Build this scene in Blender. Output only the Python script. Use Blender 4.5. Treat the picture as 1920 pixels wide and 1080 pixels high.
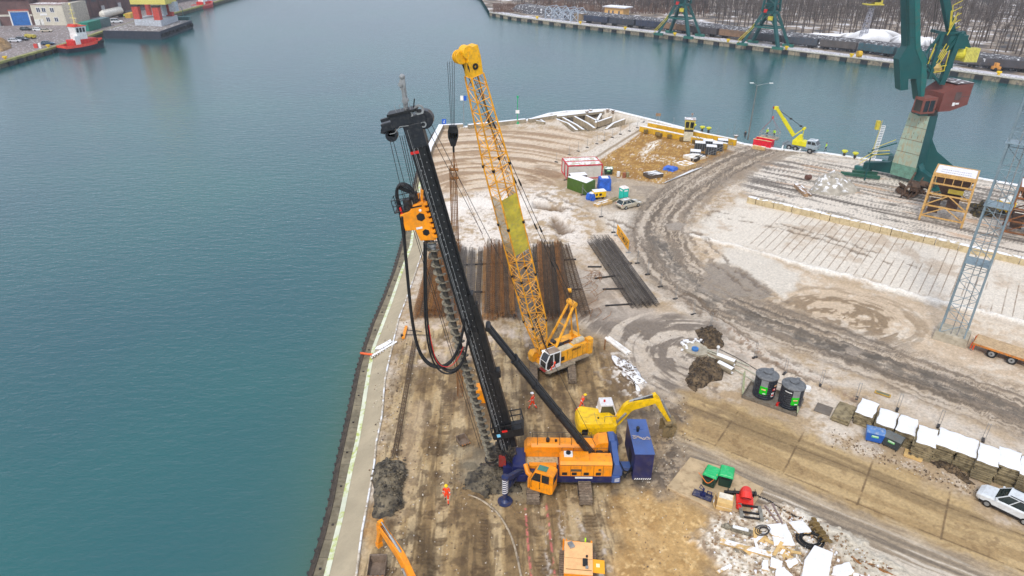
import bpy, bmesh, math, random
import numpy as np
from mathutils import Vector, Matrix, Euler
for _o in list(bpy.data.objects): bpy.data.objects.remove(_o)
SC = bpy.context.scene
COL = SC.collection
rad = math.radians
# ---------------------------------------------------------------- camera
CH = 42.0; CF = 1280.0; PITCH = math.atan(680/1280.0); ROLL = rad(0.6)
cam_d = bpy.data.cameras.new('camera'); cam = bpy.data.objects.new('camera', cam_d); COL.objects.link(cam)
cam_d.sensor_width = 36; cam_d.lens = 24; cam_d.clip_start = 0.5; cam_d.clip_end = 6000
cam.matrix_world = Matrix.Translation((0, 0, CH)) @ Matrix.Rotation(math.pi/2-PITCH, 4, 'X') @ Matrix.Rotation(ROLL, 4, 'Z')
SC.camera = cam
# ---------------------------------------------------------------- world, sun, exposure
world = bpy.data.worlds.new('World'); SC.world = world; world.use_nodes = True
nt = world.node_tree; nt.nodes.clear()
wo = nt.nodes.new('ShaderNodeOutputWorld'); bg = nt.nodes.new('ShaderNodeBackground')
sky = nt.nodes.new('ShaderNodeTexSky'); sky.sky_type = 'NISHITA'; sky.sun_disc = False
SUN_EL, SUN_AZ = rad(48), rad(200)
sky.sun_elevation = SUN_EL; sky.sun_rotation = SUN_AZ; sky.air_density = 1.0; sky.dust_density = 3.0; sky.ozone_density = 1.0
hs = nt.nodes.new('ShaderNodeHueSaturation'); hs.inputs['Saturation'].default_value = 0.25
mx = nt.nodes.new('ShaderNodeMix'); mx.data_type = 'RGBA'; mx.inputs[0].default_value = 0.65
mx.inputs[7].default_value = (8.2, 9.1, 11.1, 1)          # flat cloud layer, in the sky texture's own units
nt.links.new(sky.outputs[0], hs.inputs['Color']); nt.links.new(hs.outputs[0], mx.inputs[6])
nt.links.new(mx.outputs[2], bg.inputs[0]); nt.links.new(bg.outputs[0], wo.inputs[0])
bg.inputs[1].default_value = 0.1
sun_d = bpy.data.lights.new('sun', 'SUN'); sun = bpy.data.objects.new('sun', sun_d); COL.objects.link(sun)
sun_d.energy = 1.7; sun_d.angle = rad(11); sun_d.color = (1, .95, .88)
sun.rotation_euler = (math.pi/2-SUN_EL, 0, math.pi-SUN_AZ)
SC.view_settings.view_transform = 'Standard'; SC.view_settings.look = 'None'
SC.view_settings.exposure = 0.28; SC.view_settings.gamma = 1; SC.view_settings.use_curve_mapping = False
SC.render.engine = 'CYCLES'
# ---------------------------------------------------------------- pixel of the photo -> place on the ground
def ray(x, y):
    u = (x-960)/CF; v = (y-540)/CF; c, s = math.cos(ROLL), math.sin(ROLL)
    u, v = u*c+v*s, -u*s+v*c
    ct, st = math.cos(PITCH), math.sin(PITCH)
    return np.array([u, ct-v*st, -st-v*ct])
def G(x, y, z=0.0):
    d = ray(x, y); t = (z-CH)/d[2]; p = d*t; return Vector((p[0], p[1], z))
def AY(x, y, Y):
    d = ray(x, y); p = d*(Y/d[1]); return Vector((p[0], Y, CH+p[2]))
def ANG(a, b):
    A, B = G(*a), G(*b); return math.atan2(B.y-A.y, B.x-A.x)
def lin(c):
    return tuple((x/255/12.92 if x/255 <= .04045 else ((x/255+.055)/1.055)**2.4) for x in c)
# ---------------------------------------------------------------- materials
MATS = {}
def M(name, col=(128, 128, 128), rough=.6, metal=0, var=.18, sc=1.5, dirt=0, dcol=(96, 80, 62), snow=0, bump=0, spec=.5, col2=None, streak=0):
    if name in MATS: return MATS[name]
    m = bpy.data.materials.new(name); m.use_nodes = True; t = m.node_tree; n = t.nodes; L = t.links.new
    p = n['Principled BSDF']; p.inputs['Roughness'].default_value = rough; p.inputs['Metallic'].default_value = metal
    p.inputs['Specular IOR Level'].default_value = spec
    geo = n.new('ShaderNodeNewGeometry')
    def noise(scale, det=4):
        q = n.new('ShaderNodeTexNoise'); q.inputs['Scale'].default_value = scale; q.inputs['Detail'].default_value = det
        L(geo.outputs['Position'], q.inputs['Vector']); return q.outputs['Fac']
    def ramp(src, a, b):
        r = n.new('ShaderNodeMapRange'); r.inputs[1].default_value = a; r.inputs[2].default_value = b; L(src, r.inputs[0]); return r.outputs[0]
    def mix(f, a, b):
        q = n.new('ShaderNodeMix'); q.data_type = 'RGBA'
        if isinstance(f, (int, float)): q.inputs[0].default_value = f
        else: L(f, q.inputs[0])
        for i, c in ((6, a), (7, b)):
            if isinstance(c, tuple): q.inputs[i].default_value = (*c[:3], 1)
            else: L(c, q.inputs[i])
        return q.outputs[2]
    c = lin(col); lo = tuple(x*(1-var) for x in c); hi = tuple(min(1, x*(1+var*.8)) for x in c)
    out = mix(ramp(noise(sc), .35, .65), lo, lin(col2) if col2 else hi)
    if streak:
        mp = n.new('ShaderNodeMapping'); mp.inputs['Scale'].default_value = (3, 3, .25); L(geo.outputs['Position'], mp.inputs[0])
        q = n.new('ShaderNodeTexNoise'); q.inputs['Scale'].default_value = 1.6; q.inputs['Detail'].default_value = 5; L(mp.outputs[0], q.inputs['Vector'])
        r = n.new('ShaderNodeMath'); r.operation = 'MULTIPLY'; r.inputs[1].default_value = streak; L(ramp(q.outputs['Fac'], .5, .68), r.inputs[0])
        out = mix(r.outputs[0], out, lin(dcol))
    if dirt:
        r = n.new('ShaderNodeMath'); r.operation = 'MULTIPLY'; r.inputs[1].default_value = min(1, dirt*1.6)
        L(ramp(noise(sc*2.3+.6, 7), .48, .66), r.inputs[0]); out = mix(r.outputs[0], out, lin(dcol))
    if snow:
        sp = n.new('ShaderNodeSeparateXYZ'); L(geo.outputs['Normal'], sp.inputs[0])
        a = n.new('ShaderNodeMath'); a.operation = 'MULTIPLY'; L(ramp(sp.outputs[2], .6, .85), a.inputs[0])
        L(ramp(noise(1.1, 6), .62-snow*.45, .70-snow*.45), a.inputs[1]); out = mix(a.outputs[0], out, (.84, .84, .85))
    L(out, p.inputs['Base Color'])
    if bump:
        b = n.new('ShaderNodeBump'); b.inputs['Strength'].default_value = min(1, bump); b.inputs['Distance'].default_value = .05
        L(noise(sc*6, 5), b.inputs['Height']); L(b.outputs[0], p.inputs['Normal'])
    MATS[name] = m; return m
def M_glass(name, col=(30, 38, 42)):
    if name in MATS: return MATS[name]
    m = M(name, col, .08, 0, .1, spec=.8); return m
def emis(name, col, s):
    m = bpy.data.materials.new(name); m.use_nodes = True; p = m.node_tree.nodes['Principled BSDF']
    nz = m.node_tree.nodes.new('ShaderNodeTexNoise'); m.node_tree.links.new(nz.outputs[0], p.inputs['Roughness'])
    p.inputs['Base Color'].default_value = (*col, 1); p.inputs['Emission Color'].default_value = (*col, 1); p.inputs['Emission Strength'].default_value = s; return m
YEL = M('machine_orange', (252, 150, 2), .42, 0, .12, .6, dirt=.26, dcol=(170, 116, 50), streak=.25)
YELC = M('crane_yellow', (240, 168, 30), .45, 0, .15, .8, dirt=.3, dcol=(150, 104, 60))
YELX = M('excavator_yellow', (244, 196, 0), .4, 0, .14, .8, dirt=.26, dcol=(150, 120, 50))
NAVY = M('navy_paint', (24, 32, 84), .4, 0, .25, .7, dirt=.25, dcol=(70, 66, 80))
NAVYT = M('pale_navy', (64, 90, 146), .4, 0, .15, .5, dirt=.12, dcol=(90, 90, 110))  # paler navy, used on the power pack's top and the rear frame
BLK = M('black_steel', (20, 20, 22), .45, .0, .3, 1.2, dirt=.12, dcol=(70, 66, 60))
DARK = M('dark_steel', (48, 46, 46), .55, .2, .3, 1.5, dirt=.25)
RUB = M('black_rubber', (22, 22, 23), .6, 0, .2, 2)
TRK = M('muddy_track', (128, 112, 94), .8, 0, .3, 3, dirt=.4, dcol=(80, 68, 56), bump=.5)
MUDST = M('mud_coated_steel', (138, 130, 112), .7, .1, .3, 2.5, dirt=.5, dcol=(60, 55, 48), bump=.6)
GRY = M('grey_steel', (150, 152, 152), .5, .3, .2, 1.5, dirt=.2)
WHT = M('white_paint', (232, 232, 230), .45, 0, .08, 1, dirt=.12, dcol=(160, 150, 138))
WIRE = M('wire_rope', (58, 56, 54), .6, .4, .2, 2)
RED = M('red_paint', (205, 30, 24), .45, 0, .15, 1, dirt=.12)
RUST = M('rusty_rebar', (146, 98, 50), .85, .1, .3, .9, dirt=.45, dcol=(80, 58, 42))
REBD = M('dark_rebar', (106, 84, 62), .85, .1, .3, .9, dirt=.5, dcol=(52, 46, 42))
REBG = M('grey_rebar', (120, 112, 104), .85, .1, .3, .9, dirt=.4, dcol=(70, 62, 56))
CONC = M('concrete', (176, 166, 146), .85, 0, .15, .8, dirt=.3, dcol=(130, 118, 98), bump=.4)
CONCS = M('snowy_concrete', (158, 146, 124), .85, 0, .15, .9, dirt=.3, dcol=(110, 98, 80), bump=.4, snow=1)
WOOD = M('timber', (206, 172, 116), .8, 0, .2, 2, dirt=.2, dcol=(140, 110, 70), snow=.35)
WOODC = M('plywood', (214, 178, 116), .7, 0, .12, 2, dirt=.1, dcol=(150, 120, 80))
SNOW = M('snow', (234, 234, 236), .8, 0, .05, 2, bump=.5, dirt=.16, dcol=(200, 196, 190))
GLS = M_glass('dark_glass'); GLG = M_glass('green_glass', (60, 120, 100))
ORG = M('orange_hivis', (250, 70, 20), .8, 0, .1, 5); LIM = M('lime_hivis', (190, 240, 30), .8, 0, .1, 5)
SKIN = M('skin', (205, 150, 120), .6, 0, .1, 5); BOOT = M('dark_cloth', (34, 34, 40), .8, 0, .2, 5)
HELY = M('yellow_helmet', (250, 205, 0), .35, 0, .05); HELW = M('white_helmet', (240, 240, 240), .35, 0, .05)
# ---------------------------------------------------------------- mesh builder
class B:
    def __init__(s, T=None): s.v = []; s.f = []; s.mi = []; s.m = 0; s.T = T
    def add(s, vs, fs):
        o = len(s.v)
        if s.T is not None: vs = [s.T @ Vector(v) for v in vs]
        s.v += [tuple(v) for v in vs]; s.f += [tuple(i+o for i in f) for f in fs]; s.mi += [s.m]*len(fs); return s
    def box(s, c, d, r=None):
        R = Matrix.Identity(3) if r is None else (Euler(r).to_matrix() if not isinstance(r, Matrix) else r.to_3x3())
        c = Vector(c); vs = [c + R @ Vector((x*d[0]/2, y*d[1]/2, z*d[2]/2)) for x in (-1, 1) for y in (-1, 1) for z in (-1, 1)]
        return s.add(vs, [(0, 1, 3, 2), (4, 6, 7, 5), (0, 4, 5, 1), (2, 3, 7, 6), (0, 2, 6, 4), (1, 5, 7, 3)])
    def bx(s, x0, x1, y0, y1, z0, z1): return s.box(((x0+x1)/2, (y0+y1)/2, (z0+z1)/2), (abs(x1-x0), abs(y1-y0), abs(z1-z0)))
    def frame(s, p, q):
        d = (Vector(q)-Vector(p)).normalized(); a = Vector((0, 0, 1)) if abs(d.z) < .95 else Vector((0, 1, 0))
        x = d.cross(a).normalized(); y = x.cross(d).normalized(); return x, y, d
    def cyl(s, p, q, r, r2=None, n=10, cap=True, inner=0):
        p, q = Vector(p), Vector(q); r2 = r if r2 is None else r2; x, y, d = s.frame(p, q)
        cs = [(math.cos(2*math.pi*i/n), math.sin(2*math.pi*i/n)) for i in range(n)]
        vs = [p+(x*a+y*b)*r for a, b in cs]+[q+(x*a+y*b)*r2 for a, b in cs]
        fs = [(i, (i+1) % n, n+(i+1) % n, n+i) for i in range(n)]
        if inner:
            k = len(vs); vs += [p+(x*a+y*b)*inner for a, b in cs]+[q+(x*a+y*b)*inner for a, b in cs]
            for i in range(n):
                j = (i+1) % n; fs += [(k+i, k+n+i, k+n+j, k+j), (i, k+i, k+j, j), (n+i, n+j, k+n+j, k+n+i)]
        elif cap: fs += [tuple(range(n))[::-1], tuple(range(n, 2*n))]
        return s.add(vs, fs)
    def beam(s, p, q, w, h=None):
        h = h or w; p, q = Vector(p), Vector(q); x, y, d = s.frame(p, q); vs = []
        for c in (p, q):
            for a, b in ((-1, -1), (1, -1), (1, 1), (-1, 1)): vs.append(c+x*a*w/2+y*b*h/2)
        return s.add(vs, [(3, 2, 1, 0), (4, 5, 6, 7), (0, 1, 5, 4), (1, 2, 6, 5), (2, 3, 7, 6), (3, 0, 4, 7)])
    def tube(s, pts, r, n=6, rs=None):
        pts = [Vector(p) for p in pts]; k = len(pts); vs = []
        up = None
        for i, p in enumerate(pts):
            d = (pts[min(i+1, k-1)]-pts[max(i-1, 0)]).normalized()
            if up is None: up = Vector((0, 0, 1)) if abs(d.z) < .9 else Vector((0, 1, 0))
            x = d.cross(up)
            if x.length < 1e-4: x = d.cross(Vector((1, 0, 0)))
            x.normalize(); y = x.cross(d).normalized(); up = y; R = rs[i] if rs else r
            vs += [p+(x*math.cos(2*math.pi*j/n)+y*math.sin(2*math.pi*j/n))*R for j in range(n)]
        fs = [(i*n+j, i*n+(j+1) % n, (i+1)*n+(j+1) % n, (i+1)*n+j) for i in range(k-1) for j in range(n)]
        fs += [tuple(range(n))[::-1], tuple(range((k-1)*n, k*n))]
        return s.add(vs, fs)
    def prism(s, poly, a, b, ax='z'):
        def P(u, v, w): return {'z': (u, v, w), 'y': (u, w, v), 'x': (w, u, v)}[ax]
        n = len(poly); vs = [P(u, v, a) for u, v in poly]+[P(u, v, b) for u, v in poly]
        fs = [tuple(range(n))[::-1], tuple(range(n, 2*n))]+[(i, (i+1) % n, n+(i+1) % n, n+i) for i in range(n)]
        return s.add(vs, fs)
    def loft(s, secs, cap=True):
        n = len(secs[0]); vs = [p for q in secs for p in q]; k = len(secs)
        fs = [(i*n+j, i*n+(j+1) % n, (i+1)*n+(j+1) % n, (i+1)*n+j) for i in range(k-1) for j in range(n)]
        if cap: fs += [tuple(range(n))[::-1], tuple(range((k-1)*n, k*n))]
        return s.add(vs, fs)
    def ball(s, c, r, n=10, sz=(1, 1, 1), half=False):
        c = Vector(c); vs = []; fs = []; R = n//2; lo = 0 if not half else 0
        for i in range(R+1):
            th = math.pi*i/R*(.5 if half else 1)
            for j in range(n):
                a = 2*math.pi*j/n; vs.append(c+Vector((math.sin(th)*math.cos(a)*r*sz[0], math.sin(th)*math.sin(a)*r*sz[1], math.cos(th)*r*sz[2])))
        fs = [(i*n+j, (i+1)*n+j, (i+1)*n+(j+1) % n, i*n+(j+1) % n) for i in range(R) for j in range(n)]
        return s.add(vs, fs)
    def lattice(s, p, q, w0, w1, nb, rc, rb, d0=None, d1=None, up=None, faces=(0, 1, 2, 3)):
        """four chord truss from p to q"""
        p, q = Vector(p), Vector(q); d = (q-p).normalized(); a = Vector(up or (0, 1, 0)); x = d.cross(a).normalized(); y = x.cross(d).normalized()
        d0 = d0 or w0; d1 = d1 or w1; cs = ((-1, -1), (1, -1), (1, 1), (-1, 1)); lv = []
        for i in range(nb+1):
            t = i/nb; c = p.lerp(q, t); w = w0+(w1-w0)*t; h = d0+(d1-d0)*t
            lv.append([c+x*u*w/2+y*v*h/2 for u, v in cs])
        for k in range(4): s.cyl(lv[0][k], lv[-1][k], rc, n=6)
        for i in range(nb):
            for k in faces:
                k2 = (k+1) % 4
                if (i+k) % 2: s.cyl(lv[i][k], lv[i+1][k2], rb, n=4, cap=False)
                else: s.cyl(lv[i][k2], lv[i+1][k], rb, n=4, cap=False)
                s.cyl(lv[i+1][k], lv[i+1][k2], rb, n=4, cap=False)
        return lv
def mesh_of(name, b, mats, smooth=False):
    me = bpy.data.meshes.new(name); me.from_pydata(b.v, [], b.f)
    for m in (mats if isinstance(mats, (list, tuple)) else [mats]): me.materials.append(m)
    if any(b.mi): me.polygons.foreach_set('material_index', b.mi)
    bm = bmesh.new(); bm.from_mesh(me); bmesh.ops.recalc_face_normals(bm, faces=bm.faces); bm.to_mesh(me); bm.free()
    if smooth: me.shade_smooth()
    me.update(); return me
SPLIT = set('wheel hood_end flap_bars sheave drive_opening red_bracket flange grab_rail supply_hose handle post side_beam cross_beam back_stop rear_lamp outrigger window vent_panel door_edge tyre_fender track_roller gear_motor exhaust tooth step boom_joint netting pane guide_shoe limit_marker warning_stripes notice lamp_head girder strut bogie portal_brace board railing_post bars papers red_bracket engine_louvre fork hatch silencer platform leg portal_leg panel slot vent_slot'.split())
def loose(b):
    par = list(range(len(b.v)))
    def fd(i):
        while par[i] != i: par[i] = par[par[i]]; i = par[i]
        return i
    for f in b.f:
        r = fd(f[0])
        for k in f[1:]: par[fd(k)] = r
    g = {}
    for n, f in enumerate(b.f): g.setdefault(fd(f[0]), []).append(n)
    return list(g.values())
def obj(name, b, mats, parent=None, smooth=False, bev=0, label=None):
    if parent is not None and name in SPLIT:
        gs = loose(b)
        if 2 <= len(gs) <= 16:
            first = None
            for g in gs:
                c = B(); mp = {}
                for n in g:
                    for k in b.f[n]:
                        if k not in mp: mp[k] = len(c.v); c.v.append(b.v[k])
                    c.f.append(tuple(mp[k] for k in b.f[n])); c.mi.append(b.mi[n])
                o = obj1(name, c, mats, parent, smooth, bev, label); first = first or o
            return first
    return obj1(name, b, mats, parent, smooth, bev, label)
def obj1(name, b, mats, parent=None, smooth=False, bev=0, label=None):
    o = bpy.data.objects.new(name, mesh_of(name, b, mats, smooth)); COL.objects.link(o)
    if parent is not None: o.parent = parent
    if bev:
        md = o.modifiers.new('bevel', 'BEVEL'); md.width = bev; md.segments = 2; md.limit_method = 'ANGLE'; md.angle_limit = rad(40)
    if label: o['label'] = label
    return o
def tag(o, label, cat, group=None, kind=None):
    o['label'] = label; o['category'] = cat
    if group: o['group'] = group
    if kind: o['kind'] = kind
    return o
def thing(name, label, cat, loc=(0, 0, 0), rz=0, group=None):
    o = bpy.data.objects.new(name, None); COL.objects.link(o); o.location = loc; o.rotation_euler = (0, 0, rz); o.empty_display_size = .5
    return tag(o, label, cat, group)
def struct(name, b, mats, kind='structure', **k):
    o = obj(name, b, mats, **k) if isinstance(b, B) else b
    o['kind'] = kind; o['label'] = name.replace('_', ' '); return o
def dup(root, loc=None, rz=None, label=None, group=None, scale=None):
    def cp(o, par):
        c = o.copy(); COL.objects.link(c); c.parent = par
        for ch in kids.get(o.name, []): cp(ch, c)
        return c
    kids = {}
    def walk(o):
        kids[o.name] = list(o.children)
        for ch in o.children: walk(ch)
    walk(root); r = cp(root, None)
    if loc is not None: r.location = loc
    if rz is not None: r.rotation_euler = (0, 0, rz)
    if scale: r.scale = (scale,)*3 if isinstance(scale, (int, float)) else scale
    if label: r['label'] = label
    if group: r['group'] = group
    return r
def text_mesh(name, s, size, mat, mw, parent, bold=.0):
    """letters as a thin mesh, at matrix mw relative to the parent"""
    cu = bpy.data.curves.new(name, 'FONT'); cu.body = s; cu.size = size; cu.extrude = .006; cu.offset = bold; cu.align_x = 'CENTER'; cu.align_y = 'CENTER'
    t = bpy.data.objects.new(name, cu); COL.objects.link(t); bpy.context.view_layer.update()
    me = bpy.data.meshes.new_from_object(t.evaluated_get(bpy.context.evaluated_depsgraph_get())); bpy.data.objects.remove(t)
    me.materials.clear(); me.materials.append(mat); o = bpy.data.objects.new(name, me); COL.objects.link(o); o.parent = parent; o.matrix_local = mw; return o
random.seed(7)
ORDN = 'first second third fourth fifth sixth seventh eighth ninth tenth eleventh twelfth thirteenth fourteenth fifteenth sixteenth seventeenth eighteenth nineteenth twentieth'.split()
def nth(i):
    n = i+1; T = 'twent thirt fort fift sixt sevent eight ninet'.split()
    if n >= 100: return 'hundredth' if n == 100 else 'hundred-'+nth(i-100)
    if n <= 20: return ORDN[i]
    return T[n//10-2]+('ieth' if n % 10 == 0 else 'y-'+ORDN[n % 10-1])
# ---------------------------------------------------------------- numpy noise
def vnoise(x, y, seed=0):
    rs = np.random.RandomState(seed); tab = rs.rand(256, 256).astype(np.float32)
    xi = np.floor(x).astype(np.int64); yi = np.floor(y).astype(np.int64); fx = (x-xi); fy = (y-yi)
    fx = fx*fx*(3-2*fx); fy = fy*fy*(3-2*fy); a = xi & 255; b = (xi+1) & 255; c = yi & 255; d = (yi+1) & 255
    return (tab[a, c]*(1-fx)+tab[b, c]*fx)*(1-fy)+(tab[a, d]*(1-fx)+tab[b, d]*fx)*fy
def fbm(x, y, f=1., o=4, seed=0, g=.55):
    r = 0; w = 1; t = 0
    for i in range(o): r = r+w*vnoise(x*f+17*i, y*f+31*i, seed+i); t += w; w *= g; f *= 2.03
    return r/t
def sstep(a, b, x):
    t = np.clip((x-a)/(b-a), 0, 1); return t*t*(3-2*t)
def sdpoly(X, Y, pts):
    """signed distance, positive inside"""
    d = np.full(X.shape, 1e9); ins = np.zeros(X.shape, bool); n = len(pts)
    for i in range(n):
        ax, ay = pts[i][0], pts[i][1]; bx, by = pts[(i+1) % n][0], pts[(i+1) % n][1]
        ex, ey = bx-ax, by-ay; t = np.clip(((X-ax)*ex+(Y-ay)*ey)/(ex*ex+ey*ey+1e-9), 0, 1)
        d = np.minimum(d, (X-ax-t*ex)**2+(Y-ay-t*ey)**2)
        c = ((ay > Y) != (by > Y)) & (X < (bx-ax)*(Y-ay)/(by-ay+1e-12)+ax); ins ^= c
    d = np.sqrt(d); return np.where(ins, d, -d)
def sdline(X, Y, pts):
    """signed side distance and arc length along the polyline"""
    best = np.full(X.shape, 1e9); sd = np.zeros(X.shape); S = np.zeros(X.shape); acc = 0
    for i in range(len(pts)-1):
        ax, ay = pts[i][0], pts[i][1]; ex, ey = pts[i+1][0]-ax, pts[i+1][1]-ay; l = math.hypot(ex, ey)
        t = np.clip(((X-ax)*ex+(Y-ay)*ey)/(l*l), 0, 1); dx, dy = X-ax-t*ex, Y-ay-t*ey; d = dx*dx+dy*dy
        m = d < best; best = np.where(m, d, best); sg = np.sign(ex*dy-ey*dx)
        sd = np.where(m, np.sqrt(d)*sg, sd); S = np.where(m, acc+t*l, S); acc += l
    return sd, S
def smooth_poly(pts, it=2):
    for _ in range(it):
        q = [pts[0]]
        for a, b in zip(pts[:-1], pts[1:]): q += [a*.75+b*.25, a*.25+b*.75]
        pts = q+[pts[-1]]
    return pts
# ================================================================ THE SETTING
WZ = -1.9                        # water level
STRIPZ = -0.9                    # low slab strip at the quay foot
Lg = [(560, 1400), (640, 1180), (667, 1080), (678, 997), (687, 950), (701, 872), (704, 834), (715, 784), (717, 764), (721, 713), (733, 658), (747, 599), (762, 560), (776, 520), (793, 468), (798, 420), (797, 370), (800, 320), (808, 285), (830, 239)]
Ls = [(480, 1400), (575, 1180), (611, 1080), (639, 967), (657, 879), (669, 828), (681, 760), (684, 739), (692, 692), (700, 652), (715, 613), (733, 565), (752, 510), (770, 461), (779, 400), (786, 350), (797, 300), (822, 240)]
Lw = [(455, 1400), (547, 1180), (584, 1080), (607, 1006), (624, 938), (636, 870), (658, 769), (674, 690), (686, 648), (700, 607), (720, 560), (741, 505), (759, 442), (768, 395), (777, 350), (789, 300), (818, 240)]
def pw(l, z): return [G(x, y, z) for x, y in l]
Pg = pw(Lg, 0); Ps = pw(Ls, STRIPZ); Pw = pw(Lw, STRIPZ)
Yk = np.array([p.y for p in Pg]); Xk = np.array([p.x for p in Pg])
TIP = [(828, 239), (870, 238), (960, 231), (1000, 222), (1030, 213), (1060, 209), (1142, 205), (1240, 229), (1395, 270), (1470, 281), (1545, 287), (1615, 297), (1700, 306), (1844, 336), (1990, 362), (2500, 452)]
Pt = pw(TIP, 0); Xt = np.array([p.x for p in Pt]); Yt = np.array([p.y for p in Pt])
def w2(pl): return [tuple(G(x, y))[:2] for x, y in pl]
# ---- the ground sheet: one wide mesh, ruts pressed into it, soil, mud and thin snow as colours of the surface itself
def make_ground():
    py = np.concatenate([np.arange(204, 1150, 1.5), np.arange(1150, 1500, 6)]); ncol = 1150
    Yr = np.array([G(960, y).y for y in py]); XL = np.interp(Yr, Yk, Xk)
    XR = np.array([G(2250, y).x for y in py]); u = np.linspace(0, 1, ncol)
    X = XL[:, None]+(XR-XL)[:, None]*u[None, :]; Y = np.repeat(Yr[:, None], ncol, 1)
    X = X.astype(np.float64)
    ragx = (fbm(X, Y, .35, 4, 11)-.5)*5; ragy = (fbm(X, Y, .35, 4, 21)-.5)*5
    RX, RY = X+ragx, Y+ragy
    rx2 = X+(fbm(X, Y, 1.3, 3, 51)-.5)*1.4; ry2 = Y+(fbm(X, Y, 1.3, 3, 61)-.5)*1.4
    def pm(pts, soft=1.0, rag=1):
        a, b = (RX, RY) if rag == 1 else ((rx2, ry2) if rag == 2 else (X, Y))
        return sstep(-soft, soft, sdpoly(a, b, w2(pts)))
    def ln(pts, w, soft, rag=2, it=2):
        P = smooth_poly([Vector(q) for q in w2(pts)], it)
        d, s = sdline(*((rx2, ry2) if rag == 2 else (X, Y)), P); return sstep(w+soft, w-soft, np.abs(d)), d, s
    def c(*k): return np.array(lin(k))
    def streak(d, s, fd, fs, seed, o=3): return fbm(d*fd, s*fs, 1, o, seed)
    C = np.zeros(X.shape+(3,)); Z = (fbm(X, Y, .12, 3, 5)-.5)*.25; R = np.full(X.shape, .85)
    def put(m, col):
        nonlocal C
        m = np.clip(m, 0, 1)[..., None]; C = C*(1-m)+col*m
    n1 = fbm(X, Y, .22, 5, 1); n2 = fbm(X, Y, 1.1, 5, 2); n3 = fbm(X, Y, 3.1, 4, 3); n4 = fbm(X, Y, .07, 3, 4)
    pinkd, snowd, brown, grey, dark = c(180, 158, 130), c(228, 221, 214), c(146, 118, 90), c(150, 140, 128), c(96, 86, 76)
    # 0 pale dirt with thin snow
    put(np.ones(X.shape), pinkd); put(sstep(.42, .62, n1*.45+n2*.35+n3*.2)*.75, snowd); put(sstep(.56, .70, n2*.6+n3*.4)*.5, c(150, 128, 106))
    # peninsula tracks: streaks that bend round the tip
    cx, cy = G(905, 395)[:2]; rr = np.hypot((X-cx)*1.0, (Y-cy)*.75); aa = np.arctan2(Y-cy, X-cx)
    m = pm([(800, 360), (805, 240), (900, 245), (1050, 240), (1100, 255), (1060, 320), (1010, 360), (900, 360)], 2)
    st = streak(rr, aa*12, 1.1, .25, 31)
    put(m*.85, c(196, 172, 146)); put(m*sstep(.5, .62, st)*.7, c(148, 122, 98)); put(m*sstep(.55, .42, st)*.55, c(224, 212, 198)); Z = Z+m*(st-.5)*.5
    m = pm([(960, 350), (1000, 300), (1060, 310), (1030, 345), (1010, 365)], 1.5); st = streak(X, Y, .6, 2.4, 32); put(m*sstep(.45, .6, st)*.6, c(140, 114, 90))
    m = pm([(795, 372), (1000, 350), (1070, 345), (1110, 440), (1080, 470), (800, 468)], 2.5)
    put(m*sstep(.40, .56, n1*.4+n2*.6)*.85, c(236, 229, 224)); put(m*sstep(.56, .68, n3*.5+n2*.5)*.6, c(140, 122, 106))
    put(pm([(790, 378), (1000, 372), (1030, 385), (900, 392), (800, 392)], 1.2)*.85, c(240, 235, 232))
    for hole in ([(1005, 378), (1060, 388), (1050, 396), (1000, 388)], [(1040, 405), (1075, 430), (1050, 440), (1030, 415)]):
        m = pm(hole, 1.0, 2); put(m*.9, c(112, 92, 72)); Z = Z-m*.9
    # containers' muddy yard
    m = pm([(1060, 335), (1140, 305), (1220, 335), (1330, 340), (1290, 365), (1200, 400), (1110, 390)], 2); put(m*.7, c(176, 162, 146)); put(m*sstep(.5, .62, n1*.5+n2*.5)*.5, c(128, 116, 104))
    m = pm([(1110, 395), (1210, 395), (1215, 460), (1260, 520), (1180, 470), (1140, 430)], 2); put(m*.75, c(226, 220, 214)); put(m*sstep(.55, .66, n3)*.6, c(150, 138, 126))
    # dead grass lot
    m = pm([(1118, 305), (1150, 282), (1205, 243), (1255, 248), (1395, 268), (1370, 290), (1245, 345), (1150, 332)], .6, 2)
    put(m, c(158, 118, 58)); put(m*sstep(.45, .6, n2)*.8, c(196, 158, 92)); put(m*sstep(.58, .66, n3*.5+n2*.5)*.7, c(104, 74, 38)); put(m*sstep(.60, .68, n1*.4+n3*.6)*.8, c(236, 230, 222))
    put(pm([(1200, 285), (1215, 268), (1240, 262), (1232, 275), (1205, 292)], .6, 2)*sstep(.4, .5, n3)*.9, c(240, 236, 230))
    # concrete walk along the lot and along the outer edge
    m, d, s = ln([(1092, 302), (1150, 270), (1195, 238), (1208, 228)], 2.2, .3, 0, 0); put(m*.85, c(222, 214, 206)); put(m*sstep(.58, .66, n3)*.5, c(150, 136, 118))
    m, d, s = ln([(1100, 306), (1200, 243)], .35, .15, 0, 0); put(m*.8, c(140, 120, 92))
    m, d, s = ln([(1120, 212), (1240, 236), (1395, 278), (1610, 305), (1850, 345), (2100, 390)], 3.6, .8, 0, 0); put(m*.7, c(224, 220, 216)); put(m*sstep(.52, .62, streak(d, s, 1.5, .12, 8))*.6, c(120, 112, 104))
    # inner service yard right: railway strip with dark and white stripes
    md = ANG((1560, 408), (1920, 488.6)); ca, sa = math.cos(md), math.sin(md); gx, gy = G(1560, 408)[:2]
    ax, ay = (X-gx)*ca+(Y-gy)*sa, -(X-gx)*sa+(Y-gy)*ca
    m = pm([(1440, 300), (1620, 305), (1900, 350), (2250, 420), (2250, 580), (1920, 486), (1560, 404), (1400, 372), (1390, 340)], 2)
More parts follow.
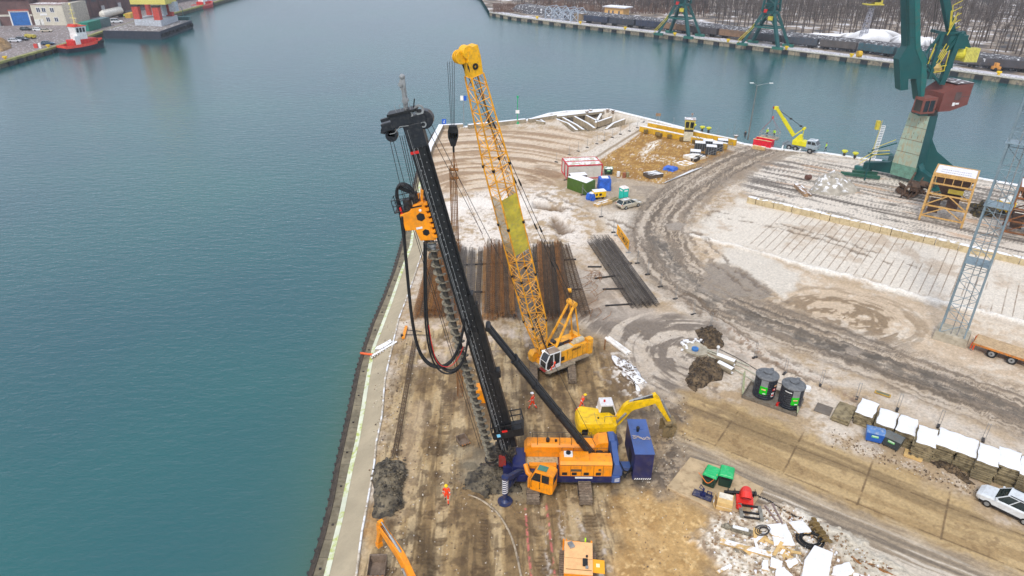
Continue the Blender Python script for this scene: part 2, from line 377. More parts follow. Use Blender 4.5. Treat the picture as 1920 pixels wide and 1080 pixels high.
    put(m*.95, c(222, 215, 208)); st = streak(ax, ay, .05, .9, 41, 5); put(m*sstep(.50, .60, st)*.85, c(104, 96, 90)); put(m*sstep(.62, .7, n2)*.5, c(80, 74, 70))
    st = streak(ax, ay, .12, 2.2, 43, 3); put(m*sstep(.58, .66, st)*.6, c(70, 66, 62)); put(m*sstep(.62, .72, fbm(ax*.1, ay*.6, 1, 3, 45))*.7, c(200, 168, 140))
    # lower yard of cast blocks
    m = pm([(1395, 372), (1560, 404), (1920, 488), (2250, 575), (2250, 705), (1920, 612), (1560, 512), (1290, 440), (1330, 400)], 1.2)
    put(m, c(214, 206, 196)); put(m*sstep(.48, .64, n1*.6+n2*.4)*.55, c(186, 166, 146)); put(m*sstep(.66, .5, n1*.7+n2*.3)*.3, c(236, 232, 228))
    jm = pm([(1470, 388), (1920, 492), (1920, 600), (1560, 506), (1400, 455)], 1, 0)
    j = np.abs((ax/1.15+.04*(n2-.5)) % 1-.5); row = sstep(.9, .98, 1-j*1.0+(n3-.5)*.1)
    put(jm*sstep(.43, .48, j+(n3-.5)*.04)*sstep(.36, .48, fbm(ax*.22, ay*.12, 1, 2, 71))*.85, c(132, 110, 90)); Z = Z-jm*sstep(.455, .49, j)*.05
    m, d, s = ln([(1290, 440), (1400, 468), (1560, 511), (1740, 560), (1920, 604), (2250, 690)], .55, .35, 2, 0); put(m*.95, c(240, 236, 232)); Z = Z+m*.2
    # the flat between yard and haul road
    m = pm([(1290, 447), (1560, 520), (1920, 615), (2250, 705), (2250, 870), (1920, 735), (1650, 650), (1450, 570), (1330, 490)], 1.5)
    put(m*.8, c(206, 188, 168)); put(m*sstep(.48, .62, n1*.5+n2*.5)*.6, c(226, 218, 208))
    ex, ey = G(1585, 595)[:2]; er = np.hypot(X-ex, (Y-ey)*1.2); ea = np.arctan2(Y-ey, X-ex); sw = streak(er, ea*4, 1.1, .5, 33)
    put(m*sstep(13, 5, er)*sstep(.48, .58, sw)*.85, c(136, 116, 92)); Z = Z+m*sstep(13, 6, er)*(sw-.5)*.3
    m = pm([(1360, 468), (1420, 478), (1490, 512), (1475, 565), (1450, 548), (1395, 512), (1340, 492)], .8); put(m*.9, c(216, 210, 202)); R = R-m*.3
    # snowy flat with fence, below the haul road
    m = pm([(1215, 520), (1300, 575), (1420, 640), (1560, 700), (1800, 790), (2250, 960), (2250, 1040), (1900, 850), (1640, 745), (1400, 690), (1300, 610), (1180, 500)], 1.5)
    put(m*.85, c(214, 206, 198)); put(m*sstep(.52, .64, n1*.6+n3*.4)*.5, c(186, 162, 142)); put(m*sstep(.64, .7, n3)*.5, c(120, 106, 94))
    m, d, s = ln([(1190, 455), (1230, 510), (1300, 580), (1400, 640), (1480, 700), (1570, 735), (1700, 790)], .7, .5, 2); put(m*sstep(.5, .6, n3*.6+n2*.4)*.8, c(140, 116, 96)); Z = Z+m*.15
    # haul road
    road = [(1500, 262), (1420, 285), (1330, 325), (1265, 372), (1232, 420), (1236, 465), (1275, 520), (1340, 562), (1450, 606), (1600, 655), (1750, 710), (1920, 772), (2300, 920)]
    m, d, s = ln(road, 4.4, 1.6); st = streak(d, s, 1.5, .05, 34, 4); st2 = streak(d, s, 4.5, .12, 35, 3)
    put(m*.75, c(172, 158, 144)); put(m*sstep(.42, .55, st)*.75, c(120, 108, 96)); put(m*sstep(.52, .6, st2)*.6, c(84, 76, 68)); put(m*sstep(.46, .38, st)*sstep(.5, .42, st2)*.5, c(206, 196, 184)); Z = Z+m*(st-.55)*.45
    m, d, s = ln([(1480, 285), (1400, 318), (1330, 365), (1300, 410)], 2.2, 1.2); st = streak(d, s, 2., .06, 36, 3); put(m*sstep(.45, .58, st)*.6, c(140, 126, 112))
    m, d, s = ln([(1225, 440), (1300, 545), (1450, 615), (1620, 665), (1800, 735), (2200, 880)], 1.3, .9); put(m*sstep(.35, .6, n2)*.75, c(104, 96, 86)); put(m*sstep(.55, .66, streak(d, s, 2, .3, 39))*.5, c(70, 64, 58)); R = R-m*.3
    m = pm([(1322, 500), (1335, 490), (1372, 498), (1405, 512), (1432, 532), (1452, 548), (1430, 560), (1395, 553), (1350, 562), (1315, 545)], .35, 2); put(m*.95, c(150, 138, 124)); R = R-m*.6; put(m*sstep(.5, .6, n2)*.4, c(134, 120, 106)); Z = Z-m*.1
    for q in ([(1250, 422), (1262, 415), (1285, 420), (1275, 432), (1258, 432)], [(1590, 655), (1602, 652), (1616, 660), (1606, 668), (1594, 665)]):
        m = pm(q, .3, 2); put(m*.9, c(158, 146, 134)); R = R-m*.5
    # near site soil
    nz = [(600, 1450), (655, 1100), (700, 870), (715, 784), (721, 713), (740, 625), (830, 600), (1060, 598), (1110, 640), (1160, 700), (1240, 740), (1290, 740), (1262, 830), (1262, 930), (1330, 962), (1300, 1012), (1360, 1100), (1450, 1450)]
    for rl in ([(1150, 610), (1240, 660), (1330, 740)], [(1130, 640), (1190, 700), (1270, 800)], [(1300, 440), (1380, 520), (1500, 590)], [(1340, 400), (1500, 430), (1700, 500)], [(1290, 560), (1420, 660), (1600, 740)], [(1020, 365), (1100, 400), (1180, 430)]):
        for off in (-1.0, 1.0):
            q, d, s = ln(rl, 9, .2, 2, 2); w_ = sstep(.42, .2, np.abs(d-off))*sstep(.42, .55, n1*.6+n2*.4); put(w_*.7, c(110, 94, 78)); Z = Z-w_*.09+sstep(.62, .5, np.abs(d-off))*(1-sstep(.42, .2, np.abs(d-off)))*.04
    m = pm(nz, 1.5); a = ANG((1040, 960), (1062, 1180)); ca2, sa2 = math.cos(a), math.sin(a); sx, sy = X*ca2+Y*sa2, -X*sa2+Y*ca2
    st = fbm(sx*.1, sy*.9, 1, 4, 37); st3 = fbm(sx*.3, sy*3., 1, 3, 38)
    put(m, c(174, 150, 112)); put(m*sstep(.45, .6, st)*.75, c(126, 104, 74)); put(m*sstep(.45, .36, st)*.6, c(204, 184, 150)); put(m*sstep(.55, .64, st3)*.55, c(92, 76, 56)); put(m*sstep(.54, .66, n2)*.6, c(88, 70, 52)); put(m*sstep(.56, .62, fbm(X, Y, .5, 5, 91))*.5, c(104, 84, 60)); R = R-m*.25*sstep(.5, .6, n1); Z = Z+m*(st-.5)*.35+m*(n2-.5)*.2
    m2 = pm([(735, 605), (850, 598), (1000, 600), (1010, 640), (900, 660), (790, 700), (735, 690)], 2)*m; put(m2*sstep(.4, .6, n1*.5+n2*.5)*.8, c(222, 206, 192))
    for lane in ([(1012, 955), (1015, 1010), (1018, 1150)], [(1100, 945), (1112, 1010), (1135, 1150)], [(815, 830), (800, 960), (790, 1150)], [(905, 960), (900, 1040), (895, 1150)], [(850, 650), (835, 760), (828, 900), (822, 1080)], [(1075, 700), (1120, 760)]):
        q, d, s = ln(lane, .55, .1, 0, 1); bars = .5+.5*np.sin(s*2*math.pi/.36+(n3-.5)*2.5); mk = q*sstep(.42, .56, n1*.5+n2*.5); put(mk*(.25+.4*bars), c(96, 78, 56)); Z = Z-mk*.12*(.5+.5*bars)+(sstep(.9, .6, np.abs(d))-sstep(.6, .4, np.abs(d)))*.05
    for lane, w in (([(1052, 960), (1056, 1000), (1070, 1060), (1078, 1120)], .35), ([(1128, 1000), (1140, 1080)], .25), ([(1080, 950), (1092, 1000), (1100, 1040)], .18), ([(1020, 990), (1030, 1080)], .2)):
        q, d, s = ln(lane, w, .25, 2, 1); put(q*sstep(.42, .55, n3*.5+n2*.5)*.8, c(208, 200, 194))
    for lane in ([(985, 950), (990, 1020), (1000, 1120)], [(1024, 945), (1032, 1010), (1045, 1120)]):
        q, d, s = ln(lane, .08, .06, 0, 0); put(q*sstep(.4, .5, n3)*.8, c(214, 120, 118))
    q, d, s = ln([(745, 960), (762, 880), (780, 760)], .9, .5); put(q*.5, c(186, 164, 136))
    m = pm([(1180, 925), (1262, 930), (1330, 964), (1302, 1015), (1350, 1100), (1220, 1350), (1140, 1080)], 1.2); put(m*.8, c(204, 168, 114)); put(m*sstep(.5, .64, n1*.5+n2*.5)*.6, c(166, 130, 80)); put(m*sstep(.6, .7, n3)*.5, c(228, 200, 150))
    m = pm([(700, 940), (715, 945), (710, 1010), (690, 1010)], .8); put(m*.6, c(196, 146, 84))
    m = pm([(850, 845), (905, 830), (985, 850), (1000, 925), (930, 925), (880, 915)], 1.3); put(m*.75, c(160, 150, 130)); put(m*sstep(.5, .6, n2)*.6, c(96, 90, 78))
    m = pm([(1205, 745), (1262, 750), (1300, 820), (1262, 935), (1190, 905), (1225, 830)], 1.5); put(m*.7, c(168, 156, 144)); put(m*sstep(.46, .56, n2*.5+n3*.5)*.85, c(92, 82, 74)); Z = Z+m*(n2-.5)*.7
    m = pm([(1160, 640), (1200, 690), (1230, 720), (1215, 760), (1170, 745), (1135, 690), (1130, 640)], 1); put(m*.6, c(120, 102, 84)); put(m*sstep(.55, .62, n2)*.9, c(236, 230, 226)); Z = Z+m*(n2-.4)*.6
    # grey turning circles
    m = pm([(1060, 598), (1110, 560), (1230, 585), (1330, 610), (1372, 660), (1300, 735), (1268, 770), (1200, 705), (1140, 640)], 2)
    ex, ey = G(1322, 672)[:2]; er = np.hypot(X-ex, (Y-ey)); ea = np.arctan2(Y-ey, X-ex); sw = streak(er, ea*5, 1.3, .35, 44, 4)
    put(m*.8, c(196, 186, 176)); put(m*sstep(.46, .58, sw)*.85, c(112, 102, 94)); Z = Z+m*(sw-.5)*.3
    m = pm([(1100, 470), (1180, 560), (1240, 590), (1150, 600), (1085, 520)], 2); put(m*.6, c(206, 194, 184)); st = fbm(X*.6+Y*.25, Y*.1, 1, 3, 49); put(m*sstep(.5, .6, st)*.5, c(128, 116, 106))
    m = pm([(1100, 545), (1130, 570), (1110, 600), (1070, 590)], 1); put(m*.5, c(128, 100, 74))
    # slab road, its joints and the mud beside it
    m = pm([(1285, 738), (1400, 770), (1520, 805), (1640, 860), (1900, 985), (2250, 1130), (2250, 1450), (1900, 1450), (1640, 1080), (1440, 955), (1340, 900), (1262, 845)], 1.0)
    rd = ANG((1601.7, 880.6), (1801.7, 958)); cb, sb = math.cos(rd), math.sin(rd); ox, oy = G(1601.7, 880.6)[:2]
    bx, by = (X-ox)*cb+(Y-oy)*sb, -(X-ox)*sb+(Y-oy)*cb
    st = fbm(bx*.12, by*1.1, 1, 4, 46); st2 = fbm(bx*.35, by*3.2, 1, 3, 47)
    put(m, c(176, 158, 134)); put(m*sstep(.44, .58, st)*.6, c(138, 120, 98)); put(m*sstep(.54, .62, st2)*.4, c(108, 94, 78)); put(m*sstep(.44, .34, st2)*.4, c(206, 192, 172))
    tan = m*sstep(-5.4, -4.2, by+(n2-.5)*1.6)*sstep(4.2, 3.0, by+(n2-.5)*1.2); put(tan*.85, c(190, 164, 120)); put(tan*sstep(.48, .62, st)*.6, c(154, 128, 90)); put(tan*sstep(.58, .68, n2*.6+n3*.4)*.5, c(120, 96, 66))
    put(m*sstep(3.4, 4.8, by+(n2-.5))*.7, c(140, 126, 108)); put(m*sstep(2, .8, np.abs(by-.3)+(n2-.5)*1.4)*sstep(.4, .6, st)*.55, c(126, 108, 80))
    jb = np.minimum(np.abs((by+2.05) % 4.1-2.05), np.where(np.abs(by) < 4.3, np.abs((bx-1.1+3.05) % 6.1-3.05), 9)); put(tan*sstep(.13, .03, jb)*sstep(.3, .45, n2)*.75, c(104, 84, 60)); Z = Z-tan*sstep(.1, .02, jb)*.03
    m4 = m*sstep(-5, -7, by); put(m4*.6, c(150, 138, 124)); st = fbm(bx*.15, by*2.2, 1, 4, 48); put(m4*sstep(.56, .64, st)*.7, c(222, 214, 204)); put(m4*sstep(.46, .38, st)*.6, c(100, 92, 84)); R = R-m*.12-m4*.12
    # muddy tip of the road by the excavator
    m = pm([(1200, 780), (1300, 735), (1400, 775), (1300, 860), (1262, 850)], 1.2); put(m*sstep(.45, .6, n1*.5+n2*.5)*.5, c(124, 104, 80))
    # scrap corner with thin snow
    m = pm([(1302, 1012), (1346, 962), (1400, 960), (1470, 940), (1560, 985), (1700, 1075), (1760, 1180), (1900, 1450), (1500, 1450), (1375, 1110), (1345, 1060)], .5, 2)
    put(m, c(204, 190, 172)); put(m*sstep(.48, .6, n2*.5+n3*.5)*.8, c(240, 236, 230)); put(m*sstep(.46, .38, n2*.4+n3*.6)*.7, c(130, 104, 80)); Z = Z+m*.35+m*(n3-.5)*.2
    m = pm([(1500, 960), (1560, 985), (1720, 1075), (1800, 1180), (1700, 1160), (1560, 1030)], .4, 2); put(m*.8, c(208, 202, 190))
    # pit with concrete ribs at the tip
    pit = [(1042, 218), (1070, 212), (1140, 211), (1198, 226), (1128, 243), (1075, 245)]; m = pm(pit, .5, 0); put(m, c(150, 136, 114)); put(m*sstep(.45, .6, n2)*.7, c(226, 220, 212)); Z = Z*(1-m)-m*1.7
    # pads
    edge = sstep(0, 2.5, X-XL[:, None]); Z = Z*(.3+.7*edge)
    grain = (n3-.5)*.25+(fbm(X, Y, 7, 2, 9)-.5)*.25; C = np.clip(C*(1+grain[..., None])*np.array([.965, .925, .845]), 0, 1)
    nr, nc = X.shape; idx = np.arange(nr*nc).reshape(nr, nc)
    Yf = np.interp(X, Xt, Yt); Yc = np.minimum(Y, Yf-.05); Z = np.where(Y > Yf-1.2, 0, Z)
    keep = (Y <= Yf+1.5); kq = keep[:-1, :-1] & keep[1:, :-1] & keep[:-1, 1:] & keep[1:, 1:]
    q = np.stack([idx[:-1, :-1], idx[1:, :-1], idx[1:, 1:], idx[:-1, 1:]], -1)[kq][:, ::-1].astype(np.int32)
    me = bpy.data.meshes.new('ground'); me.vertices.add(nr*nc); me.vertices.foreach_set('co', np.stack([X, Yc, Z], -1).astype(np.float32).ravel())
    me.loops.add(q.size); me.loops.foreach_set('vertex_index', q.ravel()); me.polygons.add(len(q)); me.polygons.foreach_set('loop_start', np.arange(0, q.size, 4, dtype=np.int32)); me.update(calc_edges=True)
    me.shade_smooth()
    at = me.color_attributes.new('soil', 'FLOAT_COLOR', 'POINT'); at.data.foreach_set('color', np.concatenate([C, np.clip(R, .2, 1)[..., None]], -1).astype(np.float32).ravel())
    if me.polygons[0].normal.z < 0: me.flip_normals()
    o = bpy.data.objects.new('ground', me); COL.objects.link(o)
    m = bpy.data.materials.new('site_soil'); m.use_nodes = True; t = m.node_tree; n = t.nodes; L = t.links.new; p = n['Principled BSDF']
    a = n.new('ShaderNodeAttribute'); a.attribute_name = 'soil'; geo = n.new('ShaderNodeNewGeometry')
    q = n.new('ShaderNodeTexNoise'); q.inputs['Scale'].default_value = 3.5; q.inputs['Detail'].default_value = 9; q.inputs['Roughness'].default_value = .7; L(geo.outputs[0], q.inputs['Vector'])
    mr = n.new('ShaderNodeMapRange'); mr.inputs[1].default_value = .3; mr.inputs[2].default_value = .7; mr.inputs[3].default_value = .76; mr.inputs[4].default_value = 1.16; L(q.outputs['Fac'], mr.inputs[0])
    vm = n.new('ShaderNodeVectorMath'); vm.operation = 'SCALE'; L(a.outputs['Color'], vm.inputs[0]); L(mr.outputs[0], vm.inputs['Scale'])
    L(vm.outputs[0], p.inputs['Base Color']); L(a.outputs['Alpha'], p.inputs['Roughness']); p.inputs['Specular IOR Level'].default_value = .35
    b = n.new('ShaderNodeBump'); b.inputs['Strength'].default_value = .7; b.inputs['Distance'].default_value = .12; L(q.outputs['Fac'], b.inputs['Height']); L(b.outputs[0], p.inputs['Normal'])
    me.materials.append(m); o['kind'] = 'structure'; o['label'] = 'muddy building site ground with thin snow'; return o
ground = make_ground()
# ---- water
wm = bpy.data.materials.new('harbour_water'); wm.use_nodes = True; t = wm.node_tree; n = t.nodes; L = t.links.new; p = n['Principled BSDF']
geo = n.new('ShaderNodeNewGeometry')
def wn(scale, sx, sy, rot, det=3, rough=.5):
    mp = n.new('ShaderNodeMapping'); mp.inputs['Scale'].default_value = (sx, sy, 1); mp.inputs['Rotation'].default_value = (0, 0, rot); L(geo.outputs[0], mp.inputs[0])
    q = n.new('ShaderNodeTexNoise'); q.inputs['Scale'].default_value = scale; q.inputs['Detail'].default_value = det; q.inputs['Roughness'].default_value = rough; L(mp.outputs[0], q.inputs['Vector']); return q.outputs['Fac']
a1 = wn(.85, .55, 1.3, .25, 4); a2 = wn(2.6, .6, 1.2, -.2, 3); a3 = wn(.02, 1, 1, 0, 2)
ad = n.new('ShaderNodeMath'); ad.operation = 'MULTIPLY_ADD'; ad.inputs[1].default_value = .5; L(a2, ad.inputs[0]); L(a1, ad.inputs[2])
b = n.new('ShaderNodeBump'); b.inputs['Strength'].default_value = 1; b.inputs['Distance'].default_value = .07; L(ad.outputs[0], b.inputs['Height']); L(b.outputs[0], p.inputs['Normal'])
mr = n.new('ShaderNodeMapRange'); mr.inputs[1].default_value = .35; mr.inputs[2].default_value = .65; L(a3, mr.inputs[0])
mc = n.new('ShaderNodeMix'); mc.data_type = 'RGBA'; mc.inputs[6].default_value = (.001, .078, .094, 1); mc.inputs[7].default_value = (.002, .102, .100, 1); L(mr.outputs[0], mc.inputs[0])
# shallow, greener water over the quay foot
aw = n.new('ShaderNodeAttribute'); aw.attribute_name = 'depth'
ms = n.new('ShaderNodeMix'); ms.data_type = 'RGBA'; ms.inputs[7].default_value = (.12, .19, .05, 1); L(aw.outputs['Fac'], ms.inputs[0]); L(mc.outputs[2], ms.inputs[6])
L(ms.outputs[2], p.inputs['Base Color']); p.inputs['Roughness'].default_value = 1; p.inputs['Specular IOR Level'].default_value = 0
fr = n.new('ShaderNodeFresnel'); fr.inputs['IOR'].default_value = 1.78; gl = n.new('ShaderNodeBsdfGlossy'); gl.inputs['Roughness'].default_value = .16; L(b.outputs[0], gl.inputs['Normal'])
b2 = n.new('ShaderNodeBump'); b2.inputs['Strength'].default_value = 1; b2.inputs['Distance'].default_value = .15; L(ad.outputs[0], b2.inputs['Height']); L(b2.outputs[0], fr.inputs['Normal'])
mxs = n.new('ShaderNodeMixShader'); L(fr.outputs[0], mxs.inputs[0]); L(p.outputs[0], mxs.inputs[1]); L(gl.outputs[0], mxs.inputs[2]); L(mxs.outputs[0], [q for q in n if q.type == 'OUTPUT_MATERIAL'][0].inputs['Surface'])
def make_water():
    xs = np.concatenate([np.linspace(-1500, -120, 12), np.linspace(-100, 40, 100), np.linspace(60, 1800, 14)]); ys = np.concatenate([np.linspace(-60, 20, 8), np.linspace(24, 200, 90), np.linspace(230, 2200, 12)])
    X, Y = np.meshgrid(xs, ys); nr, nc = X.shape
    d = np.abs(sdline(X, Y, [tuple(p)[:2] for p in Pw]+[tuple(p)[:2] for p in Pt])[0]); k = np.exp(-np.maximum(d-.5, 0)/4.0)*.3
    k = k*np.clip((170-Y)/120, .1, 1)
    i = np.arange(nr*nc).reshape(nr, nc); q = np.stack([i[:-1, :-1], i[:-1, 1:], i[1:, 1:], i[1:, :-1]], -1).reshape(-1, 4)
    me = bpy.data.meshes.new('water'); me.from_pydata(np.stack([X.ravel(), Y.ravel(), np.full(X.size, WZ)], -1).tolist(), [], q.tolist())
    at = me.attributes.new('depth', 'FLOAT', 'POINT'); at.data.foreach_set('value', k.astype(np.float32).ravel()); me.materials.append(wm)
    o = bpy.data.objects.new('water', me); COL.objects.link(o); o['kind'] = 'structure'; o['label'] = 'green harbour water with small ripples'
make_water()
b = B(); b.bx(-2500, 2500, -400, 3000, -7, -6); struct('sea_bed', b, M('sea_bed', (60, 80, 70)))
# ---- quay at the near side: sloped apron, slab strip, timber fender, caps and walls
MOSS = M('mossy_snow', (212, 214, 190), .8, 0, .12, .5, dirt=.5, dcol=(168, 180, 60))
APR = M('brushed_concrete', (172, 158, 132), .85, 0, .14, .35, dirt=.35, dcol=(160, 148, 124), bump=.5)
STR = M('old_slabs', (128, 118, 96), .85, 0, .25, .8, dirt=.4, dcol=(96, 86, 66), bump=.5)
def resample(P, Y):
    ys = np.array([p.y for p in P]); xs = np.array([p.x for p in P]); return np.interp(Y, ys, xs)
Ys = np.linspace(Pg[0].y+.5, 158.5, 240)
XG, XS, XW = (resample(P, Ys) for P in (Pg, Ps, Pw)); XS = np.minimum(XS, XG-.7); XW = np.minimum(XW, XS-.5)
def strip(name, cols, mat, **k):
    b = B(); nn = len(cols); vs = [(c[0][i], Ys[i], c[1]) for i in range(len(Ys)) for c in cols]
    fs = [(i*nn+j, i*nn+j+1, (i+1)*nn+j+1, (i+1)*nn+j) for i in range(len(Ys)-1) for j in range(nn-1)]; b.add(vs, fs); return struct(name, b, mat, smooth=True)
strip('apron_slope', [(XS+.22, STRIPZ+.06), (XG-.06, 0.0), (XG+.05, .03)], APR)
strip('moss_line', [(XS-.16, STRIPZ+.015), (XS+.26, STRIPZ+.1)], MOSS)
strip('apron_curb', [(XG-.05, .03), (XG-.04, .14), (XG+.12, .14), (XG+.14, -.1)], M('snowy_curb', (200, 188, 168), dirt=.6, dcol=(150, 130, 104), snow=.3))
b = B()
vs = []
for i in range(0, len(Ys)-1):
    y0, y1 = Ys[i], Ys[i+1]-.03*(i % 3 == 2); b.add([(XW[i], y0, STRIPZ), (XS[i], y0, STRIPZ), (np.interp(y1, Ys, XS), y1, STRIPZ), (np.interp(y1, Ys, XW), y1, STRIPZ)], [(0, 1, 2, 3)])
struct('quay_slab_strip', b, STR)
strip('quay_wall', [(XW-.5, WZ-4), (XW-.5, STRIPZ-.55), (XW-.3, STRIPZ-.5), (XW-.28, STRIPZ-.1), (XW, STRIPZ-.1), (XW+.02, STRIPZ+.05), (XW+.12, STRIPZ+.05), (XW+.13, STRIPZ-.04)], M('fender_timber', (72, 62, 52), .85, 0, .3, 1.2, dirt=.4, dcol=(40, 36, 32)))
b = B()
for i in range(0, 120):
    y = 30+i*1.07; x = float(np.interp(y, Ys, XW)); b.cyl((x-.55, y, STRIPZ-.42), (x-.34, y, STRIPZ-.42), .13, n=6)
    if i % 4 == 1: b.box((x+.5, y, STRIPZ+.06), (.16, .12, .1))
struct('fender_bolts', b, DARK)
# quay cap and wall round the tip
b = B(); P = Pt
for i in range(len(P)-1):
    a, c = P[i], P[i+1]; d = (c-a).normalized(); nn = Vector((-d.y, d.x, 0)); w = 1.3
    b.beam(a+nn*(-w/2+.3)+Vector((0, 0, -.25)), c+nn*(-w/2+.3)+Vector((0, 0, -.25)), w, .8)
struct('quay_cap', b, M('quay_cap', (216, 208, 196), .85, 0, .12, .4, dirt=.3, dcol=(150, 138, 116), snow=.7))
b = B()
for i in range(len(P)-1):
    a, c = P[i], P[i+1]; b.add([a+Vector((0, .1, -.1)), c+Vector((0, .1, -.1)), c+Vector((0, .1, -7)), a+Vector((0, .1, -7))], [(0, 1, 2, 3)])
struct('quay_face', b, CONC)
# raised wall cap on the left end of the peninsula
b = B(); pl = [G(800, 322), G(808, 285), G(830, 241)]
for a, c in zip(pl[:-1], pl[1:]): b.beam(a+Vector((-.3, 0, .3)), c+Vector((-.3, 0, .3)), 1.1, 1.4)
b.beam(G(830, 241)+Vector((0, 0, .3)), G(868, 239)+Vector((0, 0, .3)), .9, 1.2)
for a, c in (((878, 241), (925, 236)), ((930, 236), (985, 230)), ((992, 230), (1042, 222))): b.beam(G(*a)+Vector((0, 0, .4)), G(*c)+Vector((0, 0, .4)), .9, 1.1)
b.beam(G(1040, 219)+Vector((0, 0, .1)), G(1128, 209)+Vector((0, 0, .1)), 2.6, .6)
struct('quay_parapet', b, CONCS)
# far edge of the pit and its ribs
RIBM = M('snowy_rib', (176, 160, 134), .85, 0, .15, .8, dirt=.3, snow=1)
# ================================================================ MACHINES
def track(name, par, c, L, w, h, mat=TRK, T=None, wheels=True):
    """crawler track running along local Y, centred at c (ground level)"""
    b = B(T); r = h/2; n = 8; P = []
    for i in range(n+1): a = -math.pi/2+math.pi*i/n; P.append((L/2-r+math.cos(a)*r, r+math.sin(a)*r))
    for i in range(n+1): a = math.pi/2+math.pi*i/n; P.append((-L/2+r+math.cos(a)*r, r+math.sin(a)*r))
    b.prism([(y+c[1], z+c[2]) for y, z in P], c[0]-w*.44, c[0]+w*.44, 'x')
    per = []; k = len(P)
    for i in range(k):
        a, q = Vector(P[i]), Vector(P[(i+1) % k]); l = (q-a).length
        for j in range(max(1, int(l/.2))): per.append((a.lerp(q, (j+.5)/max(1, int(l/.2))), (q-a).normalized()))
    for p, d in per:
        nrm = Vector((d.y, -d.x)); ang = math.atan2(d.y, d.x)
        b.box((c[0], c[1]+p.x+nrm.x*.03, c[2]+p.y+nrm.y*.03), (w, .13, .09), Matrix.Rotation(ang, 3, 'X'))
    o = obj(name, b, mat, par)
    b = B(T)
    for sx in (-1, 1):
        for i in range(5): b.cyl((c[0]+sx*w*.40, c[1]+(i-2)*L*.17, c[2]+r*.75), (c[0]+sx*w*.5, c[1]+(i-2)*L*.17, c[2]+r*.75), r*.42, n=10)
    obj('track_roller', b, DARK, o); return o
def helix(b, p, q, r0, r1, pitch, n=14, th=.05):
    p, q = Vector(p), Vector(q); x, y, d = b.frame(p, q); L = (q-p).length; k = int(L/pitch*n); vs = []
    for i in range(k+1):
        a = 2*math.pi*i/n; c = p+d*(L*i/k)
        for r, dz in ((r0, 0), (r1, 0), (r1, th), (r0, th)): vs.append(c+(x*math.cos(a)+y*math.sin(a))*r+d*dz)
    fs = [(4*i+j, 4*i+(j+1) % 4, 4*i+4+(j+1) % 4, 4*i+4+j) for i in range(k) for j in range(4)]; b.add(vs, fs)
# ---------------------------------------------------------------- the big drilling rig
RY = 44.9
rc = Vector((4.1, 44.5, 0)); RT = Matrix.Translation(-rc)
rig = thing('drilling_rig', 'huge orange and navy drilling rig with tilted black mast and muddy auger', 'drilling rig', rc)
def RB(): return B(RT)
track('crawler_track', rig, (1.9, 44.6, 0), 7.3, 1.05, 1.1, T=RT)
track('crawler_track', rig, (6.2, 44.6, 0), 7.3, 1.05, 1.1, T=RT)
b = RB(); b.bx(2.3, 5.8, 43.2, 46, .45, .95); b.cyl((4.1, 44.5, .9), (4.1, 44.5, 1.2), 1.3, n=20); obj('undercarriage', b, DARK, rig)
b = RB(); b.bx(.4, 9.2, 42.75, 46.1, .98, 1.66); b.bx(.2, 1.3, 43.2, 45.6, 1.1, 2.2); b.bx(-.6, .5, 43.7, 44.6, .9, 1.7); b.m = 1; b.bx(4.2, 8.3, 42.7, 42.76, .94, 1.0)
fr = obj('upper_frame', b, [NAVY, DARK], rig, bev=.03)
b = RB()
b.bx(5.4, 6.85, 42.728, 42.75, 1.42, 1.6); obj('name_plate', b, WHT, fr)
b = RB(); b.prism([(42.72, 1.68), (42.72, 2.85), (42.95, 3.1), (44.0, 3.1), (44.15, 2.9), (44.15, 1.68)], 4.1, 8.42, 'x'); hood = obj('engine_hood', b, YEL, rig, bev=.03)
b = RB(); b.prism([(43.0, 3.1), (43.08, 3.32), (43.9, 3.32), (44.0, 3.1)], 4.2, 6.5, 'x'); b.m = 1
for x in (5.0, 5.9, 6.9, 7.7): b.bx(x-.012, x+.012, 42.708, 42.72, 1.7, 2.85)
b.bx(4.12, 8.4, 42.7, 42.72, 2.84, 2.87); b.m = 2; b.bx(4.45, 5.15, 43.2, 43.75, 3.32, 3.5); b.m = 3; b.cyl((4.8, 43.47, 3.5), (4.8, 43.47, 3.62), .2, n=14)
obj('hood_roof', b, [YEL, DARK, WHT, BLK], hood)
b = RB(); b.prism([(45.0, 1.68), (45.0, 2.75), (45.25, 3.0), (46.0, 3.0), (46.12, 2.85), (46.12, 1.68)], 1.75, 7.2, 'x'); h2 = obj('engine_hood', b, YEL, rig, bev=.03)
b = RB(); b.prism([(1.2, 1.68), (1.2, 2.5), (1.45, 2.9), (1.75, 2.98), (1.75, 1.68)], 45.0, 46.1, 'y'); b.prism([(7.2, 1.68), (7.2, 2.98), (7.5, 3.3), (8.3, 3.4), (8.3, 1.68)], 44.9, 46.3, 'y'); obj('hood_end', b, YEL, h2)
b = RB()
for x in (2.3, 4.2, 5.2): b.tube([(x, 45.1, 2.95), (x, 45.1, 3.35), (x, 46, 3.35), (x, 46, 2.95)], .02)
b.cyl((3.2, 45.5, 3), (3.2, 45.5, 3.3), .16, n=12); b.cyl((3.9, 45.5, 3), (3.9, 45.5, 3.18), .1); obj('exhaust', b, BLK, h2)
b = RB(); b.bx(1.2, 4.05, 44.05, 44.95, 1.67, 1.75); b.m = 1; b.bx(1.6, 3.9, 43.6, 44.04, 1.67, 1.95); obj('walkway', b, [M('checker_plate', (190, 176, 140), .6, 0, .1, dirt=.3), YEL], rig)
b = RB()   # rear navy frame and winches
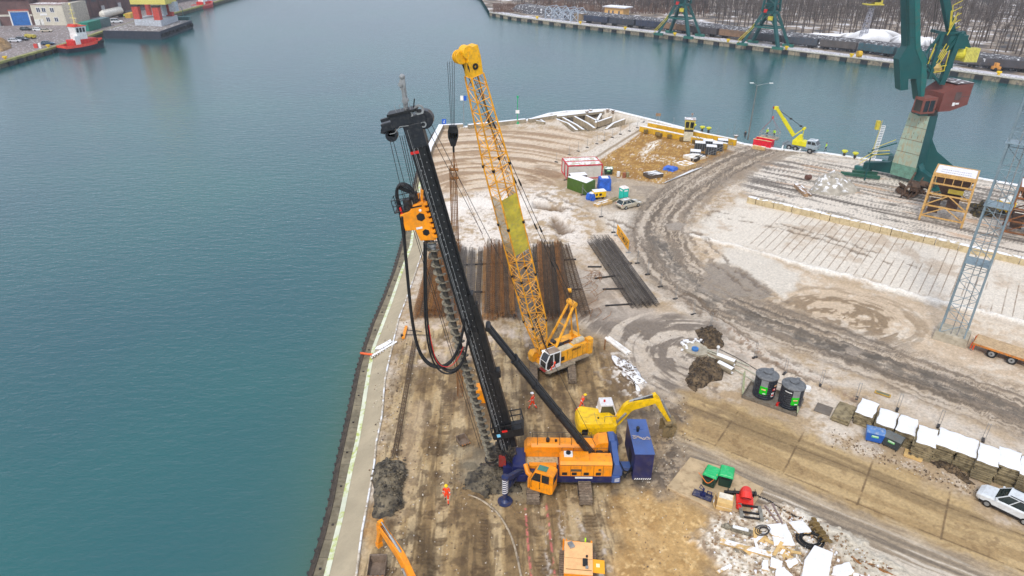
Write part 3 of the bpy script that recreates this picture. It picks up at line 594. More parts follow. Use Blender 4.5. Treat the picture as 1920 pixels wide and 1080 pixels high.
b.bx(8.45, 9.15, 42.7, 46.4, 1.0, 1.7); b.prism([(8.4, 1.7), (8.4, 3.3), (8.9, 3.35), (9.25, 2.9), (9.25, 1.7)], 45.3, 46.5, 'y'); b.prism([(8.5, 1.7), (8.6, 2.9), (9.0, 2.9), (9.3, 2.2), (9.3, 1.7)], 42.8, 43.3, 'y'); b.beam((8.8, 43.2, 2.7), (8.8, 45.4, 3.1), .5, .35)
b.beam((9.1, 44.5, 1.2), (10.4, 44.5, 1.2), .8, .4); obj('rear_frame', b, [NAVYT], rig, bev=.03)
for x, r in ((7.6, .42), (8.15, .3)):
    b = RB(); b.cyl((x, 44.2, 2.2), (x, 45.0, 2.2), r, n=16); w_ = obj('winch_drum', b, WIRE, rig); b = RB()
    for y in (44.17, 45.03): b.cyl((x, y-.03, 2.2), (x, y+.03, 2.2), r*1.35, n=16)
    obj('flange', b, DARK, w_)
b = RB(); b.box((11.05, 45.35, 2.38), (1.6, 4.5, 2.76)); pk = obj('power_pack', b, NAVY, rig, bev=.04)
b = RB(); b.bx(10.22, 11.88, 43.08, 47.62, 3.765, 3.80); b.bx(10.5, 11.4, 46.2, 47.2, 3.80, 3.83); b.m = 1; b.cyl((10.9, 46, 3.8), (10.9, 46, 4.1), .12, n=12); b.ball((10.9, 46, 4.15), .16); b.m = 2
rq = random.Random(2); [b.tube([(10.35+i*.17+rq.uniform(-.12, .12), 45.2-i*.03+rq.uniform(-.22, .22), 3.85) for i in range(9)], .022, 5) for k in range(4)]
obj('lid', b, [NAVYT, BLK, M('pale_rope', (176, 160, 150))], pk)
b = RB()
for i in range(8): x = 10.4+i*.18; b.add([(x, 43.088, 1.03), (x+.09, 43.088, 1.03), (x+.17, 43.088, 1.2), (x+.08, 43.088, 1.2)], [(0, 1, 2, 3)])
for i in range(3): x = 8.7; b.add([(x, 42.69, 1.1+i*.14), (x+.4, 42.69, 1.2+i*.14), (x+.4, 42.69, 1.26+i*.14), (x, 42.69, 1.16+i*.14)], [(0, 1, 2, 3)])
obj('warning_stripes', b, WHT, pk)
b = RB(); rr = random.Random(3)
for i in range(7): b.tube([(9.2, 43.3+.15*i, 1.5+.1*i), (9.6, 43.0+.1*i, 1.2+rr.random()*.4), (9.9, 43.2, 1.6+rr.random()*.4), (10.26, 43.4+.1*i, 1.7)], .04)
obj('hydraulic_hose', b, RUB, rig)
b = RB()
for x0, x1, y, z in ((4.3, 8.2, 43.95, 3.1), (1.9, 7.0, 46.0, 3.0), (.5, 4.0, 42.8, 1.66)):
    for i in range(5): x = x0+(x1-x0)*i/4; b.cyl((x, y, z), (x, y, z+.55), .018, n=4)
    b.cyl((x0, y, z+.55), (x1, y, z+.55), .02, n=4); b.cyl((x0, y, z+.3), (x1, y, z+.3), .014, n=4)
obj('hand_rail', b, BLK, rig)
b = RB(); rr = random.Random(15)
for i in range(14): y = rr.uniform(43.4, 45.8); x = rr.uniform(6.4, 8.3); b.tube([(x, y, 1.7), (x+rr.uniform(-.3, .3), y+rr.uniform(-.3, .3), 2.2+rr.random()*.5), (x+rr.uniform(.2, .9), y+rr.uniform(-.4, .4), 1.8)], .03, 5)
for i in range(10): y = 43.3+i*.25; b.tube([(.3, y, 1.9), (-.2, y+rr.uniform(-.1, .1), 2.4+rr.random()*.4), (-.7, 44.3+rr.uniform(-.4, .4), 2.6+rr.random()*.5)], .035, 5)
for i in range(6): b.box((rr.uniform(6.5, 8.2), rr.uniform(44.1, 45.6), rr.uniform(1.9, 2.5)), (.4, .3, .3))
obj('hydraulic_hose', b, RUB, rig)
b = RB()
for x in (4.3, 5.1, 6.1, 7.1): b.bx(x, x+.42, 42.702, 42.716, 1.8, 2.1); obj('vent_grille', b, M('slot_dark', (30, 28, 34)), rig); b = RB()
b.bx(10.235, 10.245, 44.2, 45.4, 1.5, 2.7)
obj('vent_grille', b, M('slot_dark', (30, 28, 34)), rig)
b = RB(); b.bx(5.0, 5.9, 42.705, 42.72, 2.2, 2.45); b.bx(7.3, 7.5, 42.705, 42.72, 2.3, 2.5); b.box((2.1, 43.0, 1.72), (.9, .4, .1)); obj('decal', b, M('decal_grey', (90, 78, 60)), rig)
# cab, turned towards the mast
cm = RT @ Matrix.Translation((2.75, 41.75, 1.25)) @ Matrix.Rotation(rad(-22), 4, 'Z')
b = B(cm); b.prism([(-1.0, 0), (-1.05, 1.1), (-.65, 2.05), (.75, 2.1), (.95, 1.9), (.95, .15), (.7, 0)], -.55, .6, 'y'); cab = obj('cab', b, YEL, rig, bev=.05)
b = B(cm); b.prism([(-.92, 1.12), (-.58, 1.95), (-.1, 1.95), (-.1, 1.12)], -.57, -.553, 'y'); b.prism([(0, 1.12), (0, 1.92), (.62, 1.92), (.62, 1.12)], -.57, -.553, 'y'); b.add([(-1.055, -.45, 1.15), (-1.055, .5, 1.15), (-.70, .5, 1.98), (-.70, -.45, 1.98)], [(0, 1, 2, 3)]); b.prism([(-.45, 1.1), (-.45, 1.75), (.4, 1.75), (.4, 1.1)], .952, .96, 'x')
obj('cab_window', b, GLS, cab)
b = B(cm); b.bx(-.5, .3, -.3, .3, 2.1, 2.125); obj('roof_window', b, GLG, cab)
b = B(cm)
for x in (-.85, -.12): b.tube([(x, -.57, .45), (x, -.72, .5), (x, -.72, 1.05), (x, -.57, 1.1)], .018)
obj('grab_rail', b, BLK, cab)
b = B(cm); b.tube([(-1.0, .1, .8), (-1.5, .3, .9), (-1.9, .75, 1.3)], .25, 10, rs=[.2, .22, .2]); b.bx(-1.22, -1.06, -.5, .2, .1, 1.1); obj('mirror_arm', b, YEL, cab)
b = RB(); p0, p1 = G(1016, 908, 1.3), G(1000, 944, .15)
for dx in (-.28, .28): b.beam(p0+Vector((dx, 0, 0)), p1+Vector((dx, 0, 0)), .05)
for i in range(7): q = p0.lerp(p1, (i+.5)/7); b.bx(q.x-.28, q.x+.28, q.y-.06, q.y+.06, q.z-.02, q.z+.02)
obj('ladder', b, BLK, rig)
# mast frame: s along the mast, t to the left of it, n towards the camera
MB0 = AY(957, 862, RY); MB1 = AY(776, 238, RY); MS = (MB1-MB0).normalized(); MTn = Vector((-MS.z, 0, MS.x)); ML = (MB1-MB0).length
MM = Matrix(((MS.x, MTn.x, 0, MB0.x), (0, 0, -1, RY), (MS.z, MTn.z, 0, MB0.z), (0, 0, 0, 1)))
MI = MM.inverted()
def mst(px, py, dn=0): q = MI @ AY(px, py, RY); return Vector((q.x, q.y, dn))
def KB(): return B(RT @ MM)
b = KB(); b.bx(.3, ML, -.42, .42, -.42, .42); mast = obj('mast', b, BLK, rig, bev=.03)
b = KB()
for s in np.arange(3, ML, 5.2): b.bx(s-.06, s+.06, -.47, .47, -.47, .47)
b.bx(.5, ML, .42, .60, .22, .34); b.bx(.5, ML, .42, .60, -.34, -.22); b.bx(.5, ML-1, -.62, -.42, -.1, .1); b.bx(1.6, 15.6, -.92, -.42, -.32, .32); b.bx(8.8, 9.4, -1.2, -.42, -.36, .36); b.bx(15, 16.5, -.8, -.4, -.5, .3)
obj('guide_rail', b, BLK, mast)
b = KB()
for s in np.arange(1, ML-1, .55): b.bx(s-.03, s+.03, .08, .14, .42, .45); b.bx(s+.2, s+.26, -.3, -.25, .42, .45)
for s in np.arange(1, ML-1, 1.6): b.bx(s-.05, s+.05, .2, .32, .42, .47)
b.tube([(1, .25, .5), (ML, .3, .48)], .022, 5); b.tube([(1, .02, .5), (ML, .05, .48)], .016, 5); b.tube([(1, .35, .5), (ML, .38, .52)], .016, 5)
obj('mast_bolts', b, GRY, mast)
b = KB(); q = mst(782, 282); b.bx(q.x-.09, q.x+.09, .05, .62, .42, .5); obj('limit_marker', b, RED, mast)
# cathead
HA, HB = mst(718, 238), mst(800, 216); HD = (HB-HA).normalized()
b = KB(); b.beam(HA+Vector((0, 0, 0)), HB, .55, .95); b.beam(mst(716, 228)+Vector((.1, 0, .2)), mst(765, 213)+Vector((.1, 0, .2)), .22, .25); b.cyl(mst(796, 222, -.3), mst(796, 222, .4), .62, n=18); b.bx(ML-1.3, ML+.3, -.62, .62, -.5, .5)
b.cyl(mst(735, 253, -.25), mst(735, 253, .25), .42, n=14); b.beam(mst(735, 240), mst(735, 255), .5, .5); b.beam(mst(720, 240), mst(719, 250), .35, .4); b.bx(*[v for v in (ML+.3, ML+1.1)], -.1, 1.3, -.5, .5)
head = obj('cathead', b, M('head_paint', (30, 32, 38), .35, 0, .2, 2, dirt=.15, dcol=(90, 88, 84)), mast, bev=.03)
b = KB()
for px, py, r in ((768, 212, .3), (787, 203, .34), (795, 230, .22)): q = mst(px, py, .35); b.cyl(q, q+Vector((0, 0, .12)), r, n=16, inner=r*.6)
b.tube([mst(733, 248, .5), mst(742, 246, .5), mst(752, 234, .5), mst(768, 232, .5)], .03); obj('sheave', b, GRY, head)
b = KB()
for x in np.arange(.2, 1.8, .4): b.tube([(ML+1.1, .9-x*.8, .5), (ML+1.7, .9-x*.8, .5)], .02)
b.beam(mst(762, 208, 0), mst(754, 143, 0), .28, .24); b.beam(mst(764, 200, .15), mst(757, 165, .15), .1); b.cyl(mst(760, 188, -.2), mst(760, 188, .25), .2); b.ball(mst(754, 144), .2); b.cyl(mst(751, 158, -.1), mst(751, 158, .2), .14); b.cyl(mst(750, 150, -.1), mst(752, 168, .1), .06)
jib = obj('service_jib', b, GRY, head)
b = KB(); b.beam(mst(775, 208), mst(777, 185), .07); b.bx(ML+1.1, ML+1.25, -.6, 1.4, -.5, .6); b.tube([mst(745, 214, .3), mst(775, 206, .3), mst(790, 205, .3)], .1, 6); obj('top_platform', b, BLK, head)
# rotary drive with hose arch
RA, RBt = mst(785, 378), mst(809, 447); s0, s1 = RBt.x, RA.x
b = KB(); b.prism([(s0, .62), (s0+.2, 1.75), (s0+1.05, 1.85), (s0+1.15, 2.55), (s0+2.4, 2.6), (s0+2.5, 1.9), (s1-.05, 1.5), (s1+.15, .72)], -.5, .55, 'z'); rot = obj('rotary_drive', b, YEL, rig, bev=.06)
b = KB()
for s in np.arange(s0+.3, s1, .42): b.bx(s-.1, s+.1, .48, .78, -.5, .62)
b.cyl((s0+1.15, 2.1, 0), (s0+2.4, 2.1, 0), .52, n=16); b.beam((s1, .9, .2), (s1+.9, .6, .2), .2, .3); b.beam((s1, 1.3, .0), (s1+.6, 1.0, .0), .25, .3); obj('gear_motor', b, YEL, rot, bev=.02)
b = KB(); b.cyl((s0+.75, 1.15, .555), (s0+.75, 1.15, .575), .26, n=6); b.cyl((s0+1.95, 1.2, .555), (s0+1.95, 1.2, .575), .32, n=6); b.bx(s0+2.7, s0+2.8, .9, 1.7, .556, .57); obj('drive_opening', b, BLK, rot)
b = KB(); b.bx(s0+1.1, s0+1.25, 1.3, 1.75, .556, .572); b.cyl((s1-.45, 1.1, .55), (s1-.45, 1.1, .575), .1, n=8); obj('rating_plate', b, WHT, rot)
b = KB(); b.cyl((s1-.2, 1.3, 0), (s1+.5, 1.3, 0), .28, n=12); b.cyl((s1-.6, 2.0, .1), (s1+.4, 1.9, .1), .3, n=12); b.ball((s1+.5, 1.35, 0), .36); b.bx(s1-.35, s1-.28, .9, 2.9, -.5, .5); obj('swivel', b, DARK, rot)
b = KB()
for h in (0, .45, .9):
    q = [(s1-.3+h, 1.6, .5), (s1-.3+h, 2.9, .5), (s1-.3+h, 2.9, -.5), (s1-.3+h, 1.6, -.5)]; b.tube(q, .03, 5)
for t_, n_ in ((1.6, .5), (2.3, .5), (2.9, .5), (2.9, -.5)): b.tube([(s1-.35, t_, n_), (s1+.6, t_, n_)], .03, 5)
obj('drive_guard_rail', b, BLK, rot)
b = KB(); ar = smooth_poly([mst(x, y, .2) for x, y in ((757, 440), (752, 400), (743, 365), (746, 347), (757, 344), (772, 352), (782, 378))], 2); b.tube(ar, .10, 8); b.tube([v+Vector((0, 0, -.3)) for v in ar], .10, 8); b.beam(mst(746, 350, 0), mst(770, 360, 0), .3, .1); arch = obj('hose_arch', b, BLK, rot)
b = KB(); b.beam(mst(752, 385, .4), mst(758, 405, .4), .14, .2); obj('red_clamp', b, RED, arch)
# auger
AU0, AU1 = mst(806, 447), mst(923, 862)
b = KB(); b.cyl(AU0, AU1, .2, n=10); b.m = 1; helix(b, AU0, AU1, .19, .47, .66, 16, .05); aug = obj('auger', b, [M('auger_core', (66, 62, 56), .7, dirt=.3), MUDST], rig, smooth=False)
b = KB(); b.cyl(AU0+Vector((.3, 0, 0)), AU0-Vector((.9, 0, 0)), .24, n=12); b.cyl(AU0-Vector((.4, 0, 0)), AU0-Vector((.6, 0, 0)), .34, n=12); obj('auger_coupling', b, GRY, aug)
# hoses that hang in loops below the drive
b = KB()
L1 = [(756, 400), (760, 450), (766, 520), (774, 600), (786, 655), (806, 680), (832, 684), (852, 668), (866, 632), (872, 590)]
L2 = [(801, 448), (800, 520), (803, 600), (812, 660), (836, 688), (858, 686), (874, 660), (882, 600)]
L3 = [(797, 448), (797, 530), (799, 610), (810, 668), (830, 694), (856, 692), (872, 668), (880, 610)]
for l_, r_, z_ in ((L1, .1, .5), (L1, .1, .28), (L2, .08, .7), (L2, .06, .45), (L3, .07, .55)): b.tube(smooth_poly([mst(x, y, z_) for x, y in l_], 2), r_, 7)
obj('supply_hose', b, RUB, rig, smooth=True)
b = KB(); b.tube(smooth_poly([mst(x, y, .75) for x, y in ((806, 600), (812, 640), (822, 674), (845, 680), (862, 660), (870, 640))], 2), .03, 5); obj('supply_hose', b, RED, rig)
# ropes
b = KB()
for a, c in (((733, 262), (752, 345)), ((739, 262), (762, 350)), ((751, 252), (776, 362)), ((755, 252), (781, 370)), ((759, 250), (786, 374)), ((764, 250), (806, 450)), ((752, 348), (900, 835)), ((756, 350), (906, 838))):
    b.tube([mst(*a, .35), mst(*c, .35)], .022, 4)
for a, c in (((800, 218), (1122, 846)), ((797, 235), (905, 440))): b.tube([mst(*a, -.2), mst(*c, -.1)], .02, 4)
obj('hoist_rope', b, WIRE, rig)
# backstay rams
b = RB(); p, q = AY(915, 612, RY-.1), AY(1118, 862, 44.4)
for dy in (-.3, .3):
    v = Vector((0, dy, 0)); b.cyl(p+v, p.lerp(q, .3)+v, .17, n=12); b.cyl(p.lerp(q, .22)+v, q+v, .25, n=12)
    for t_ in (.22, .4, .62, .82): b.cyl(p.lerp(q, t_)+v, p.lerp(q, t_+.012)+v, .29, n=12)
b.beam(p.lerp(q, .25), q, .2, .5); b.cyl(p+Vector((0, -.5, 0)), p+Vector((0, .5, 0)), .2)
obj('backstay_ram', b, BLK, rig, smooth=False)
b = RB(); b.beam(q+Vector((-.4, -.6, -.4)), q+Vector((.5, -.6, .1)), .2, .5); b.beam(q+Vector((-.4, .6, -.4)), q+Vector((.5, .6, .1)), .2, .5); b.bx(6.3, 8.4, 43.9, 45.1, 1.66, 1.9); obj('ram_bracket', b, DARK, rig)
# foot of the mast
b = KB(); q = mst(930, 806); b.bx(q.x-.15, q.x, -1.9, .65, -.8, 1.1)
for t_ in (-1.9, -1.0, -.2, .65):
    for n_ in (-.8, 1.1): b.beam((q.x, t_, n_), (q.x+1.1, t_, n_), .07)
for h in (.55, 1.1):
    for n_ in (-.8, 1.1): b.beam((q.x+h, -1.9, n_), (q.x+h, .65, n_), .07)
    for t_ in (-1.9, .65): b.beam((q.x+h, t_, -.8), (q.x+h, t_, 1.1), .07)
b.bx(q.x-.1, q.x+.6, -1.9, .65, 1.08, 1.12); plat = obj('service_platform', b, BLK, rig)
b = KB(); b.bx(q.x+.1, q.x+.4, .0, .3, 1.125, 1.14); obj('notice', b, M('blue_notice', (120, 190, 220)), plat); b = KB(); b.bx(q.x+.5, q.x+.7, -.65, -.2, 1.125, 1.14); obj('notice', b, RED, plat)
b = KB(); rr = random.Random(5)
for i in range(26): s = rr.uniform(-.6, 1.9); t_ = rr.uniform(-.7, .9); b.box((s, t_, rr.uniform(-.3, .7)), (rr.uniform(.15, .5), rr.uniform(.1, .5), rr.uniform(.1, .4)))
b.bx(-.9, 1.2, -.5, .3, -.5, .5); b.bx(1.0, 1.5, -.7, 1.5, -.4, .6); b.cyl((.2, -.9, .6), (.2, -.9, -.3), .35, n=14)
for i in range(8): t_ = rr.uniform(-.9, .9); b.tube([(2, t_, .5), (1, t_+rr.uniform(-.3, .3), .75), (-.3, t_+rr.uniform(-.4, .4), .6)], .035, 5)
obj('mast_foot', b, M('foot_steel', (52, 48, 44), .6, 0, .4, 2.5, dirt=.4, dcol=(120, 108, 90)), rig)
b = KB(); a = AU1; b.cyl(a+Vector((.25, 0, 0)), a+Vector((.05, 0, 0)), .62, n=20, inner=.5); b.beam(a+Vector((.15, -.6, 0)), (a.x+.15, -.2, 0), .3, .15); obj('auger_guide', b, DARK, rig)
b = RB(); p = AY(942, 858, RY-.9); b.bx(p.x-.3, p.x+.3, p.y-.1, p.y+.1, p.z-.9, p.z+.2); p = G(925, 876, .2)
for i in range(4): b.beam(p+Vector((i*.3-.9, 0, .3)), p+Vector((i*.3-.6, -.2, -.1)), .09)
obj('red_bracket', b, M('red_oxide', (150, 40, 34), dirt=.3), rig)
# front jack
b = RB(); J = G(947, 941, 0); b.cyl((J.x, J.y, .02), (J.x, J.y, .12), .62, n=24); b.cyl((J.x, J.y, .12), (J.x, J.y, .3), .35, .15, n=16); b.cyl((J.x, J.y, .2), (J.x, J.y, 2.6), .13, n=12)
b.beam((J.x, J.y, 2.5), (1.2, 43.6, 1.6), .35, .4); b.beam((J.x, J.y, 1.4), (.9, 43.6, 1.2), .3, .3); b.beam((J.x+.3, J.y+.2, 1.5), (.6, 43.4, 1.8), .15); b.cyl((J.x, J.y, 2.55), (J.x, J.y, 2.8), .3, n=14)
jk = obj('support_jack', b, M('jack_blue', (40, 52, 92), .45, 0, .2, 1, dirt=.3), rig)
b = RB(); b.cyl((J.x, J.y, .95), (J.x, J.y, 2.55), .25, n=20); sl = obj('jack_sleeve', b, NAVY, jk)
b = RB()
for k in range(7):
    vs = []; z0 = 1.0+k*.22
    for i in range(9): a = math.pi+math.pi*i/8*1.0; vs += [(J.x+math.cos(a)*.256, J.y+math.sin(a)*.256, z0+i*.03), (J.x+math.cos(a)*.256, J.y+math.sin(a)*.256, z0+i*.03+.11)]
    b.add(vs, [(2*i, 2*i+2, 2*i+3, 2*i+1) for i in range(8)])
obj('sleeve_stripes', b, WHT, jk)
# ---------------------------------------------------------------- lattice boom crane
cc = Vector((4.4, 61.0, 0)); CA = rad(215); crane = thing('crawler_crane', 'yellow lattice boom crawler crane with white cab behind the drilling rig', 'crane', cc)
CI = Matrix.Translation(-cc); CRm = Matrix.Rotation(CA, 4, 'Z')
def CB(): return B(CRm)              # local +X forward, +Y the side facing us; root is unrotated
def CW(): return B(CI)               # world coordinates
track('crawler_track', crane, (2.35, 61.0, 0), 6.4, .8, 1.0, T=CI); track('crawler_track', crane, (6.35, 61.0, 0), 6.4, .8, 1.0, T=CI)
b = CW(); b.bx(2.7, 6, 60, 62, .35, .9); b.cyl((4.4, 61, .85), (4.4, 61, 1.2), 1.0, n=18); obj('undercarriage', b, DARK, crane)
b = CB(); b.bx(-3.6, 2.3, -1.5, 1.9, 1.15, 1.3); b.prism([(2.3, -.2), (2.3, 1.9), (2.0, 2.15), (-1.4, 2.15), (-1.6, 1.5), (1.2, 1.5), (1.2, -.2)], 1.12, 1.24, 'z'); obj('deck', b, M('dusty_deck', (150, 140, 122), dirt=.4), crane)
b = CB(); b.bx(-3.5, .35, .55, 1.5, 1.3, 2.75); hs_ = obj('engine_house', b, YELC, crane, bev=.04)
b = CB(); b.bx(-2.9, -1.9, .6, 1.1, 2.75, 2.85); b.cyl((-3.3, .9, 2.95), (-2.2, .9, 2.95), .33, n=14); b.bx(-1.6, .3, .6, 1.45, 2.755, 2.8); obj('silencer', b, M('beige_box', (196, 184, 156), dirt=.2), hs_)
b = CB(); b.bx(-.4, .05, 1.502, 1.52, 1.6, 2.1); obj('louvre', b, BLK, hs_)
b = CB()
for x in (-2.9, -2.2, -1.5, -.8): b.bx(x-.015, x+.015, 1.502, 1.515, 1.35, 2.7)
obj('door_seams', b, M('seam', (120, 84, 20)), hs_)
text_mesh('lettering', 'LIEBHERR', .3, M('black_lettering', (24, 22, 20), .5, var=.05), CRm @ Matrix.Translation((-2.0, 1.506, 2.45)) @ Matrix(((-1, 0, 0, 0), (0, 0, 1, 0), (0, 1, 0, 0), (0, 0, 0, 1))), hs_, .008)
b = CB(); b.bx(-3.5, .8, -1.5, -.5, 1.3, 2.3); b.bx(-3.4, .6, -.4, .5, 1.3, 1.9); b.m = 1; b.bx(-1.0, .2, -1.3, -.7, 2.3, 2.6); b.cyl((-1.2, -.4, 2.1), (-1.2, .45, 2.1), .42, n=16); b.cyl((.0, -.4, 2.0), (.0, .45, 2.0), .38, n=16); b.beam((-3, .3, 2.7), (.5, .3, 2.8), .08); b.beam((-2.4, -.2, 2.5), (1.0, -.2, 2.4), .1)
obj('winch_bay', b, [YELC, DARK], crane)
b = CB(); b.prism([(-3.5, 1.1), (-3.5, 2.6), (-4.0, 2.6), (-4.25, 2.3), (-4.25, 1.1)], -1.6, 1.6, 'y'); b.bx(-4.3, -3.6, .9, 1.55, 1.1, 3.0); obj('counterweight', b, YELC, crane, bev=.06)
b = CB(); b.prism([(.4, 1.25), (.4, 3.1), (1.75, 3.15), (2.15, 2.3), (2.2, 1.6), (1.9, 1.25)], .75, 1.75, 'y'); cb_ = obj('cab', b, M_glass('cab_interior', (38, 40, 42)), crane)
b = CB()
for y in (.72, 1.78):
    for p_, q_ in (((.4, 1.25), (.4, 3.15)), ((.4, 3.12), (1.75, 3.18)), ((1.75, 3.18), (2.18, 2.3)), ((2.18, 2.3), (2.22, 1.6)), ((2.22, 1.6), (1.9, 1.25)), ((1.9, 1.25), (.4, 1.25)), ((1.2, 1.3), (1.3, 3.1))): b.beam((p_[0], y, p_[1]), (q_[0], y, q_[1]), .09)
b.prism([(.4, 1.25), (.4, 1.75), (1.0, 1.7), (1.9, 1.3)], 1.75, 1.79, 'y'); b.beam((1.78, .72, 3.16), (1.78, 1.78, 3.16), .08); b.beam((2.2, .72, 2.3), (2.2, 1.78, 2.3), .05); obj('cab_frame', b, WHT, cb_)
b = CB(); b.bx(.4, 1.7, .78, 1.72, 3.16, 3.2); obj('cab_roof', b, M('dusty_roof', (150, 130, 112), .5, dirt=.2), cb_)
b = CB(); b.box((2.25, 1.3, 1.28), (.3, .9, .06)); obj('step', b, M('red_oxide'), crane)
b = CB(); b.ball((1.9, .75, 3.15), .1); obj('work_lamp', b, emis('lit_lamp', (1, .9, .75), 6), cb_)
b = CB(); b.bx(1.3, 2.0, -.35, .7, 1.2, 1.6); b.prism([(1.6, 1.3), (1.6, 2.4), (2.2, 2.5), (2.5, 2.1), (2.4, 1.3)], -1.1, -.3, 'y'); obj('fairlead', b, YELC, crane, bev=.04)
# A frame
GT = Vector((-2.3, 0, 7.6)); GT = (CRm.inverted() @ (AY(1076, 571, 61.9)-cc)); GT.y = 0.1
b = CB()
for y in (-.75, .75): b.cyl((.9, y, 1.6), (GT.x, y*.55+GT.y, GT.z), .14, n=8); b.cyl((-3.3, y*.9, 1.6), (GT.x-.1, y*.55+GT.y, GT.z), .09, n=8)
b.cyl((GT.x, GT.y-.6, GT.z+.05), (GT.x, GT.y+.6, GT.z+.05), .3, n=12)
for t_ in (.25, .62): p, q = Vector((.9, -.75, 1.6)).lerp(Vector((GT.x, -.41+GT.y, GT.z)), t_), Vector((.9, .75, 1.6)).lerp(Vector((GT.x, .41+GT.y, GT.z)), t_); b.cyl(p, q, .07, n=6)
obj('gantry', b, YELC, crane)
b = CB(); b.cyl((1.0, .75, 2.0), (3.0, .6, 7.5), .07, n=6); b.cyl((1.0, -.75, 2.0), (3.0, -.6, 7.5), .07, n=6); obj('back_stop', b, BLK, crane)
# boom
FT = CRm.inverted() @ (Vector((3.42, 60.3, 1.9))-cc); TP = CRm.inverted() @ (AY(889, 140, 55.5)-cc); FT.y = 0; TPv = TP.copy()
BLn = (TPv-FT).length; k1, k2 = FT.lerp(TPv, .16), FT.lerp(TPv, .74)
b = CB(); b.lattice(FT, k1, .75, 1.7, 6, .08, .036, .35, 1.6, up=(0, 1, 0)); b.lattice(k1, k2, 1.7, 1.7, 17, .08, .034, 1.6, 1.6, up=(0, 1, 0)); b.lattice(k2, TPv, 1.7, 1.15, 8, .08, .034, 1.6, 1.0, up=(0, 1, 0))
boom = obj('boom', b, YELC, crane)
bd = (TPv-FT).normalized(); bx_ = bd.cross(Vector((0, 1, 0))).normalized(); by_ = bx_.cross(bd)
b = CB()
for t_ in (.16, .35, .545, .74):
    c = FT.lerp(TPv, t_)
    for u in (-1, 1):
        for v in (-1, 1): b.cyl(c+bx_*u*.85+by_*v*.8-bd*.12, c+bx_*u*.85+by_*v*.8+bd*.12, .14, n=8)
obj('boom_joint', b, BLK, boom)
def netting(name, u0, v0, u1, v1, mat):
    b = B(CRm); c0, c1 = FT.lerp(TPv, .45), FT.lerp(TPv, .645); b.add([c0+bx_*u0+by_*v0, c0+bx_*u1+by_*v1, c1+bx_*u1+by_*v1, c1+bx_*u0+by_*v0], [(0, 1, 2, 3)]); return obj(name, b, mat, boom)
NET = M('olive_netting', (196, 180, 60), .8, 0, .2, 1.2, dirt=.3, dcol=(150, 144, 90)); NEW = M('grey_netting', (170, 150, 110), .8, 0, .2, 1.2)
mtn = NEW.node_tree; mtn.nodes['Principled BSDF'].inputs['Alpha'].default_value = .7
netting('netting', .84, .83, -.84, .83, NET); netting('netting', -.87, -.8, -.87, .8, NEW); netting('netting', .87, -.8, .87, .8, NEW)
# boom head
b = CB(); hp = TPv; b.loft([[hp+bx_*u*.55+by_*v*.5 for u, v in ((-1, -1), (1, -1), (1, 1), (-1, 1))], [hp+bd*1.3+bx_*u*.6+by_*v*.5+bx_*.1 for u, v in ((-1, -1), (1, -1), (1, 1), (-1, 1))], [hp+bd*2.2+bx_*(u*.4+.3)+by_*v*.45 for u, v in ((-1, -1), (1, -1), (1, 1), (-1, 1))]])
SH = CRm.inverted() @ (AY(862, 107, 55.0)-cc); b.beam(hp+bd*1.7, SH, .5, .5)
for v in (-.25, 0, .25): b.cyl(SH+Vector((0, v-.07, 0)), SH+Vector((0, v+.07, 0)), .52, n=20)
b.cyl(hp+bd*1.9+bx_*-.2+by_*-.4, hp+bd*1.9+bx_*-.2+by_*.4, .5, n=16); bh = obj('boom_head', b, M('head_yellow', (246, 182, 10), .45, var=.1, dirt=.2), boom, bev=.02)
b = CB(); b.cyl(hp+bd*.75+by_*.5+bx_*0, hp+bd*.75+by_*.56, .25, n=14, inner=.1); obj('load_cell', b, BLK, bh)
b = CB(); tq = hp+bd*1.2-bx_*.6
for y in (-.4, .4):
    a = tq+Vector((0, y, 0)); e = Vector((GT.x, GT.y+y, GT.z)); b.tube([a, e], .03, 5)
    for t_ in (.02, .2, .42, .62, .8): c = a.lerp(e, t_); d_ = (e-a).normalized(); b.cyl(c-d_*.35, c+d_*.35, .07, .09, n=6)
for y in (-.15, .15): b.tube([hp+bd*1.5+Vector((0, y, 0)), Vector((-1.2, y, 2.3))], .018, 4)
obj('pendant_line', b, WIRE, crane)
# hoist rope and hook block, plumb over the cage
HK = Vector((-4.95, 55.2, 0)); Hb = AY(853, 252, 55.2).z
b = CW()
for dx in (-.16, -.06, .06, .16): b.tube([(HK.x+dx*1.6, HK.y+dx, 32.6), (HK.x+dx*.8, HK.y, Hb+.7)], .018, 4)
obj('hoist_rope', b, WIRE, crane)
b = CW(); b.prism([(-.3, .75), (.3, .75), (.42, .3), (.42, -.2), (.18, -.95), (-.18, -.95), (-.42, -.2), (-.42, .3)], -.22, .22, 'y')
for v in range(len(b.v)): b.v[v] = tuple(Vector(b.v[v])+HK+Vector((0, 0, Hb)))
b.cyl((HK.x, HK.y, Hb-.95), (HK.x, HK.y, Hb-1.5), .09); hb = obj('hook_block', b, BLK, crane, bev=.03)
b = CW()
for s in (-1, 1):
    for k in range(4):
        x0, z0 = HK.x-.33+.17*k, Hb-.35-.08*k*0
        b.add([(x0, HK.y-.228*1, z0+.12*(k % 2)), (x0+.1, HK.y-.228, z0+.12*(k % 2)), (x0+.2, HK.y-.228, z0+.5), (x0+.1, HK.y-.228, z0+.5)], [(0, 1, 2, 3)])
obj('warning_stripes', b, M('hazard_yellow', (235, 205, 20)), hb)
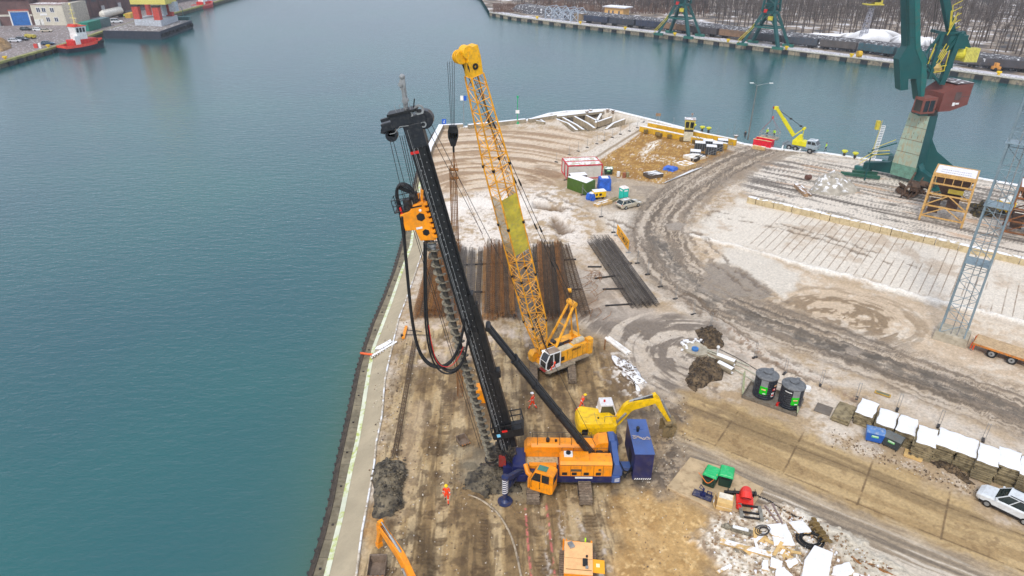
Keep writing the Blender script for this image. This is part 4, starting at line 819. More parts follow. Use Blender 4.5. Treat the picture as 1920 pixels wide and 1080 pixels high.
# ---------------------------------------------------------------- excavators
def excavator(name, label, loc, az, J, paint, cabm, side=1, wide=1.0):
    """J: boom joints in local x,z: foot, knee, end, stick end"""
    r = thing(name, label, 'excavator', loc); R = Matrix.Rotation(az, 4, 'Z'); R2 = R @ Matrix.Rotation(math.pi/2, 4, 'Z')
    for s in (-1, 1): track('crawler_track', r, (s*.95, 0, 0), 3.1, .5, .75, T=R2)
    b = B(R); b.bx(-.9, .9, -.8, .8, .35, .72); b.cyl((0, 0, .7), (0, 0, .9), .7, n=18); obj('undercarriage', b, DARK, r)
    b = B(R); P = [(-1.75, -.7), (-1.55, -1.05), (-.9, -1.2), (.95, -1.2), (1.15, -1.0), (1.15, .5), (-1.4, 1.15), (-1.75, .7)]
    b.prism([(x, y) for x, y in P], .9, 1.75, 'z'); P2 = [(x*.93-.02, y*.92) for x, y in P]; P2 = [(min(x, .75), y) for x, y in P2]
    n = len(P); b.add([(x, y, 1.75) for x, y in P]+[(x, y, 2.05) for x, y in P2], [tuple(range(n, 2*n))]+[(i, (i+1) % n, n+(i+1) % n, n+i) for i in range(n)])
    hd = obj('body', b, paint, r, bev=.06)
    b = B(R); b.prism([(-.1, .15), (-.1, 1.1), (1.3, 1.1), (1.3, .15)], .92, 2.0, 'z'); b.prism([(-.1, 1.3), (.05, 2.75), (1.05, 2.75), (1.35, 1.9), (1.3, 1.3)], .15, 1.12, 'y'); cb = obj('cab', b, cabm, r, bev=.06)
    b = B(R); b.prism([(.05, 1.75), (.15, 2.6), (.98, 2.6), (1.22, 1.9), (1.2, 1.75)], .128, .146, 'y'); b.prism([(.05, 1.75), (.15, 2.6), (.98, 2.6), (1.22, 1.9), (1.2, 1.75)], 1.125, 1.14, 'y'); b.add([(1.37, .22, 1.9), (1.37, 1.05, 1.9), (1.1, 1.05, 2.68), (1.1, .22, 2.68)], [(0, 1, 2, 3)]); obj('cab_window', b, M_glass('tinted_glass', (70, 72, 60)), cb)
    b = B(R); b.bx(.35, .47, .5, .6, 2.76, 2.92); obj('beacon', b, RED, cb)
    b = B(R); b.bx(-1.5, -1.05, -1.215, -1.2, 1.1, 1.6); b.bx(-.2, .5, -1.215, -1.2, 1.15, 1.3); b.cyl((-.2, -.5, 2.0), (-.2, -.5, 2.12), .07); obj('vent', b, BLK, hd)
    w = .32*wide; foot, knee, end, tip = [Vector((q[0], 0, q[1])) for q in J]
    b = B(R)
    def seg(pts, hs_, w):
        secs = []
        for i, (p, h) in enumerate(zip(pts, hs_)):
            d = (pts[min(i+1, len(pts)-1)]-pts[max(i-1, 0)]).normalized(); nn = Vector((-d.z, 0, d.x)); secs.append([p+nn*h/2+Vector((0, -w/2, 0)), p+nn*h/2+Vector((0, w/2, 0)), p-nn*h/2+Vector((0, w/2, 0)), p-nn*h/2+Vector((0, -w/2, 0))])
        return secs
    pts = smooth_poly([foot, foot.lerp(knee, .7), knee, knee.lerp(end, .4), end], 2); m_ = len(pts); b.loft(seg(pts, [.36+.42*math.sin(math.pi*i/(m_-1)) for i in range(m_)], w)); b.cyl(foot+Vector((0, -.3, 0)), foot+Vector((0, .3, 0)), .16); b.beam((.9, 0, 1.2), foot, .6, .4)
    bo = obj('boom', b, paint, r, bev=.02); b = B(R); b.prism([(x*1.01, y*1.01) for x, y in P], .72, .92, 'z'); b.tube([(1.1, -.9, 2.0), (1.1, -.9, 2.5), (.2, -.9, 2.5), (.2, -.9, 2.0)], .025, 5); b.bx(-1.3, .2, -1.225, -1.212, 1.05, 1.09); b.bx(-.4, -.38, -1.2, .2, 2.052, 2.06); obj('belly_band', b, M('band_grey', (120, 118, 108), dirt=.3), r); b = B(R); [b.tube([(.9, y, 1.5), foot+Vector((.1, y, .5)), foot.lerp(knee, .7)+Vector((0, y, .45)), knee+Vector((.3, y, .5)), end+Vector((0, y, .3))], .03, 5) for y in (-.1, 0, .1)]; obj('hydraulic_hose', b, RUB, bo)
    b = B(R); sd = (tip-end).normalized(); sn = Vector((-sd.z, 0, sd.x)); back = end-sd*.55
    b.loft(seg([back+sn*.1, end+sn*.05, end.lerp(tip, .4), tip], [.25, .5, .36, .22], w*.85)); b.cyl(end+Vector((0, -.25, 0)), end+Vector((0, .25, 0)), .14); st = obj('stick', b, paint, r, bev=.02)
    b = B(R); up = Vector((0, 0, .42))
    b.cyl(knee+up*.9, (knee+up*.9).lerp(back, .55), .1); b.cyl((knee+up*.9).lerp(back, .55), back, .05); b.cyl(end+sn*.35+sd*.3, tip+sn*.25-sd*.4, .08)
    for y in (-.25, .25): b.cyl((1.0, y, 1.0), foot.lerp(knee, .75)+Vector((0, y, -.1)), .09)
    b.tube([foot+up, knee+up, end+up*.7], .025, 5); obj('hydraulic_ram', b, GRY, bo)
    return r, R, tip, sd, st
Pe = G(1121, 816); Te = AY(1257, 797, 50.1); az = rad(4)
def exj(px, py): q = AY(px, py, Pe.y+.1)-Pe; return (q.x/1.22, q.z/1.22)
ex, Rx, tip, sd, st = excavator('excavator', 'bright yellow excavator with white cab and arched boom beside the blue power pack', Pe, az, [exj(1152, 795), exj(1180, 761), exj(1231, 752), exj(1257, 795)], YELX, M('cab_white', (222, 220, 220), .4, var=.06, dirt=.15), wide=1.25)
b = B(Rx); b.prism([(-.35, .1), (.3, .15), (.38, -.25), (.2, -1.0), (-.25, -1.25), (-.6, -1.0), (-.5, -.9), (-.25, -1.0), (.0, -.8), (.05, -.2), (-.3, -.1)], -.38, .38, 'y')
b.bx(-.45, .1, .34, .38, -1.1, 0); b.bx(-.45, .1, -.38, -.34, -1.1, 0)
b.v = [tuple(Vector(v)*1.3+(Rx @ tip)) for v in b.v]; obj('bucket', b, M('worn_bucket', (140, 120, 84), .6, .1, dirt=.4, dcol=(84, 76, 60)), ex, bev=.01); ex.scale = (1.22,)*3
F2, K2, T2 = G(786, 1112, 2.0), G(714, 987, 5.0), G(697, 1026, 3.0); dd_ = (K2-F2); dd_.z = 0; LL = dd_.length; dd_.normalize(); a2 = math.atan2(dd_.y, dd_.x); P2 = F2-dd_*1.2; P2.z = 0
ex2, R2_, tip2, sd2, st2_ = excavator('excavator', 'orange excavator boom and stick reaching in at the bottom edge beside the spoil heap', P2, a2, [(1.2, 2.0), (1.2+LL*.45, 4.0), (1.2+LL, 5.0), (1.2+(T2-F2).dot(dd_), 3.0)], YEL, YEL, wide=1.3)
b = B(R2_); b.box((0, 0, -.15), (.35, .4, .4)); b.v = [tuple(Vector(v)+(R2_ @ tip2)) for v in b.v]; obj('quick_coupler', b, YEL, ex2)
# tracked power carrier at the bottom
tc = G(1082, 1078); cr = thing('tracked_carrier', 'orange tracked power unit with flat peach roof and open side flap at the bottom edge', 'power unit', tc, rad(-5))
for s in (-1, 1): track('crawler_track', cr, (s*1.1, 0, 0), 3.2, .5, .8)
b = B(); b.bx(-1.0, 1.0, -1.4, 1.4, .5, 1.75); bo_ = obj('housing', b, YEL, cr, bev=.04)
b = B(); b.bx(-1.02, 1.02, -1.42, 1.42, 1.76, 1.84); b.m = 1; b.bx(-1.0, 1.0, -.1, -.08, 1.84, 1.85); b.bx(-.9, .95, -1.1, -1.06, 1.84, 1.86)
rf = obj('roof_panel', b, [M('peach_roof', (246, 188, 128), .5, var=.05, dirt=.1), M('seam')], bo_, bev=.02)
b = B(); b.bx(.3, .65, -.75, -.15, 1.85, 1.98); b.cyl((.6, .1, 1.85), (.6, .1, 1.98), .08); b.m = 1; b.box((-.55, 1.0, 1.93), (.35, .5, .16), (0, 0, .5)); b.bx(.5, .7, -.95, -.75, 1.85, 1.95); obj('roof_gear', b, [BLK, GRY], rf)
b = B(); b.box((1.45, -.5, 1.66), (.85, 1.15, .04), (0, .05, 0)); fl = obj('side_flap', b, M('flap_orange', (250, 172, 30), var=.06), bo_); b = B(); b.box((1.4, -.45, 1.70), (.25, .3, .02)); obj('label_plate', b, M('pale_plate', (250, 236, 190)), fl)
b = B()
for x in (-1.1, -.9, .95): b.bx(x-.06, x+.06, 1.42, 1.56, .6, 1.9)
b.beam((-.9, 1.5, 1.7), (.1, 1.5, 1.7), .1); b.m = 1; b.bx(.45, .55, 1.5, 1.7, 1.2, 2.0); obj('front_guard', b, [YEL, LIM], cr)
# ================================================================ PEOPLE
def person(label, loc, face, top='o', hel='y', stride=.25, lean=0, arms=(.3, -.3), sit=False, scale=1.0, group='workers in hi-vis clothing', shadow=None):
    V = Vector; L = Matrix.Rotation(lean, 3, 'Y')
    pel = V((0, 0, .95))
    def up(x, y, z): return pel + L @ (V((x, y, z))-pel)
    js = [pel, up(0, 0, 1.15), up(.01, 0, 1.34), up(.0, 0, 1.49), up(.03, 0, 1.60), up(.04, 0, 1.76)]; rs = [.15, .13, .16, .06, .095, .085]; ed = [(0, 1), (1, 2), (2, 3), (3, 4), (4, 5)]; reg = ['leg', 'top', 'top', 'skin', 'skin', 'skin']
    def add(p, r, par, g): js.append(V(p)); rs.append(r); reg.append(g); ed.append((par, len(js)-1)); return len(js)-1
    for s, sw in ((1, arms[0]), (-1, arms[1])):
        sh = add(up(0, s*.2, 1.42), .075, 2, 'top'); A = Matrix.Rotation(-sw, 3, 'Y'); e = up(0, s*.25, 1.42)+L @ (A @ V((0, 0, -.29))); el = add(e, .055, sh, 'top')
        A2 = Matrix.Rotation(-sw-.45, 3, 'Y'); w_ = e+L @ (A2 @ V((0, 0, -.25))); wr = add(w_, .036, el, 'top'); pm_ = w_+L @ (A2 @ V((0, 0, -.08))); pa = add(pm_, .038, wr, 'skin')
        for k, (dy, ln_) in enumerate(((-.03, .07), (-.01, .085), (.01, .08), (.03, .065))): add(pm_+L @ (A2 @ V((dy, 0, -ln_))), .010, pa, 'skin')
        add(pm_+L @ (A2 @ V((.045, -s*.02, -.03))), .012, pa, 'skin')
    for s, st in ((1, stride), (-1, -stride)):
        h = add(V((0, s*.1, .88)), .10, 0, 'leg')
        if sit: k = add(V((.42, s*.12, .9)), .075, h, 'leg'); a = add(V((.45, s*.12, .48)), .05, k, 'leg')
        else:
            kx = math.sin(st)*.44; k = add(V((kx+.02, s*.11, .88-math.cos(st)*.42)), .072, h, 'leg'); bk = .5*max(0, -st*1.6); a = add(V((kx+math.sin(st-bk)*.4, s*.11, .09+max(0, -st)*.18)), .05, k, 'leg')
        t = add(js[a]+V((.16, 0, -.045)), .042, a, 'boot')
    me = bpy.data.meshes.new('person'); me.from_pydata([tuple(j) for j in js], ed, [])
    o = bpy.data.objects.new('person_tmp', me); COL.objects.link(o); md = o.modifiers.new('skin', 'SKIN'); md.use_smooth_shade = True
    for i, sv in enumerate(me.skin_vertices[0].data): sv.radius = (rs[i], rs[i]); sv.use_root = (i == 0)
    ss = o.modifiers.new('sub', 'SUBSURF'); ss.levels = 1; bpy.context.view_layer.update()
    m2 = bpy.data.meshes.new_from_object(o.evaluated_get(bpy.context.evaluated_depsgraph_get())); bpy.data.objects.remove(o)
    tm = {'o': ORG, 'l': LIM, 'd': BOOT}[top]; lm = ORG if top == 'o' else BOOT
    m2.materials.clear()
    for m in (tm, lm, SKIN, BOOT, M('reflective_band', (220, 220, 215), .4)): m2.materials.append(m)
    J = np.array([tuple(j) for j in js]); cod = {'top': 0, 'leg': 1, 'skin': 2, 'boot': 3}
    for p in m2.polygons:
        c = np.array(p.center); best = 9; g = 0
        for a, b_ in ed:
            d = J[b_]-J[a]; t = np.clip(np.dot(c-J[a], d)/(np.dot(d, d)+1e-9), 0, 1); q = np.linalg.norm(c-J[a]-d*t)
            if q < best: best = q; g = cod[reg[b_]]
        if g == 0 and top != 'd' and 1.10 < p.center.z < 1.17: g = 4
        if g == 1 and top != 'd' and .42 < p.center.z < .50: g = 4
        p.material_index = g
    o = bpy.data.objects.new('person', m2); COL.objects.link(o); m2.shade_smooth(); o.location = loc; o.rotation_euler = (0, 0, face); o.scale = (scale,)*3
    tag(o, label, 'person', group)
    hd = js[5]-L @ V((0, 0, .02))
    if hel:
        b = B(); b.ball(hd, .125, 12, (1.15, 1, 1.0), half=True); b.cyl(hd-V((0, 0, .01)), hd+V((0, 0, .01)), .145, n=14); b.box(hd+V((.13, 0, .0)), (.1, .16, .02)); obj('helmet', b, HELY if hel == 'y' else HELW, o, smooth=False)
    else:
        b = B(); b.ball(hd+V((-.015, 0, -.01)), .11, 10, half=True); obj('hair', b, BOOT, o)
    b = B()
    for y in (-.03, .03): b.ball(js[4]+L @ V((.085, y, .05)), .012, 6)
    obj('eyes', b, BOOT, o); b = B(); b.ball(js[4]+L @ V((.10, 0, .02)), .018, 6); obj('nose', b, SKIN, o)
    return o
person('worker in orange hi-vis and yellow helmet walking alone by the dark spoil heap', G(838, 942), rad(-85), stride=.3, arms=(.3, -.25), scale=1.08)
person('worker in orange hi-vis and white helmet standing left of the long black backstay', G(998, 767), rad(160), hel='w', stride=.35, scale=1.1)
person('worker in orange hi-vis and yellow helmet bending forward beside the yellow excavator', G(1089, 769), rad(15), stride=.5, lean=.35, scale=1.08)
person('worker in a lime vest standing at the left of the grey basket', G(1436, 262)+Vector((0, 0, .75)), rad(-60), 'l', 'w', .05, scale=1.05)
person('worker in a lime vest standing at the right of the grey basket', G(1449, 264)+Vector((0, 0, .75)), rad(-120), 'l', None, .1, scale=1.05)
person('worker in lime vest and dark trousers walking right of the truck crane', G(1547, 284), rad(180), 'l', None, .25, scale=1.08)
person('worker in a lime jacket bending in front of the truck crane cab', G(1533, 281), rad(150), 'l', 'y', .15, .6, scale=1.0)
person('person in dark clothes standing on the quay beside the tall lamp post', G(1396, 260), rad(-100), 'd', None, .1, group='people')
person('crane operator in red clothes sitting in the white crane cab', cc+CRm @ Vector((1.15, 1.72, .72)), CA, 'o', None, 0, sit=True, arms=(.7, .7))
# ================================================================ NEAR AND MIDDLE SITE
def FR(p0, p1, z=0):
    a, c = G(*p0, z), G(*p1, z); return a, math.atan2(c.y-a.y, c.x-a.x), (c-a).length
def heap(name, label, cat, pts, h, mat, seed=0, clods=120, group=None):
    P = [G(x, y, 0) for x, y in pts]; P = P+[P[0]]; Q = []
    for a, c in zip(P[:-1], P[1:]): Q += [a.lerp(c, i/6) for i in range(6)]
    ctr = sum(Q, Vector())/len(Q); n = len(Q); R = 22; rr = random.Random(seed); b = B(); vs = []; xs = []
    for i in range(R+1):
        t = i/R
        for q in Q: p = ctr.lerp(q, t*1.03); xs.append((p.x, p.y, t))
    A = np.array(xs); nz = fbm(A[:, 0], A[:, 1], 1.1, 4, seed+3, .65); prof = np.clip(1-A[:, 2]**1.7, 0, 1)**.85
    Z = h*prof*(.55+.9*nz)+(fbm(A[:, 0], A[:, 1], 4, 3, seed+9)-.5)*.28*np.clip(prof*3, 0, 1)+.02
    Z = np.where(A[:, 2] > .99, -.15, Z); ox, oy = (fbm(A[:, 0], A[:, 1], .9, 3, seed+5)-.5)*1.2*A[:, 2], (fbm(A[:, 0], A[:, 1], .9, 3, seed+6)-.5)*1.2*A[:, 2]
    vs = [(A[i, 0]+ox[i]-ctr.x, A[i, 1]+oy[i]-ctr.y, Z[i]) for i in range(len(A))]
    b.add(vs, [(i*n+j, i*n+(j+1) % n, (i+1)*n+(j+1) % n, (i+1)*n+j) for i in range(R) for j in range(n)])
    for k in range(clods):
        v = vs[rr.randrange(len(vs)-n)]; s_ = rr.uniform(.05, .17); b.ball((v[0]+rr.uniform(-.2, .2), v[1]+rr.uniform(-.2, .2), v[2]), s_, 6, (1, rr.uniform(.6, 1), rr.uniform(.5, .9)))
    o = obj(name, b, mat, smooth=True); o.location = ctr; return tag(o, label, cat, group)
CLAY = M('wet_clay', (92, 82, 66), .8, 0, .5, 1.1, dirt=.6, dcol=(40, 36, 32), bump=1, col2=(128, 116, 94)); CLAYB = M('brown_spoil', (84, 68, 50), .9, 0, .5, 1.3, dirt=.6, dcol=(42, 34, 26), bump=1, col2=(120, 100, 74))
heap('spoil_heap', 'large dark clay heap at the top of the sloped quay apron', 'heap', [(703, 875), (722, 862), (752, 868), (768, 885), (760, 905), (758, 950), (740, 968), (702, 975), (700, 920)], 1.1, CLAY, 1, 260, 'spoil heaps')
heap('spoil_heap', 'churned grey clay at the foot of the auger', 'heap', [(872, 915), (880, 888), (905, 868), (935, 872), (962, 880), (985, 900), (975, 925), (940, 932), (900, 930)], .7, CLAY, 2, 260, 'spoil heaps')
heap('spoil_heap', 'dark brown spoil heap behind the concrete pipes', 'heap', [(1305, 622), (1325, 615), (1348, 625), (1360, 645), (1345, 656), (1318, 655)], 1.2, CLAYB, 3, 120, 'spoil heaps')
heap('spoil_heap', 'dark brown spoil heap in front of the concrete pipes', 'heap', [(1290, 690), (1308, 672), (1332, 672), (1350, 690), (1352, 710), (1330, 722), (1300, 735), (1288, 715)], 1.3, CLAYB, 4, 160, 'spoil heaps')
heap('sand_heap', 'pale sand heap with snow left of the portal crane foot', 'heap', [(1516, 362), (1530, 340), (1552, 330), (1580, 340), (1612, 358), (1570, 368)], 2.4, M('sand', (168, 160, 146), .9, 0, .25, .8, snow=.25, bump=.5), 5, 10)
heap('spoil_heap', 'low muddy ridge beside the slab stacks', 'heap', [(1735, 862), (1760, 860), (1800, 885), (1835, 908), (1815, 905), (1770, 882)], .35, CLAYB, 6, 120, 'spoil heaps')
heap('spoil_heap', 'snowy rubble beside the white pipes', 'heap', [(1145, 668), (1165, 672), (1190, 690), (1215, 720), (1195, 735), (1165, 705)], .6, M('snowy_spoil', (110, 92, 74), .9, 0, .4, 1.2, snow=.6, bump=1), 7, 120, 'spoil heaps')
# ---- reinforcement cages
def cage_mesh(name, L, R, nbar, mat, hoop=.5, br=.02):
    b = B(); rr = random.Random(int(L*10)+nbar)
    for i in range(nbar):
        a = 2*math.pi*i/nbar; e = rr.uniform(-.25, .25); b.cyl((e, math.cos(a)*R, R+math.sin(a)*R), (L+rr.uniform(-.3, .5), math.cos(a)*R, R+math.sin(a)*R), br, n=4)
    for k in range(int(L/hoop)):
        x = k*hoop+.2; pts = [(x, math.cos(2*math.pi*i/10)*R*1.03, R+math.sin(2*math.pi*i/10)*R*1.03) for i in range(11)]; b.tube(pts, br*.7, 3)
    return mesh_of(name, b, mat)
def cages(px0, px1, n, gap, L, mat, label, grp, R=.3, rows=1, jit=.15, seed=0, hoop=.5, extra=0):
    """n cages side by side: the first lies from px0 (near end) to px1 (far end)"""
    a, c = G(*px0), G(*px1); d = (c-a).normalized(); ang = math.atan2(d.y, d.x); side = Vector((d.y, -d.x, 0)); rr = random.Random(seed); me = cage_mesh('rebar_cage', L, R, 11, mat, hoop, .026)
    k = 0; alt = [me]+[cage_mesh('rebar_cage', L, R, 11, m_, hoop, .026) for m_ in ({RUST: (M('rebar_ochre', (164, 114, 58), .85, .1, .3, .9, dirt=.4, dcol=(96, 66, 42)), REBD), REBD: (RUST, M('rebar_umber', (84, 70, 56), .85, .1, .3, .9, dirt=.4, dcol=(52, 44, 38))), REBG: (M('rebar_slate', (84, 76, 70), .85, .1, .3, .9, dirt=.4, dcol=(50, 46, 44)), REBG)}[mat])]
    for r in range(rows):
        for i in range(n-r):
            p = a+side*((i+r*.5)*gap)+d*rr.uniform(-.5, .5)+Vector((0, 0, r*R*1.75+.12)); o = bpy.data.objects.new('rebar_cage', rr.choice(alt+[me])); COL.objects.link(o); o.location = p; o.rotation_euler = (rr.uniform(0, 6), 0, ang+rr.uniform(-jit, jit)*.03)
            o.rotation_euler = (0, 0, ang+rr.uniform(-jit, jit)*.09); tag(o, label[0]+nth(i)+' from the left, '+('' if rows == 1 else ['bottom layer, ', 'top layer, '][r])+label[1], 'rebar cage', grp); k += 1
cages((778, 598), (812, 466), 7, .64, 20.5, RUST, ('rusty cage, ', 'pile beside the apron'), 'cages in the leftmost brown pile', rows=2, seed=1)
cages((846, 600), (858, 472), 6, .62, 19.5, REBG, ('grey cage, ', 'thin row behind the auger'), 'cages in the grey row behind the auger', seed=2)
cages((909, 600), (912, 464), 7, .60, 21, RUST, ('rusty cage, ', 'pile left of the boom'), 'cages in the pile left of the boom', rows=2, seed=3)
cages((966, 598), (970, 472), 5, .6, 19, REBG, ('grey cage, ', 'row under the crane boom'), 'cages under the boom', seed=4)
cages((1012, 600), (1004, 462), 7, .62, 21, REBD, ('dark cage, ', 'pile right of the boom'), 'cages in the pile right of the boom', rows=2, seed=5)
cages((1074, 592), (1042, 464), 4, .6, 20, REBD, ('dark cage, ', 'fan right of the boom pile'), 'cages fanned out right of the boom', seed=6)
cages((1186, 578), (1112, 464), 6, .62, 20, REBG, ('blackish cage, ', 'pile below the yellow sign'), 'cages below the yellow sign', seed=7, rows=2)
ra = G(740, 860); tc_ = G(778, 640); o = bpy.data.objects.new('rebar_cage', cage_mesh('rebar_cage', (tc_-ra).length, .24, 10, REBD)); COL.objects.link(o); o.location = ra; o.rotation_euler = (0, 0, math.atan2(tc_.y-ra.y, tc_.x-ra.x)); tag(o, 'single thin reinforcement cage lying along the quay apron', 'rebar cage')
o = bpy.data.objects.new('rebar_cage', cage_mesh('rebar_cage', AY(853, 318, 55.2).z-.4, .3, 12, RUST, .6)); COL.objects.link(o); o.location = (HK.x-.1+.3, 55.2, .4); o.rotation_euler = (0, rad(-90), 0); tag(o, 'reinforcement cage hanging upright from the crane hook', 'rebar cage')
b = B(CI); t0 = AY(853, 318, 55.2).z; b.tube([(HK.x, HK.y, Hb-1.4), (HK.x, HK.y, t0+1.0), (HK.x+.0, HK.y, t0)], .06, 5); b.tube([(HK.x-.35, HK.y, t0-.2), (HK.x, HK.y, t0+1.6), (HK.x+.3, HK.y, t0-.2)], .04, 5); b.cyl((HK.x-.35, HK.y, t0), (HK.x+.35, HK.y, t0), .14); b.cyl((HK.x-.3, HK.y, t0-.8), (HK.x+.35, HK.y, t0-.7), .12); b.tube([(HK.x+.2, HK.y, t0-.3), (-2.5, 58, t0-8), (1.0, 63, 4)], .016, 4)
obj('sling', b, RUST, crane)
for i, (x0, y0, x1, y1) in enumerate(((1102, 500, 1128, 500), (1115, 522, 1160, 516), (1130, 542, 1170, 541), (1135, 573, 1185, 570), (806, 500, 1080, 486), (790, 550, 1090, 542), (1140, 497, 1185, 493))):
    b = B(); a, c = G(x0, y0, .1), G(x1, y1, .1); b.beam(a, c, .18, .16); o = obj('bearer_beam', b, DARK); o['label'] = ''; tag(o, 'dark timber bearer lying under the '+('lone cage pile below the yellow sign' if i not in (4, 5) else 'four cage piles'), 'beam', 'bearers under the cage piles')
# curled scrap bars
b = B(); rr = random.Random(9)
for i in range(26):
    p = G(rr.uniform(1085, 1130), rr.uniform(520, 600), .1); a = rr.uniform(0, 3); b.tube([p, p+Vector((math.cos(a), math.sin(a), .5)), p+Vector((math.cos(a+.6)*2.2, math.sin(a+.6)*2.2, .2))], .03, 4)
tag(obj('scrap_bars', b, RUST), 'tangle of bent rusty bars between the cage piles', 'scrap')
# ---- boxes and small things
def crate(name, label, cat, p0, p1, depth, h, mat, top=None, bev=.03, group=None, z=0):
    a, ang, L = FR(p0, p1); a.z = z; t = thing(name, label, cat, a, ang, group); b = B(); b.bx(0, L, 0, depth, 0, h); o = obj('body', b, mat, t, bev=bev)
    if top: b = B(); b.bx(-.03, L+.03, -.03, depth+.03, h+.002, h+.08); obj('snow_cap', b, top, t, bev=.03)
    return t, L
t, L = crate('equipment_box', 'small yellow box standing behind the drilling mast', 'box', (893, 757), (918, 757), 1.3, 1.6, YEL); b = B(); b.cyl((.6, .6, 1.6), (.6, .6, 1.75), .12); obj('lid_handle', b, BLK, t)
def bucket(label, px, ang, s):
    t = thing('excavator_bucket', label, 'bucket', G(*px), ang, 'loose buckets'); b = B(); w = .75*s; prof = [(-.5*s, .45*s), (-.45*s, 0), (.3*s, 0), (.55*s, .25*s), (.5*s, .32*s), (.25*s, .07*s), (-.38*s, .07*s), (-.42*s, .45*s)]
    b.prism(prof, -w/2, w/2, 'y')
    for y in (-w/2, w/2-.03): b.prism([(-.5*s, .45*s), (-.45*s, 0), (.3*s, 0), (.55*s, .25*s)], y, y+.03, 'y')
    obj('shell', b, M('bucket_steel', (130, 112, 96), .6, .1, dirt=.4), t); b = B()
    for i in range(4): b.box((.58*s, (i-1.5)*w*.27, .3*s), (.16*s, .08*s, .05*s))
    obj('tooth', b, RUST, t); return t
bucket('wide empty excavator bucket lying below the excavator stick', (708, 1070), rad(-88), 1.7); bucket('small muddy bucket lying left of the auger', (868, 830), rad(-60), 1.2)
b = B(); P = smooth_poly([G(x, y, .08) for x, y in ((878, 928), (905, 938), (935, 962), (957, 1000), (968, 1035), (978, 1085))], 2); b.tube(P, .09, 8); tag(obj('ground_hose', b, M('clay_hose', (176, 160, 136), .7, dirt=.4)), 'clay covered hose curving over the ground from the grey clay', 'hose')
b = B(); a, c = G(676, 662, STRIPZ+.25), G(699, 665, STRIPZ+.35); b.cyl(a, c, .13, n=12, inner=.1); tag(obj('drain_pipe', b, M('orange_pipe', (232, 96, 40), .5, dirt=.15)), 'short orange pipe end sticking out over the quay edge', 'pipe')
b = B(); a, c = G(698, 668, STRIPZ+.3), G(744, 641, .15); b.beam(a, c, .3, .18); s_ = (c-a)
for i in range(9): q = a.lerp(c, i/9); b.box((q.x, q.y-.18, q.z-.1), (.12, .3, .12))
tag(obj('drain_channel', b, CONCS), 'toothed concrete drain channel across the sloped apron', 'channel')
b = B(); b.add([G(702, 655, STRIPZ+.2), G(706, 650, STRIPZ+.3), G(718, 644, -.15), G(732, 636, .12), G(735, 641, .12), G(722, 650, -.1), G(712, 655, STRIPZ+.4)], [(0, 1, 2, 3, 4, 5, 6)]); q = obj('snow_patch', b, SNOW); q['kind'] = 'stuff'; q['label'] = 'snow lying on the sloped apron'
t = thing('lifting_frame', 'small yellow lifting bar lying at the top of the apron', 'lifting frame', G(758, 625)); b = B(); b.beam(G(756, 634, .2)-t.location, G(762, 612, .2)-t.location, .3, .2); obj('bar', b, YEL, t); b = B(); b.cyl((-.1, -1, .2), (-.1, -1, .45), .15); b.beam((0, .5, .2), (2, .3, .1), .06); b.beam((0, -.6, .2), (3.2, -.5, .1), .06); obj('hook', b, DARK, t)
b = B(); tag(obj('yellow_spool', B().cyl(G(1064, 545, .9), G(1071, 545, .9), .32, n=12), YELC), 'small yellow spool lying on the cages right of the boom', 'spool')
for k, (x0, y0, x1, y1) in enumerate(((1136, 634, 1176, 664), (1142, 633, 1182, 662))):
    b = B(); b.cyl(G(x0, y0, .2), G(x1, y1, .2), .2, n=10, inner=.15); tag(obj('plastic_pipe', b, M('white_pipe', (226, 220, 212), .5, snow=.3)), 'white pipe lying left of the turning circle, '+('nearer the crane' if k == 0 else 'nearer the turning circle'), 'pipe', 'white pipes on the ground')
b = B(); b.beam(G(1133, 655, .1), G(1135, 637, 1.6), .12); tag(obj('steel_stake', b, RUST), 'thin rusty stake standing at the end of the white pipes', 'stake')
# sign
t = thing('banner_sign', 'yellow banner with dark lettering on the fence beside the black cages', 'sign', G(1155, 440)); a = G(1156, 442); c = G(1178, 474); l0 = t.location; az_, L = math.atan2(c.y-a.y, c.x-a.x), (c-a).length
SM = Matrix.Translation(a-l0) @ Matrix.Rotation(az_, 4, 'Z'); b = B(SM); b.bx(0, L, -.02, .02, .35, 1.9); bn = obj('banner', b, M('banner_yellow', (252, 176, 0), .5, var=.06), t)
text_mesh('lettering', 'TUTMAX', 1.25, M('black_lettering'), SM @ Matrix.Translation((L/2, -.03, 1.0)) @ Matrix.Rotation(math.pi/2, 4, 'X') @ Matrix.Scale(1.0, 4), bn, .01)
b = B(SM)
for x in (-.05, L+.05): b.cyl((x, 0, 0), (x, 0, 2.1), .03); b.box((x, 0, .06), (.3, .75, .12))
obj('post', b, GRY, t)
